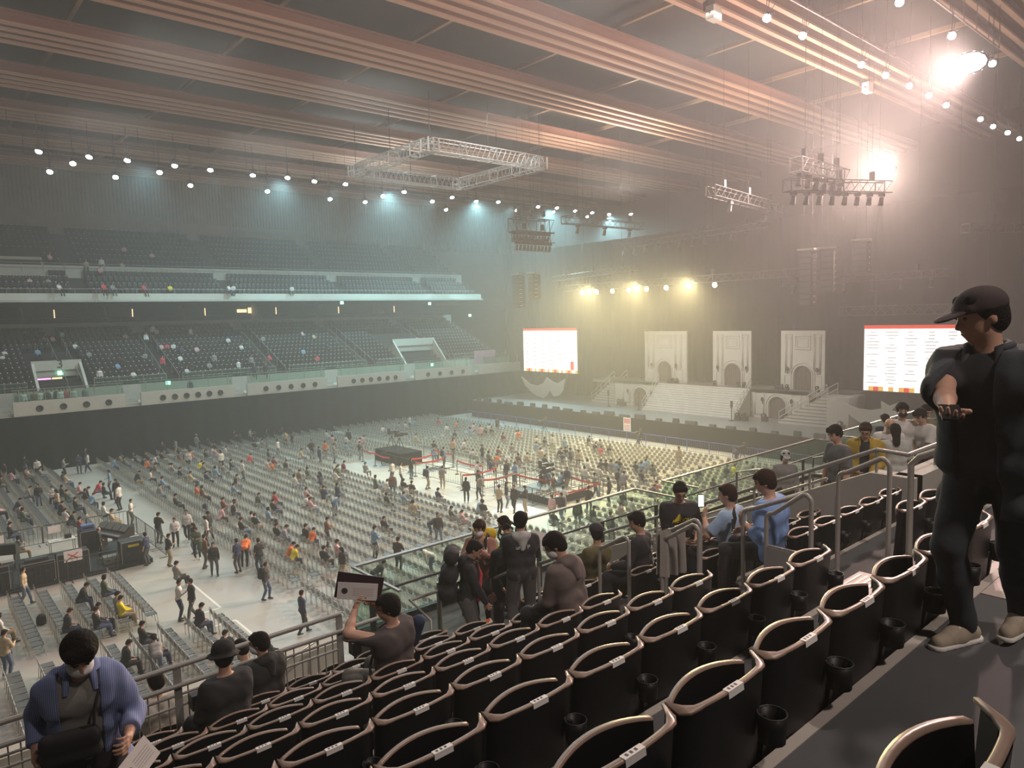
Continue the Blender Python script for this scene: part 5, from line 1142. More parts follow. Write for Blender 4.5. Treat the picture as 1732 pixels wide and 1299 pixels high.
# ---- camera platforms and cameras
def tv_camera(x, y, z, rz, label):
    t = thing('video_camera', label, 'camera', (x, y, z), rz, 'large video cameras'); b = MB()
    for a in (0, 2.1, 4.2): b.tube([(0, 0, 1.1), (0.5*math.cos(a), 0.5*math.sin(a), 0)], 0.03, M_rig, 5)
    b.obj('tripod', t); b = MB(); b.box((0, 0, 1.35), (0.7, 0.24, 0.3), M_rig); b.box((-0.3, 0, 1.62), (0.1, 0.3, 0.22), M_drk); b.tube([(-0.35, 0.1, 1.3), (-0.9, 0.2, 1.05)], 0.02, M_rig, 5); b.obj('camera_body', t)
    b = MB(); b.lathe((0.33, 0, 1.35), ((0.12, 0), (0.13, 0.4), (0.16, 0.45), (0, 0.45)), M_rig, 12, Matrix.Rotation(PI/2, 3, 'Y')); b.obj('lens', t)
b = MB(); b.bx(30.2, 33.4, 31.4, 35.2, 0, 0.45, M_rig); b.bx(30.2, 33.4, 31.4, 35.2, 0.45, 0.47, M_drk); b.obj('camera_platform', label='low black camera platform inside the near red belts', cat='platform')
b = MB(); b.bx(30.3, 32.4, 49, 53.0, 0, 1.0, M_curt); b.obj('camera_platform', label='black draped camera platform at the far end of the queue pen', cat='platform')
tv_camera(31.4, 33.0, 0.47, 0.2, 'video camera on the near black platform'); tv_camera(32.4, 34.3, 0.47, -0.1, 'second video camera on the near platform'); tv_camera(31.2, 50.5, 1.0, 0, 'video camera on the far draped platform'); tv_camera(31.4, 52, 1.0, 0.2, 'camera beside the tall chair on the far platform')
tv_camera(49.0, 39.6, 0, 3.1, 'video camera on the floor before the stage, centre'); tv_camera(48.8, 51.5, 0, 3.1, 'video camera on the floor before the far half of stage'); tv_camera(48.6, 29.2, 0, 3.1, 'video camera on the floor before the near end of stage')
# ---- sound desk
b = MB(); b.bx(-1.4, 9.0, 38.4, 43.2, 0, 0.22, M_rig); b.obj('desk_platform', label='low black platform of the sound desk', cat='platform')
def case(x, y, z, dx, dy, dz, label, nm='flight_case', m=None, logo=False, paper=False):
    t = thing(nm, label, 'flight case', (x, y, z), 0); b = MB(); b.bx(-dx/2, dx/2, -dy/2, dy/2, 0, dz, m or M_rig); b.obj('case_body', t)
    q = MB()
    for a in (-1, 1):
        for c in (-1, 1): q.bx(a*dx/2-0.015, a*dx/2+0.015, c*dy/2-0.015, c*dy/2+0.015, 0, dz, M_steel)
        q.bx(-dx/2, dx/2, a*dy/2-0.012, a*dy/2+0.012, dz-0.02, dz+0.012, M_steel)
    q.obj('edging', t)
    for k in (-1, 1): q = MB(); q.bx(k*dx/4-0.1, k*dx/4+0.1, -dy/2-0.012, -dy/2, dz*0.45, dz*0.6, M_drk); q.obj('handle', t)
    if logo: q = MB(); q.bx(-0.25, 0.25, -dy/2-0.015, -dy/2, dz*0.78, dz*0.88, mat('yellow_print', (0.8, 0.6, 0.03))); q.obj('yellow_print', t)
    if paper:
        q = MB(); q.bx(-0.38, 0.38, -dy/2-0.02, -dy/2-0.005, dz*0.62, dz*1.1, M_lab)
        for a_ in (-1, 1): q.tube([(-0.2, -dy/2-0.025, dz*0.86+a_*0.12), (0.2, -dy/2-0.025, dz*0.86-a_*0.12)], 0.02, M_red, 4)
        q.obj('paper_sign', t, label='white paper with a red cross')
case(5.6, 38.75, 0.22, 1.3, 0.6, 1.1, 'black flight case with a white paper sign at the desk front', paper=True)
case(4.2, 38.75, 0.22, 1.3, 0.6, 0.95, 'plain black rack case left of the paper-signed case'); case(2.5, 38.75, 0.22, 1.2, 0.6, 1.1, 'black open rack with grey gear, left of the plain case')
case(8.2, 38.9, 0.0, 1.1, 0.8, 1.25, 'black flight case with yellow print beside the guard in navy', logo=True); case(1.0, 38.9, 0.0, 1.2, 0.7, 1.0, 'black case at the left end of the sound desk', paper=True)
case(7.3, 39.2, 0.22, 0.7, 0.5, 0.35, 'small open silver case on the desk platform', m=M_steel); case(6.9, 42.3, 0.22, 0.8, 0.8, 1.1, 'tall black rack behind the bald engineer')
def mixer(x, y, z, rz, w, label):
    t = thing('mixing_desk', label, 'mixing desk', (x, y, z), rz); b = MB(); b.prism([(-0.45, 0), (0.45, 0), (0.45, 0.12), (0.1, 0.2), (-0.2, 0.5), (-0.45, 0.5)], M_rig, lambda u, v, k: ((k-0.5)*w, -u, v)); b.obj('console_body', t)
    for k in range(4): q = MB(); q.box((-w*0.36+k*w*0.24, 0.07, 0.40), (w*0.21, 0.02, 0.30), M_steel, ax=Matrix.Rotation(-0.78, 3, 'X')); q.obj('screen_panel', t)
    q = MB()
    for k in range(24): q.bx(-w/2+0.05+k*(w-0.1)/24, -w/2+0.07+k*(w-0.1)/24, -0.42, -0.1, 0.13+0.0, 0.17, M_truss)
    q.obj('faders', t)
    q = MB()
    for a in (-1, 1): q = MB(); q.bx(a*w*0.4-0.03, a*w*0.4+0.03, -0.3, 0.3, -0.75, 0, M_rig); q.obj('leg', t)
mixer(7.9, 41.6, 0.97, -1.2, 2.4, 'large silver and black sound desk with tilted screens at the right'); mixer(3.2, 42.2, 0.97, 2.7, 1.5, 'smaller cable-strewn mixing desk beside the seated operator')
for i, (x, y, w_, l) in enumerate(((5.9, 43.6, 1.2, 'white table with papers inside the sound desk pen'), (0.6, 41.5, 1.4, 'white desk at the left end of the sound pen'))):
    t = thing('table', l, 'table', (x, y, 0)); b = MB(); b.bx(-w_/2, w_/2, -0.35, 0.35, 0.70, 0.74, M_desk); b.obj('tabletop', t)
    for a in (-1, 1):
        for c in (-1, 1): q = MB(); q.tube([(a*w_*0.45, c*0.3, 0), (a*w_*0.45, c*0.3, 0.7)], 0.015, M_drk, 5); q.obj('leg', t)
b = MB(); b.box((6.2, 43.7, 0.84), (0.3, 0.25, 0.2), M_rig); b.obj('box', label='small black device on the white table', cat='box')
for i, (x, y) in enumerate(((5.6, 46.0), (0.6, 38.1), (3.0, 45.9))):
    b = MB(); b.bx(x, x+0.6, y-0.12, y-0.09, 0.6, 1.0, M_lab); b.obj('paper_notice', label='%s white paper notice hung on the sound pen barrier' % ('far', 'near', 'left')[i], cat='notice', group='paper notices on the sound pen')
# ---------------------------------------------------------------- people on the floor
proto = {}
def P_(key, **kw): proto[key] = crowd_mesh('crowd_person', **kw)
P_('s0', sit=True, lean=-4, head=(25, 0), lh=(-0.10, 0.34, 0.10), rh=(0.10, 0.34, 0.12)); P_('s1', sit=True, lean=14, head=(35, 10), lh=(-0.06, 0.30, 0.16), rh=(0.08, 0.33, 0.14), longsl=False)
P_('s2', sit=True, lean=2, head=(10, 40), lh=(-0.14, 0.28, 0.04), rh=(0.14, 0.28, 0.04), style='bob'); P_('s3', sit=True, lean=28, head=(45, 0), lh=(-0.12, 0.42, 0.0), rh=(0.12, 0.42, 0.0))
P_('t0', lean=2, head=(20, 0), lh=(-0.08, 0.30, 0.22), rh=(0.10, 0.32, 0.24)); P_('t1', lean=0, head=(5, 20), lf=(-0.10, 0.22, 0.09), rf=(0.10, -0.20, 0.12)); P_('t2', lean=3, head=(8, -20), style='long', longsl=True, lh=(-0.12, 0.24, 0.12))
P_('tb', lean=4, head=(6, 0), pack=True, lf=(-0.12, 0.1, 0.09), rf=(0.1, -0.12, 0.10)); P_('tc', lean=2, head=(0, 10), cap_=True, longsl=False, rh=(0.15, 0.28, 0.1)); P_('b0', lean=62, head=(20, 0), lh=(-0.12, 0.45, -0.15), rh=(0.12, 0.48, -0.12)); P_('tl', lean=2, head=(10, 0), style='bald', lh=(-0.1, 0.2, 0.05))
P_('t3', lean=4, head=(15, -30), longsl=False, rh=(0.16, 0.3, 0.3)); P_('sb', sit=True, lean=6, head=(30, 0), style='short', cap_=True, lh=(-0.1, 0.3, 0.1), rh=(0.1, 0.3, 0.1))
PANTS = [CC['k'], CC['n'], (0.05, 0.07, 0.12), (0.09, 0.13, 0.22), CC['k'], (0.38, 0.31, 0.20), (0.10, 0.10, 0.10), (0.16, 0.22, 0.30)]
PW = ['black trousers', 'navy trousers', 'dark jeans', 'blue jeans', 'black trousers', 'khaki trousers', 'grey trousers', 'pale jeans']
def zone(x, y):
    if x < 9.9 and 37.5 < y < 46.6: return 'sound desk pen'
    if x < 9.9 and y < 30: return 'chairs nearest the steel fence'
    if x < 9.9 and y <= 37.5: return 'chairs below the sound desk'
    if x < 9.9: return 'chairs behind the sound desk'
    if x < 12.2: return 'open aisle by the sound desk'
    if x < 25.5: return 'main block, far half' if y > 50 else 'main block, middle' if y > 34 else 'main block, near half'
    if x < 34: return 'chairs beyond the red belts' if y > 52 else 'aisle of the red belts' if y > 28 else 'near chairs behind the glass'
    return 'front block, far side' if y > 50 else 'front block, middle' if y > 34 else 'front block, near side'
cnt = {}
ppl.sort(key=lambda p: (Vector((p[0], p[1], 1))-CAMV).length)
mesh_last = MB()
NSOLO = 272
bulk = []
def bulk_add(me, M_, mats): bulk.append((me, M_, mats))
for i, (x, y, ps, co, ex) in enumerate(ppl):
    rr = random.Random(int(x*100+y*37))
    if ps == 's': key = rr.choice(['s0', 's0', 's1', 's2', 's3']) if ex != 'l' else 's0'; yaw = -90+rr.choice((0, 0, 10, -15, 25))
    elif ps == 'b': key = 'b0'; yaw = rr.uniform(-180, 180)
    else: key = 'tb' if ex == 'b' else 'tc' if ex == 'c' else 'tl' if ex == 'l' else rr.choice(['t0', 't1', 't2', 't3']); yaw = rr.choice((-90, 90, 160, -60, 30, -120)) + rr.uniform(-20, 20)
    o = bpy.data.objects.new('person', proto[key])
    o.location = (x-(0.02 if ps == 's' else 0), y, 0.22 if (x < 9 and 38.4 < y < 43.2) else 0); o.rotation_euler = (0, 0, math.radians(yaw)); s = rr.uniform(0.95, 1.04); o.scale = (s, s, s)
    pi = rr.randrange(8); cols = [M_skin, cloth(co), cloth(PANTS[pi]), M_shoe if rr.random() < 0.6 else M_lab, M_hair2 if rr.random() < 0.2 else M_hair, cloth(rr.choice('kkgnd'))]
    if i >= NSOLO:
        bulk_add(proto[key], Matrix.LocRotScale(o.location, o.rotation_euler, o.scale), cols); bpy.data.objects.remove(o); continue
    COL.objects.link(o)
    for j in range(len(o.material_slots)): o.material_slots[j].link = 'OBJECT'; o.material_slots[j].material = cols[j]
    verb = {'s': 'seated', 'b': 'bending over', 't': 'standing'}[ps]; z = zone(x, y).replace('chairs nearest the', 'chairs near the'); kk = (verb, co, z, ex == 'b'); cnt[kk] = cnt.get(kk, 0)+1
    lab = '%s-top person%s %s in the %s, %s nearest such' % (CN[co], ' with backpack' if ex == 'b' else '', verb, z, ordw(cnt[kk]))
    tag(o, lab, 'person', 'people on the arena floor')
# a tote, bags on chairs
for i, (x, y) in enumerate([(5.6, 31.0), (4.6, 26.2), (20.2, 27.0), (16.0, 36.1), (23.0, 40.0), (3.6, 33.5), (14.3, 47.0), (8.4, 25.9)]):
    b = MB(); b.lathe((x, y, 0.0), ((0.16, 0), (0.19, 0.1), (0.17, 0.32), (0.08, 0.42), (0, 0.43)), cloth(random.choice('kkgn')), 10); b.obj('bag', label='%s dark bag standing on the floor between chairs, counted from nearest' % ordw(i+1), cat='bag', group='dark bags on the floor')
# people in the far stand
# x, y, z, standing, colour index
FAR = [
(10,84.6,10.8,0,0),(11.4,84.3,10.7,0,2),(12.1,84.2,10.6,0,5),(13,84.7,10.8,0,14),(13.7,82.4,9.9,0,1),(10.4,81.5,9.5,0,4),(14.4,79.9,8.8,0,2),(7.8,81.6,9.5,0,1),
(7.5,80.7,9.2,0,1),(16.2,79.7,8.8,0,0),(16.3,77.4,7.8,0,4),(17,78.3,8.1,0,0),(18.2,84.5,10.8,0,0),(18.7,84.2,10.6,0,8),(20.5,83.3,10.3,1,1),(21.6,84.8,10.9,1,1),
(21.9,84.5,10.8,0,5),(22.7,84.8,10.9,0,0),(24.7,84.6,10.8,0,0),(25.4,84.3,10.7,1,1),(25.7,83.4,10.3,0,0),(24.5,79.8,8.8,0,5),(21.3,80.9,9.3,0,5),(22,81.4,9.4,0,10),
(22.6,81.3,9.4,0,1),(23.1,80.2,9.0,0,3),(19.3,79.4,8.6,0,2),(22.3,78.1,8.1,0,1),(22.1,75.5,7.0,0,1),(20.4,77.4,7.8,1,10),(22.9,76.3,7.3,0,0),(24.5,76.1,7.2,0,2),
(25.6,77.7,7.9,1,2),(27.5,84.4,10.7,0,0),(28.6,81.8,9.6,0,1),(32.7,82,9.7,0,2),(29.4,80.1,8.9,0,1),(38.1,83.1,10.2,0,5),(39.1,82.1,9.8,0,8),(35.8,78.1,8.1,0,4),
(36.7,76.4,7.3,0,10),(31.3,77,7.6,0,10),(27.5,76,7.2,1,1),(29,76.3,7.3,1,2),(29.6,74,6.3,1,0),(28.4,73.9,6.3,1,3),(17.2,75.5,7.0,0,1),(14.4,75.7,7.1,1,1),
(28.3,83.8,10.5,0,0),(39.3,78.9,8.4,0,0),(12.7,85.7,18.3,0,5),(15.7,84.7,17.7,0,8),(17.3,85.6,18.3,1,1),(16.8,84,17.3,0,5),(19.2,85.5,18.2,0,8),(22.7,87.3,19.3,0,5),
(20.1,88,19.7,0,5),(12.3,79.5,14.6,0,1),(13.1,80.8,15.4,0,0),(16.9,79.8,14.7,0,2),(17.9,80.9,15.4,0,0),(19.9,80.4,15.1,0,10),(20.2,80.6,15.2,0,3),(22.5,80.6,15.3,0,12),
(28.3,79.7,14.7,0,1),(28.8,79.7,14.7,0,1),(35.7,80,14.9,0,1),(11.9,82.4,16.3,0,2),(10.4,82.5,16.4,0,5),(16,79.2,14.4,0,10),(7.6,72.3,5.0,1,2),(8.0,72.6,5.0,1,1),
(8.3,73.0,5.0,1,2),(8.7,72.3,5.0,1,6),(9.2,72.6,5.0,1,1),(10.1,73.0,5.0,1,1),(10.6,72.3,5.0,1,1),(11.1,72.6,5.0,1,10),(11.6,73.0,5.0,1,2),(12.5,72.3,5.0,1,2),
(9.7,72.6,5.0,1,0),(10.4,73.0,5.0,1,0),(21.4,72.3,5.0,1,3),(10.9,72.6,5.0,1,1),(9.5,73.0,5.0,1,2),(11.6,72.3,5.0,1,1)]
proto_far = {}
for k, (x, y, z, st, ci) in enumerate(sorted(FAR, key=lambda s: s[1])):
    co = KEYS[ci]
    # snap to the tread under the person
    if z > 14: r = max(0, min(11, int((y-80.4)/1.05))); zz = 15.0+0.66*r
    elif z > 5.5: r = max(0, min(13, int((y-74.2)/0.93))); zz = 6.05+0.40*r
    else: zz = 5.0
    bulk_add(proto['t1' if st else 's0'], Matrix.LocRotScale((x, y, zz), Matrix.Rotation(math.radians(180+random.uniform(-30, 30)), 3, 'Z').to_euler(), (1, 1, 1)), [M_skin, cloth(co), cloth('k'), M_shoe, M_hair, cloth('k')])
cache = {}; mats = []; parts = []
for me, M_, cols in bulk:
    if me.name not in cache:
        v = np.empty(len(me.vertices)*3, np.float32); me.vertices.foreach_get('co', v)
        f = np.empty(len(me.polygons)*4, np.int32); me.loops.foreach_get('vertex_index', f)
        g = np.empty(len(me.polygons), np.int32); me.polygons.foreach_get('material_index', g); cache[me.name] = (v.reshape(-1, 3), f.reshape(-1, 4), g)
    v, f, g = cache[me.name]; A = np.array(M_); idx = []
    for m in cols:
        if m not in mats: mats.append(m)
        idx.append(mats.index(m))
    parts.append((v @ A[:3, :3].T + A[:3, 3], f, np.array(idx)[g]))
o = bpy.data.objects.new('person', np_mesh('person', parts, mats)); COL.objects.link(o)
tag(o, 'scattered distant people in the far stand and at the far end of the floor', 'person', kind='stuff')

# clutter of the sound desk
M_grey = mat('gear_grey', (0.28, 0.28, 0.27), 0.5)
for i, (x, y, z, w_, d_, h_, m, l) in enumerate(((3.1, 38.8, 1.32, 0.5, 0.4, 0.12, M_grey, 'flat grey device on the open rack'), (4.2, 38.8, 1.17, 0.9, 0.4, 0.16, M_drk, 'dark rack unit on the plain case'), (6.9, 42.3, 1.32, 0.6, 0.4, 0.28, mat('tray_blue', (0.10, 0.16, 0.35)), 'blue and white box on the tall rack'),
                                            (1.5, 38.95, 1.0, 0.5, 0.3, 0.2, M_grey, 'grey box on the left case of the sound desk'), (5.6, 43.6, 0.74, 0.3, 0.22, 0.02, M_lab, 'white papers on the sound pen table'), (8.6, 43.6, 0.0, 0.6, 0.5, 0.7, M_rig, 'black box at the far right corner of the sound pen'),
                                            (2.2, 40.6, 0.22, 0.5, 0.35, 0.5, M_rig, 'black box beside the seated operator'), (0.2, 42.6, 0.22, 0.8, 0.5, 0.9, M_rig, 'tall black case at the left of the sound pen'))):
    b = MB(); b.bx(x-w_/2, x+w_/2, y-d_/2, y+d_/2, z, z+h_, m); b.bx(x-w_*0.4, x+w_*0.4, y-d_/2-0.01, y-d_/2, z+h_*0.3, z+h_*0.7, M_drk); b.obj('equipment_box', label=l, cat='equipment')
def cables(x, y, z, r, n, label):
    b = MB(); g = random.Random(n)
    for k in range(n):
        P = [(x+g.uniform(-r, r), y+g.uniform(-r, r)*0.7, z+0.02+0.03*g.random()) for _ in range(5)]
        b.tube(P, 0.018, g.choice((M_rig, M_truss, M_grey)), 4)
    b.obj('cable_heap', label=label, cat='cables')
cables(3.2, 42.3, 1.15, 0.6, 16, 'heap of silver and black cables on the smaller mixing desk'); cables(7.8, 40.0, 0.24, 0.5, 9, 'coil of cables on the floor by the yellow-print case'); cables(31.6, 46, 0.0, 1.2, 8, 'cables on the floor of the queue pen'); cables(31.0, 32.6, 0.49, 1.1, 14, 'cables on the near camera platform')
t = thing('swivel_chair', 'black swivel chair of the seated sound operator', 'chair', (1.9, 41.8, 0.22))
b = MB(); b.bx(-0.24, 0.24, -0.24, 0.24, 0.43, 0.5, M_rig); b.obj('seat', t); b = MB(); b.bx(-0.22, 0.22, 0.22, 0.28, 0.55, 1.0, M_rig); b.obj('backrest', t)
b = MB(); b.tube([(0, 0, 0.43), (0, 0, 0.1)], 0.03, M_drk, 6)
for k in range(5): b.tube([(0, 0, 0.1), (0.28*math.cos(k*1.257), 0.28*math.sin(k*1.257), 0.03)], 0.02, M_drk, 5)
b.obj('star_base', t)
# ================================================================ people of the near stand, built one by one
def child(name, me, parent, label=None):
    o = bpy.data.objects.new(name, me); COL.objects.link(o); o.parent = parent
    if label: o['label'] = label
    return o
def person(label, pos, rz, top=('k',), pants='k', style='short', hair=None, sleeves='long', fat=1.0, hem=-0.10, collar=0.0, vox=0.013, hood=None, glasses=False, mask=None,
           cap_=None, hands='lr', handkw={}, shoes=True, jacket=None, skin_h=None, lw=None, rw=None, scale=1.0, shoe_mat=None, extra=None, nolegs=False, **sk):
    root_loc = Vector(pos); R = Matrix.Rotation(math.radians(rz), 3, 'Z')
    tr = lambda W: tuple((R.transposed() @ (Vector(W)-root_loc))/scale)
    # world targets for the hands: turn into pelvis-relative values
    J = skeleton(**sk)
    for n, wv in (('l', lw), ('r', rw)):
        if wv is not None:
            T = np.array(tr(wv)); s = -1 if n == 'l' else 1
            pl = sk.get(n+'pole'); J['el'+n], J['ha'+n] = ik(J['sh'+n], T, 0.285, 0.25, V3(*pl) if pl else -J['F']*0.5+J['R']*s*0.6-V3(0, 0, 0.7))
    HP, at, B = head_prims(J)
    body = list(HP)+torso_prims(J, -0.012, 0, 0.05, fat)
    for n in 'lr':
        body += arm_prims(J, n, 0, 0)
        if not nolegs: body += leg_prims(J, n, -0.006, 0)
    parts = [nets(body, skin_h or vox)[:2]+(0,)]
    for n in hands:
        w, e = J['ha'+n], J['el'+n]; d = nrm(w-e); s = -1 if n == 'l' else 1
        kw = dict(curl=0.45, palm=-J['R']*s+J['F']*0.2); kw.update(handkw.get(n, {}))
        dd = kw.pop('d', None); d = np.array(dd, float) if dd is not None else d
        parts.append(nets(hand_prims(w-d*0.02, d, kw.pop('palm'), side=-s, **kw), 0.0045)[:2]+(0,))
    t = bpy.data.objects.new('person', np_mesh('person', parts, [M_skin])); COL.objects.link(t)
    t.location = pos; t.rotation_euler = (0, 0, math.radians(rz)); t.scale = (scale,)*3
    tag(t, label, 'person')
    U, F_, Rr = J['U'], J['F'], J['R']
    def cutplane(p, nn): return lambda X, Y, Z: (X-p[0])*nn[0]+(Y-p[1])*nn[1]+(Z-p[2])*nn[2]
    # trousers
    if not nolegs:
        P = [cap(J['pel']-Rr*0.06, J['pel']+Rr*0.06, 0.118*fat, 0.118*fat, 0, 0.04)]+sum([leg_prims(J, n, 0.014, 0) for n in 'lr'], [])
        p, f, _ = nets(P, vox, (), 0.003, 1); child('trousers', np_mesh('trousers', [(p, f, 0)], [cloth(pants)]), t)
        if shoes:
            for n in 'lr': p, f, _ = nets(shoe_prims(J, n), 0.011); child('shoe', np_mesh('shoe', [(p, f, 0)], [shoe_mat or M_shoe]), t)
    # shirt
    o = 0.014; P = torso_prims(J, o, 0, 0.05, fat)
    if hem < -0.12: P += [cap(J['pel']-Rr*0.09*fat+U*hem*0.6, J['pel']+Rr*0.09*fat+U*hem*0.6, 0.125*fat+o, 0.125*fat+o, 0, 0.05), cap(J['pel']-Rr*0.10*fat+U*hem, J['pel']+Rr*0.10*fat+U*hem, 0.125*fat+o, 0.125*fat+o, 0, 0.05)]
    for n in 'lr':
        if sleeves == 'short': r_ = 0.050 if jacket else 0.068; P += [cap(J['sh'+n], J['sh'+n]+(J['el'+n]-J['sh'+n])*(0.6 if jacket else 0.86), r_, r_+0.006, 0, 0.03)]
        elif sleeves == 'rolled': P += [cap(J['sh'+n], J['el'+n], 0.070, 0.068, 0, 0.03), cap(J['el'+n], J['el'+n]+(J['ha'+n]-J['el'+n])*0.25, 0.068, 0.064, 0, 0.02)]
        else: P += arm_prims(J, n, 0.014, 0)
    cuts = [cutplane(J['pel']+U*hem*1.0, -U) if hem > -0.12 else cutplane(J['pel']+U*hem, -U), cutplane(J['nck']+U*(0.015+collar), U)]
    if sleeves == 'short':
        for n in 'lr':
            dd = nrm(J['el'+n]-J['sh'+n]); q = J['sh'+n]+(J['el'+n]-J['sh'+n])*0.86
            cuts.append(lambda X, Y, Z, dd=dd, q=q: np.where((X-q[0])**2+(Y-q[1])**2+(Z-q[2])**2 < 0.012, (X-q[0])*dd[0]+(Y-q[1])*dd[1]+(Z-q[2])*dd[2], -1))
    p, f, _ = nets(P, vox, cuts, 0.0035, sum(map(ord, label)) % 7)
    child('hoodie' if hood else 'shirt', np_mesh('shirt', [(p, f, 0)], [cloth(top[0])]), t)
    if jacket:      # open garment: second shell, slit at the front
        P = torso_prims(J, 0.032, 0, 0.05, fat)+[cap(J['pel']-Rr*0.10+U*jacket.get('hem', -0.15), J['pel']+Rr*0.10+U*jacket.get('hem', -0.15), 0.16, 0.16, 0, 0.05)]
        for n in 'lr':
            fr = jacket.get('sl', 1.0); jr = jacket.get('r', 0.078)
            if fr >= 1: P += arm_prims(J, n, 0.026, 0)
            else: P += [cap(J['sh'+n], J['el'+n], jr, jr+0.004, 0, 0.03)]+([cap(J['el'+n], J['el'+n]+(J['ha'+n]-J['el'+n])*(fr-0.5)*2, jr+0.004, jr-0.003, 0, 0.02)] if fr > 0.5 else [])
        g = jacket.get('gap', 0.07)
        def slit(X, Y, Z):
            rx = (X-J['pel'][0])*Rr[0]+(Y-J['pel'][1])*Rr[1]+(Z-J['pel'][2])*Rr[2]; fy = (X-J['pel'][0])*F_[0]+(Y-J['pel'][1])*F_[1]+(Z-J['pel'][2])*F_[2]
            return np.minimum(g-np.abs(rx-0.01), fy)
        cu = [cutplane(J['pel']+U*jacket.get('hem', -0.15), -U), cutplane(J['nck']+U*0.03, U), slit]
        if jacket.get('sl', 1) < 1:
            for n in 'lr':
                dd = nrm(J['ha'+n]-J['el'+n]) if jacket['sl'] > 0.5 else nrm(J['el'+n]-J['sh'+n]); q = J['el'+n]+(J['ha'+n]-J['el'+n])*(jacket['sl']-0.5)*2
                cu.append(lambda X, Y, Z, dd=dd, q=q: np.where((X-q[0])**2+(Y-q[1])**2+(Z-q[2])**2 < 0.014, (X-q[0])*dd[0]+(Y-q[1])*dd[1]+(Z-q[2])*dd[2], -1))
        p, f, _ = nets(P, vox, cu, 0.006, 3); child('jacket', np_mesh('jacket', [(p, f, 0)], [cloth(jacket['c'])]), t)
        if jacket.get('collar', True):
            b = MB(); c = J['nck']+U*0.035
            for s in (-1, 1):
                pts = [c+(-F_*0.075*math.cos(a)+Rr*s*0.085*math.sin(a))+F_*0.0 for a in (0, 0.6, 1.2, 1.8, 2.3)]; pts.append(c+F_*0.10+Rr*s*0.075-U*0.09)
                b.tube([Vector(q) for q in pts], [0.022, 0.022, 0.022, 0.022, 0.020, 0.014], cloth(jacket['c']), 7)
            b.obj('collar', t)
    if hood:
        c = J['nck']; P = [cap(c-Rr*0.07-F_*0.06, c+Rr*0.07-F_*0.06, 0.055, 0.055, 0, 0.03), cap(c-F_*0.08-U*0.02, c-F_*0.13-U*0.14, 0.085, 0.035, 0, 0.04), cap(c-Rr*0.09+F_*0.02, c-Rr*0.06-F_*0.07, 0.035, 0.045, 0, 0.03), cap(c+Rr*0.09+F_*0.02, c+Rr*0.06-F_*0.07, 0.035, 0.045, 0, 0.03)]
        p, f, _ = nets(P, 0.012, (), 0.004, 2); child('hood', np_mesh('hood', [(p, f, 0)], [cloth(hood)]), t)
    # hair, face
    hp = hair_prims(at, B, style)
    face = lambda X, Y, Z: np.minimum((X-at(0, 0.045, 0)[0])*J['hf'][0]+(Y-at(0, 0.045, 0)[1])*J['hf'][1]+(Z-at(0, 0.045, 0)[2])*J['hf'][2],
                                      -((X-at(0, 0, 0.052)[0])*J['hu'][0]+(Y-at(0, 0, 0.052)[1])*J['hu'][1]+(Z-at(0, 0, 0.052)[2])*J['hu'][2]))
    p, f, _ = nets(hp, 0.008, (face,), 0.0025, 4); child('hair', np_mesh('hair', [(p, f, 0)], [hair or M_hair]), t)
    b = MB()
    for s in (-1, 1): b.lathe(Vector(at(s*0.031, 0.081, 0.012)), [(0.0001, -0.008), (0.007, -0.005), (0.010, 0), (0.007, 0.005), (0.0001, 0.008)], M_eye, 8)
    b.obj('eyes', t)
    b = MB()
    for s in (-1, 1): b.tube([Vector(at(s*0.048, 0.080, 0.033)), Vector(at(s*0.032, 0.091, 0.038)), Vector(at(s*0.014, 0.092, 0.034))], 0.0035, hair or M_hair, 5)
    b.obj('eyebrows', t)
    if not mask:
        b = MB(); b.tube([Vector(at(-0.022, 0.083, -0.061)), Vector(at(0, 0.091, -0.058)), Vector(at(0.022, 0.083, -0.061))], [0.003, 0.006, 0.003], M_lip, 6); b.obj('lips', t)
    else:
        P = [ell(at(0, 0.040, -0.050), (0.068, 0.072, 0.060), B, 0, 0.01), cap(at(0, 0.08, -0.02), at(0, 0.10, -0.035), 0.012, 0.016, 0, 0.015)]
        cf = lambda X, Y, Z: -((X-at(0, 0.015, 0)[0])*J['hf'][0]+(Y-at(0, 0.015, 0)[1])*J['hf'][1]+(Z-at(0, 0.015, 0)[2])*J['hf'][2])
        p, f, _ = nets(P, 0.007, (cf,)); child('face_mask', np_mesh('face_mask', [(p, f, 0)], [mask]), t)
        b = MB()
        for s in (-1, 1): b.tube([Vector(at(s*0.062, 0.03, -0.025)), Vector(at(s*0.082, -0.015, 0.005))], 0.002, mask, 4)
        b.obj('mask_strap', t)
    if glasses:
        b = MB()
        for s in (-1, 1):
            b.tube([Vector(at(s*0.033+0.024*math.cos(a), 0.100, 0.010+0.019*math.sin(a))) for a in [2*PI*i/14 for i in range(14)]], 0.0022, M_eye, 4, closed=True)
            b.tube([Vector(at(s*0.057, 0.098, 0.014)), Vector(at(s*0.080, 0.0, 0.012))], 0.0022, M_eye, 4)
        b.tube([Vector(at(-0.010, 0.101, 0.014)), Vector(at(0.010, 0.101, 0.014))], 0.0022, M_eye, 4); b.obj('glasses', t)
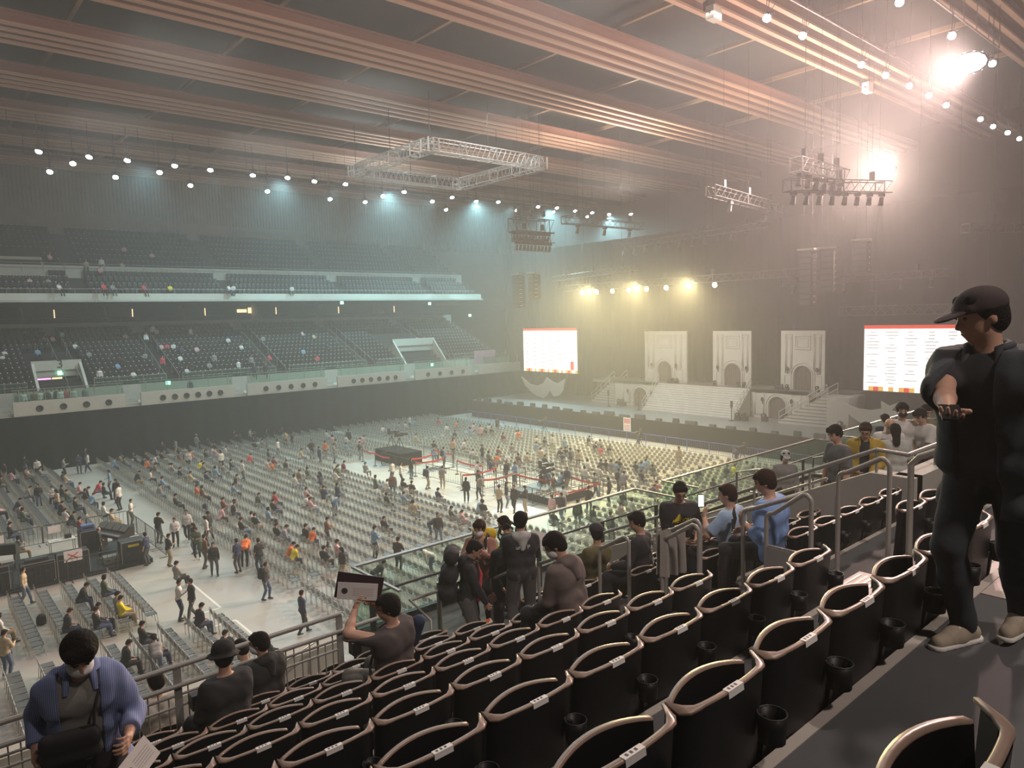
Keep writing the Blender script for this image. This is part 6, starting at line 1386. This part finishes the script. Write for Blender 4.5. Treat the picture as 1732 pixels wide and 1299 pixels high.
    if cap_:
        kind, col = cap_
        m = cloth(col)
        if kind == 'bucket':
            P = [ell(at(0, -0.010, 0.065), (0.102, 0.112, 0.088), B, 0, 0.01), ell(at(0, -0.005, 0.015), (0.150, 0.165, 0.022), B, 0, 0.03)]
            p, f, _ = nets(P, 0.009, (cutplane(at(0, 0, 0.0), -J['hu']),), 0.002, 1)
        elif kind == 'beanie':
            P = [ell(at(0, -0.012, 0.055), (0.100, 0.112, 0.098), B, 0, 0.01)]; p, f, _ = nets(P, 0.009, (cutplane(at(0, 0, 0.03), -J['hu']),))
        else:
            P = [ell(at(0, -0.012, 0.048), (0.094, 0.112, 0.092), B, 0, 0.012), cap(at(-0.058, 0.070, 0.050), at(0.058, 0.070, 0.050), 0.016, 0.016, 0, 0.02)]
            cf = [cutplane(at(0, 0, 0.030), -J['hu'])]
            p, f, _ = nets(P, 0.007, cf)
            P2 = [ell(at(0, 0.118, 0.036), (0.074, 0.078, 0.011), B @ rotm((1, 0, 0), -12), 0, 0.0)]; p2, f2, _ = nets(P2, 0.005)
            child('cap_brim', np_mesh('cap_brim', [(p2, f2, 0)], [m]), t)
        child('hat', np_mesh('hat', [(p, f, 0)], [m]), t)
    if extra: extra(t, J, at, B)
    return t, J
def backpack(label, person_, J, m, w=0.30, h=0.48, d=0.20, off=0.10, zoff=0.0, trim=None):
    t = thing('backpack', label, 'backpack', person_.location, person_.rotation_euler.z)
    U, F_, Rr = J['U'], J['F'], J['R']; c = J['che']-F_*(0.115+d*0.55)+U*(zoff)
    P = [cap(c-Rr*(w/2-0.07)+U*(h/2-0.08), c+Rr*(w/2-0.07)+U*(h/2-0.08), d*0.42, d*0.42, 0, 0.05), cap(c-Rr*(w/2-0.08)-U*(h/2-0.09), c+Rr*(w/2-0.08)-U*(h/2-0.09), d*0.52, d*0.52, 0, 0.05),
         cap(c-Rr*(w/2-0.08), c+Rr*(w/2-0.08), d*0.5, d*0.5, 0, 0.06), cap(c-F_*d*0.35-U*h*0.18-Rr*0.06, c-F_*d*0.35-U*h*0.18+Rr*0.06, 0.05, 0.05, 0, 0.04)]
    p, f, _ = nets(P, 0.013, (), 0.004, 2); child('bag_body', np_mesh('bag_body', [(p, f, 0)], [m]), t)
    b = MB()
    for s in (-1, 1):
        sh = J['che']+U*0.15+Rr*s*0.10; b.tube([Vector(q) for q in (sh-F_*0.12-U*0.02, sh-F_*0.03+U*0.075, sh+F_*0.09+U*0.03, sh+F_*0.135-U*0.12, sh+F_*0.03-U*0.30+Rr*s*0.04, c-U*h*0.36+Rr*s*0.12)], 0.016, trim or m, 6)
    b.obj('shoulder_strap', t)
    if trim:
        b = MB(); q = c-F_*(d*0.53); b.tube([Vector(q+Rr*(w*0.30*math.cos(a))+U*(h*0.33*math.sin(a)-0.0)) for a in [2*PI*i/14 for i in range(14)]], 0.008, trim, 5, closed=True); b.obj('zip_line', t)
    b = MB(); q = c-F_*(d*0.54+0.005)-U*h*0.12; b.box(Vector(q), (0.05, 0.01, 0.03), M_lab); b.obj('sewn_tag', t)
    return t
def slab(label, cat, name, centre, xdir, ydir, size, m, screen=None, group=None, extra=None):
    x = Vector(xdir).normalized(); y = Vector(ydir); y = (y-x*y.dot(x)).normalized(); z = x.cross(y); A = Matrix((x, y, z)).transposed()
    t = thing(name, label, cat, centre); b = MB(); b.box((0, 0, 0), size, m, ax=A); b.obj('case' if screen else 'sheet', t)
    if screen: b = MB(); b.box(z*(size[2]/2+0.001), (size[0]*0.88, size[1]*0.92, 0.002), screen, ax=A); b.obj('screen', t)
    if extra: extra(t, A, size)
    return t
C_gb = (0.135, 0.105, 0.098); C_dk = (0.030, 0.030, 0.034); C_bs = (0.185, 0.245, 0.47); C_lb = (0.30, 0.42, 0.58); C_mb = (0.20, 0.33, 0.62)
# --- man in a cap on the walkway at the right
M_sn = mat('sneaker_tan', (0.34, 0.29, 0.22), 0.8, var=0.2, scale=30); M_sole = mat('sneaker_sole', (0.62, 0.60, 0.55), 0.7)
pc = (3.74, 0.97, 10.2)
t, J = person('man in black cap and open dark shirt standing on the walkway with a phone', pc, 78, top=('k',), pants=(0.028, 0.031, 0.040), style='short', cap_=('cap', (0.040, 0.026, 0.026)), sleeves='short', fat=1.18,
              vox=0.010, hem=-0.10, jacket=dict(c=(0.035, 0.042, 0.050), hem=-0.24, sl=0.60, gap=0.085), lean=9, twist=4, head=(13, -38), shoes=False, scale=0.985, hip=0.92,
              lf=(0.0, -0.30, 0.10), rf=(0.10, 0.02, 0.09), rw=(3.06, 0.95, 11.32), lw=(3.80, 0.72, 10.95), rpole=(0.9, -0.2, -0.6), hands='lr',
              handkw={'r': dict(d=(-0.55, 0.75, -0.25), palm=V3(-0.1, 0.25, 0.95), curls=(0.35, 0.45, 0.55, 0.6), sc=1.08), 'l': dict(curl=0.7, sc=1.05)})
for n in 'lr':
    a = J['an'+n]; d = foot_dir(J, n); s = V3(d[1], -d[0], 0)
    P = [cap(a-d*0.055+V3(0, 0, -0.05), a+d*0.05+V3(0, 0, -0.045), 0.043, 0.045, 0, 0.02), cap(a+d*0.05+V3(0, 0, -0.05), a+d*0.175+V3(0, 0, -0.060), 0.047, 0.034, 0, 0.02), cap(a+V3(0, 0, -0.01)-d*0.01, a+d*0.10+V3(0, 0, -0.035), 0.044, 0.030, 0, 0.02)]
    p, f, _ = nets(P, 0.007, (lambda X, Y, Z, a=a: (a[2]-0.078)-Z,)); sh = child('sneaker', np_mesh('sneaker', [(p, f, 0)], [M_sn]), t, 'tan suede sneaker with pale laces')
    P = [cap(a-d*0.06+V3(0, 0, -0.083), a+d*0.18+V3(0, 0, -0.083), 0.050, 0.042, 0, 0.02)]
    zlo = a[2]-0.090; p, f, _ = nets(P, 0.006, (lambda X, Y, Z, zlo=zlo: np.maximum(zlo-Z, Z-zlo-0.022),)); child('sole', np_mesh('sole', [(p, f, 0)], [M_sole]), sh)
    b = MB()
    for k in range(5):
        q = a+d*(0.045+0.024*k)+V3(0, 0, 0.008-0.012*k); b.tube([Vector(q+s*0.030-V3(0, 0, 0.008)), Vector(q+V3(0, 0, 0.008)), Vector(q+d*0.02-s*0.030-V3(0, 0, 0.010))], 0.0035, M_lab, 5)
    b.obj('laces', sh)
Rm = Matrix.Rotation(math.radians(78), 3, 'Z'); hw = Vector(pc)+Rm @ Vector(J['har'])*0.985; hd_ = Rm @ Vector((-0.55, 0.75, -0.25)); hd_.normalize()
slab('black phone held by the man in a cap', 'phone', 'phone', hw+hd_*0.075+Vector((0, 0, 0.024)), hd_, hd_.cross(Vector((0, 0, 1))), (0.15, 0.074, 0.009), M_phone, M_phone)
b = MB(); P = [cap((3.85, 0.74, 10.82), (3.86, 0.75, 10.70), 0.06, 0.075, 0, 0.04), cap((3.90, 0.72, 10.85), (3.80, 0.77, 10.85), 0.04, 0.045, 0, 0.03)]
p, f, _ = nets(P, 0.01, (), 0.005, 2); o = bpy.data.objects.new('cloth_bag', np_mesh('cloth_bag', [(p, f, 0)], [cloth((0.15, 0.125, 0.09))])); COL.objects.link(o); tag(o, 'brown drawstring bag hanging from the hand of the man in a cap', 'bag')
# --- seated men in the black seats
def hoodie_x(t, J, at, B): pass
t, J = person('man in a brown grey hoodie with glasses seated, head bowed', (4.60, 4.50, TZ(3)), 12, top=(C_gb,), pants='k', style='fringe', hood=C_gb, sit=True, lean=14, head=(30, 28), fat=1.12, glasses=True, mask=M_mask, hem=-0.10, vox=0.012,
              lh=(-0.12, 0.36, 0.10), rh=(0.10, 0.38, 0.08))
t, J = person('man in glasses and a charcoal shirt seated below the glass corner, hands at his face', (3.20, 5.40, TZ(4)), 18, top=((0.075, 0.062, 0.062),), pants=(0.19, 0.18, 0.16), style='fringe', sit=True, lean=-2, side=-5, head=(8, 36), fat=1.12, glasses=True, sleeves='rolled', vox=0.012,
              lh=(-0.20, 0.27, 0.66), rh=(0.02, 0.30, 0.62), handkw={'l': dict(curl=0.6, d=(0.3, 0.1, 0.9), palm=V3(0.4, -0.8, 0)), 'r': dict(curl=0.6, d=(-0.5, 0.1, 0.8), palm=V3(0, -1, 0))})
t2 = thing('shoulder_bag', 'black bag on the shoulder of the seated man in a charcoal shirt', 'bag', (3.40, 5.42, TZ(4)))
p, f, _ = nets([cap((0.06, 0.10, 0.78), (0.08, 0.0, 0.98), 0.07, 0.06, 0, 0.03)], 0.012); child('bag_body', np_mesh('bag_body', [(p, f, 0)], [cloth('n')]), t2)
b = MB(); b.tube([(0.06, 0.02, 1.0), (-0.10, 0.06, 1.08), (-0.30, 0.05, 1.02), (-0.44, 0.02, 0.72), (-0.48, -0.08, 0.35)], 0.012, cloth('k'), 6); b.obj('shoulder_strap', t2)
def fanprint(t, A, size):
    b = MB(); z = size[2]/2+0.001
    def w(u, v, h=0): return A @ Vector((u, v, z+h))
    n = 16; b.add([w(-size[0]*0.32+0.028*math.cos(2*PI*i/n), 0.028*math.sin(2*PI*i/n)) for i in range(n)], [tuple(range(n))], M_drk)
    for k in range(5): b.add([w(-size[0]*0.12, 0.03-0.016*k), w(size[0]*0.40, 0.03-0.016*k), w(size[0]*0.40, 0.026-0.016*k), w(-size[0]*0.12, 0.026-0.016*k)], [(0, 1, 2, 3)], mat('print_grey', (0.45, 0.43, 0.41)))
    b.obj('printed_marks', t)
slab('white printed card held up by the man in a charcoal shirt', 'card', 'printed_card', (3.00, 5.68, 9.36), (0.80, -0.55, -0.12), (0.1, 0.0, 1), (0.36, 0.155, 0.006), M_lab, extra=fanprint)
slab('dark magazine held behind the white printed card', 'magazine', 'magazine', (3.03, 5.70, 9.385), (0.80, -0.58, -0.20), (0.1, 0.0, 1), (0.42, 0.24, 0.008), mat('magazine_dark', (0.05, 0.02, 0.03), 0.4, var=0.5, scale=20))
t, J = person('person in a black bucket hat and black jacket seated in the row above the fence', (2.02, 6.36, TZ(5)), 8, top=(C_dk,), pants='k', style='short', cap_=('bucket', (0.012, 0.012, 0.013)), sit=True, lean=3, head=(12, -22), fat=1.15, lh=(-0.14, 0.30, 0.06), rh=(0.14, 0.30, 0.06))
t, J = person('man with a white face mask and black hooded jacket seated beside the bucket hat', (2.74, 7.30, TZ(6)), 15, top=((0.022, 0.024, 0.024),), pants='k', style='short', hood=(0.022, 0.024, 0.024), mask=M_mask, sit=True, lean=6, head=(10, 28), fat=1.15, lh=(-0.14, 0.30, 0.06), rh=(0.14, 0.30, 0.06))
# --- man in an open blue striped shirt
M_strip = None
def stripes():
    m = bpy.data.materials.new('blue_striped_cloth'); m.use_nodes = True; n = m.node_tree.nodes; L = m.node_tree.links; b = n['Principled BSDF']; b.inputs['Roughness'].default_value = 0.85
    tc = n.new('ShaderNodeTexCoord'); wv = n.new('ShaderNodeTexWave'); wv.inputs['Scale'].default_value = 32; wv.inputs['Distortion'].default_value = 0.6; wv.bands_direction = 'X'
    mx = n.new('ShaderNodeMix'); mx.data_type = 'RGBA'; mx.inputs[6].default_value = (0.115, 0.16, 0.36, 1); mx.inputs[7].default_value = (0.30, 0.36, 0.56, 1)
    L.new(tc.outputs['Object'], wv.inputs[0]); L.new(wv.outputs['Fac'], mx.inputs[0]); L.new(mx.outputs[2], b.inputs['Base Color']); return m
MAT['cloth_%.2f_%.2f_%.2f' % C_bs] = stripes()
pb = (0.68, 4.72, TZ(3))
t, J = person('man in open blue striped shirt over grey tee, head bowed, at the lower left', pb, 168, top=((0.30, 0.29, 0.27),), pants='k', style='fringe', sleeves='short', fat=0.94, vox=0.011, hem=-0.10, jacket=dict(c=C_bs, hem=-0.26, sl=0.86, gap=0.10, r=0.062), lean=15, head=(38, 8),
              mask=M_mask, lw=(0.82, 4.34, 9.50), rw=(0.42, 4.66, 9.40), lpole=(-0.15, -1, 0), rpole=(0.15, -1, 0), lf=(-0.13, 0.02, 0.09), rf=(0.13, 0.0, 0.09), hip=0.90,
              handkw={'l': dict(curl=0.75), 'r': dict(curl=0.6)})
slab('white paper fan in the hand of the man in a blue striped shirt', 'paper fan', 'paper_fan', (0.84, 4.22, 9.40), (0.75, 0.5, 0.35), (-0.4, 0.2, 0.9), (0.22, 0.15, 0.003), M_lab, extra=fanprint)
t2 = thing('crossbody_bag', 'black crossbody bag on the front of the man in a blue striped shirt', 'bag', pb, math.radians(168))
U, F_, Rr = J['U'], J['F'], J['R']; c = J['wai']+F_*0.175+Rr*0.07
p, f, _ = nets([cap(c-Rr*0.11+U*0.05, c+Rr*0.11+U*0.05, 0.035, 0.035, 0, 0.03), cap(c-Rr*0.11-U*0.08, c+Rr*0.11-U*0.08, 0.045, 0.045, 0, 0.03), cap(c-Rr*0.11, c+Rr*0.11, 0.042, 0.042, 0, 0.04)], 0.009); child('bag_body', np_mesh('bag_body', [(p, f, 0)], [cloth('k')]), t2)
b = MB(); b.tube([Vector(q) for q in (c-Rr*0.12+U*0.06, J['che']+F_*0.165-Rr*0.06, J['nck']-U*0.03+F_*0.07-Rr*0.10, J['nck']-U*0.01-F_*0.06-Rr*0.11)], 0.009, cloth('k'), 6); b.obj('shoulder_strap', t2)
# --- group standing in the aisle by the glass guard
t, J = person('man in a black hoodie with a tall black backpack standing at the glass corner', (5.52, 7.42, TZ(6)), 232, top=('k',), pants=(0.12, 0.12, 0.12), style='short', hood='k', lean=8, head=(30, 0), hem=-0.12, rh=(0.16, 0.28, -0.02), lh=(-0.12, 0.34, 0.02),
              extra=lambda t, J, at, B: (lambda b: (b.tube([Vector(J['nck']+J['F']*0.07+J['R']*0.05), Vector(J['che']+J['F']*0.16+J['R']*0.05), Vector(J['wai']+J['F']*0.17+J['R']*0.05-J['U']*0.2)], 0.028, cloth('r'), 6), b.obj('red_scarf', t)))(MB()))
backpack('tall black roll-top backpack on the man in a black hoodie', t, J, cloth('k'), w=0.36, h=0.66, d=0.25, zoff=-0.04)
P = [cap((5.78, 7.35, 7.50), (5.86, 7.30, 7.45), 0.13, 0.14, 0, 0.05), cap((5.80, 7.34, 7.66), (5.83, 7.32, 7.70), 0.06, 0.03, 1, 0.03)]
p, f, g = nets(P, 0.014, (), 0.008, 2); o = bpy.data.objects.new('plastic_bag', np_mesh('plastic_bag', [(p, f, g.astype(int))], [cloth((0.36, 0.25, 0.46)), cloth('x')])); COL.objects.link(o); tag(o, 'lilac and orange plastic bag hanging by the aisle handrail', 'bag')
t, J = person('man with white mask, patterned orange shirt and towel standing in the aisle', (6.28, 8.02, TZ(6)), 128, top=((0.34, 0.17, 0.13),), pants='k', style='fringe', hair=M_hair2, mask=M_mask, lean=4, head=(12, -10), hem=-0.14, rh=(0.10, 0.34, 0.42), lh=(-0.06, 0.34, 0.44),
              extra=lambda t, J, at, B: (lambda b: (b.tube([Vector(J['wai']+J['F']*0.155-J['R']*0.10), Vector(J['che']+J['F']*0.15-J['R']*0.10), Vector(J['nck']-J['R']*0.09), Vector(J['nck']-J['F']*0.06), Vector(J['nck']+J['R']*0.09), Vector(J['che']+J['F']*0.15+J['R']*0.10)], 0.032, M_lab, 7), b.obj('white_towel', t)))(MB()))
backpack('yellow and black backpack on the masked man in the aisle', t, J, cloth((0.62, 0.45, 0.02)), w=0.34, h=0.56, d=0.22, zoff=-0.06, trim=cloth('k'))
def jp(t, J, at, B):
    q = J['che']-J['F']*0.148+J['U']*0.03; M4 = Matrix((Vector(J['R']), Vector(J['U']), Vector(-J['F']))).transposed().to_4x4(); M4.translation = Vector(q)
    text('uma P', 'back_print', t, 0.075, M_lab, M4, 0.001)
t, J = person('man in a black jacket with a grey hood and white back print in the aisle', (5.86, 6.66, TZ(5)), -32, top=(C_dk,), pants=(0.09, 0.09, 0.09), style='fringe', hood=(0.42, 0.42, 0.41), lean=2, head=(8, -25), fat=1.05, hem=-0.12, rh=(0.10, 0.34, 0.30), lh=(-0.05, 0.30, 0.25), extra=jp)
def leafprint(t, A, size): fanprint(t, A, size)
slab('printed leaflet held by the man in the grey-hooded jacket', 'leaflet', 'leaflet', (6.22, 6.76, 8.83), (0.9, -0.3, -0.35), (0.25, 0.15, 0.95), (0.22, 0.28, 0.004), M_lab, extra=leafprint)
t, J = person('balding man in black bending beside the grey-hooded jacket', (6.42, 7.66, TZ(6)), 150, top=('k',), pants='k', style='bald', mask=M_mask, lean=30, head=(30, 20), lh=(-0.1, 0.36, 0.1), rh=(0.1, 0.36, 0.1))
t, J = person('dark-haired person in black standing behind the balding man', (6.95, 8.15, TZ(6)), 40, top=('k',), pants='k', style='bob', lean=6, head=(20, 0), scale=0.93, lh=(-0.1, 0.36, 0.1), rh=(0.1, 0.36, 0.1))
backpack('small black backpack behind the grey-hooded jacket', t, J, cloth('k'), w=0.3, h=0.4, d=0.18)
t, J = person('man in an olive shirt and dark beret seated with his back to the camera', (7.05, 6.42, TZ(5)), -8, top=((0.13, 0.115, 0.05),), pants='k', style='short', cap_=('beanie', (0.03, 0.028, 0.028)), sit=True, lean=2, head=(8, -25), lh=(-0.12, 0.36, 0.10), rh=(0.14, 0.36, 0.10))
def skulls(t, J, at, B):
    b = MB()
    for u, v in ((0.10, 0.05), (-0.06, 0.0), (0.12, -0.13), (-0.04, -0.15), (0.0, 0.12)):
        q = J['che']-J['F']*0.146+J['R']*u+J['U']*v; n = 12
        b.add([Vector(q+J['R']*0.036*math.cos(2*PI*i/n)+J['U']*0.045*math.sin(2*PI*i/n)) for i in range(n)], [tuple(range(n))], mat('print_pale', (0.5, 0.5, 0.49)))
        b.add([Vector(q-J['F']*0.001+J['R']*(0.018*math.cos(2*PI*i/6))+J['U']*(0.012*math.sin(2*PI*i/6)-0.01)) for i in range(6)], [tuple(range(6))], M_eye)
    b.obj('back_print', t)
t, J = person('young man in a black top with pale round prints seated beyond the aisle', (6.80, 5.42, TZ(4)), 22, top=('k',), pants='k', style='fringe', sit=True, lean=6, head=(14, 30), lh=(-0.18, 0.36, 0.14), rh=(0.12, 0.36, 0.10), extra=skulls)
def yprint(t, J, at, B):
    q = J['che']+J['F']*0.152-J['U']*0.02; M4 = Matrix((Vector(J['R']*-1), Vector(J['U']), Vector(J['F']))).transposed().to_4x4(); M4 = Matrix((Vector(-J['R']), Vector(J['U']), Vector(J['F']))).transposed().to_4x4()
    M4 = Matrix((Vector(-J['R']), Vector(J['U']), Vector(J['F']))).transposed().to_4x4(); M4.translation = Vector(q)
    my = mat('print_yellow', (0.85, 0.68, 0.03)); text('ACTION', 'chest_print', t, 0.062, my, M4 @ Matrix.Rotation(0.12, 4, 'Z'), 0.001, 'yellow lettering')
    b = MB(); b.add([Vector(q+J['F']*0.001-J['R']*u+J['U']*v) for u, v in ((-0.11, -0.02), (-0.03, 0.09), (0.0, 0.03), (-0.02, 0.0))], [(0, 1, 2, 3)], my); b.add([Vector(q+J['F']*0.001-J['R']*u+J['U']*v) for u, v in ((-0.09, -0.09), (0.09, -0.05), (0.09, -0.035), (-0.09, -0.06))], [(0, 1, 2, 3)], my); b.obj('chest_print', t, label='yellow swoosh')
t, J = person('man in glasses and black tee with yellow print by the hooped rails', (7.22, 5.22, TZ(4)), 140, top=('k',), pants='k', style='short', glasses=True, sleeves='short', fat=1.15, lean=5, head=(28, 0), lh=(-0.14, 0.30, 0.12), rh=(0.02, 0.30, 0.14), extra=yprint)
b = MB(); b.grid(lambda u, v: (5.95+0.34*u+0.0*v, 4.45+0.03*math.sin(u*19)*(0.3+v)+0.28*(1-u)*0.3, 9.50-0.50*v), 16, 6, cloth((0.30, 0.28, 0.255))); b.grid(lambda u, v: (5.95+0.34*u, 4.49+0.03*math.sin(u*19)*(0.3+v)+0.28*(1-u)*0.3, 9.50-0.48*v), 16, 6, cloth((0.30, 0.28, 0.255)))
b.obj('coat', label='pale grey coat hanging before the man in the yellow print tee', cat='coat')
t, J = person('man in a pale blue tee seated holding a lit phone up to his face', (7.18, 4.42, TZ(3)), 10, top=(C_lb,), pants='k', style='short', hair=M_hair2, sit=True, lean=4, head=(10, 12), sleeves='short', fat=1.15, lh=(-0.14, 0.30, 0.42), rh=(0.10, 0.34, 0.12), handkw={'l': dict(curl=0.6, d=(0.1, 0.1, 1), palm=V3(0.3, -0.9, 0))})
slab('lit white phone held up by the man in the pale blue tee', 'phone', 'phone', (7.00, 4.74, 9.60), (0.2, 0.15, 1), (-0.85, 0.4, 0), (0.15, 0.075, 0.009), M_phone, M_lit)
t, J = person('man in a blue shirt seated behind the hooped rails looking at a dark phone', (6.42, 3.50, TZ(2)), 14, top=(C_mb,), pants='k', style='fringe', hair=M_hair2, sit=True, lean=5, head=(18, 10), sleeves='rolled', fat=1.25, vox=0.012, lh=(-0.20, 0.26, 0.30), rh=(0.10, 0.34, 0.14), handkw={'l': dict(curl=0.6, d=(0.2, 0.3, 0.9), palm=V3(0.5, -0.8, 0))})
slab('dark phone in the hand of the man in the blue shirt', 'phone', 'phone', (6.16, 3.78, 9.78), (0.35, 0.1, -0.6), (0.8, 0.3, 0.5), (0.16, 0.08, 0.01), M_phone, M_phone)
b = MB(); b.tube([(6.95, 4.28, 9.48), (6.86, 4.22, 9.25), (6.72, 4.16, 9.05), (6.55, 4.2, 8.9)], 0.022, cloth('k'), 6); b.obj('bag_strap', label='thick black bag strap across the back of the pale blue tee', cat='strap')
# --- people farther along the near stand
t, J = person('person in a white cap, mask and grey jacket coming up the stair rails', (13.9, 7.35, TZ(6)), 130, top=((0.34, 0.34, 0.33),), pants='k', style='bob', cap_=('cap', (0.6, 0.59, 0.56)), mask=M_mask, lean=3, head=(10, 0), vox=0.02)
t, J = person('young man in a dark grey tee walking past the far glass guard', (10.0, 4.46, TZ(3)), 60, top=((0.105, 0.11, 0.115),), pants='k', style='fringe', sleeves='short', lean=5, head=(22, 10), vox=0.016)
t, J = person('long-haired bearded man with glasses in a mustard jacket looking down', (10.6, 4.36, TZ(3)), 110, top=('k',), pants='k', style='long', hair=M_hair2, glasses=True, lean=8, head=(30, 0), vox=0.016, jacket=dict(c=(0.38, 0.26, 0.035), hem=-0.2, gap=0.06), rh=(0.08, 0.3, 0.1), lh=(-0.08, 0.3, 0.08))
t, J = person('person in a dark navy top with back turned, farthest of the group at the wall', (17.4, 6.7, TZ(5)), -40, top=('n',), pants='k', style='fringe', lean=2, head=(15, 0), vox=0.02)
t, J = person('man with a black mask and white tee carrying a dark bag strap', (12.5, 4.58, TZ(3)), 130, top=('w',), pants='k', style='fringe', mask=M_eye, sleeves='short', lean=3, head=(10, -10), vox=0.018, scale=1.03)
t, J = person('person in a pale grey top with a ponytail beside the bald man', (11.35, 4.22, TZ(3)), -60, top=((0.42, 0.44, 0.42),), pants='k', style='long', sleeves='short', lean=8, head=(25, 0), vox=0.016, scale=0.92)
t, J = person('bald man in a white shirt and dark apron behind the grey top', (11.9, 4.55, TZ(3)), 120, top=('w',), pants='n', style='bald', lean=10, head=(35, 0), vox=0.016, scale=0.95)
t, J = person('man in a white tee leaning over the wall handrail beside the man in a cap', (12.7, 4.25, TZ(3)), 75, top=('w',), pants='k', style='fringe', sleeves='short', lean=14, head=(30, 0), vox=0.016, rh=(0.1, 0.36, 0.1), lh=(-0.1, 0.36, 0.05))
t, J = person('person in a khaki top standing behind the leaning man in white', (13.4, 4.6, TZ(3)), 150, top=((0.26, 0.24, 0.15),), pants='k', style='bob', lean=8, head=(30, 0), vox=0.018, scale=0.98)
t, J = person('man in a cream jacket seated below the steel fence at the lower left', (1.98, 8.62, 6.5), 5, top=((0.56, 0.53, 0.47),), pants='k', style='short', sit=True, lean=6, head=(10, 10), fat=1.1, lh=(-0.12, 0.36, 0.1), rh=(0.12, 0.36, 0.1))
t, J = person('dark-haired person in white seated below the fence beyond the masked man', (3.05, 8.70, 6.5), 5, top=('w',), pants='k', style='fringe', sit=True, lean=14, head=(30, 10), vox=0.016, lh=(-0.12, 0.36, 0.1), rh=(0.12, 0.36, 0.1))
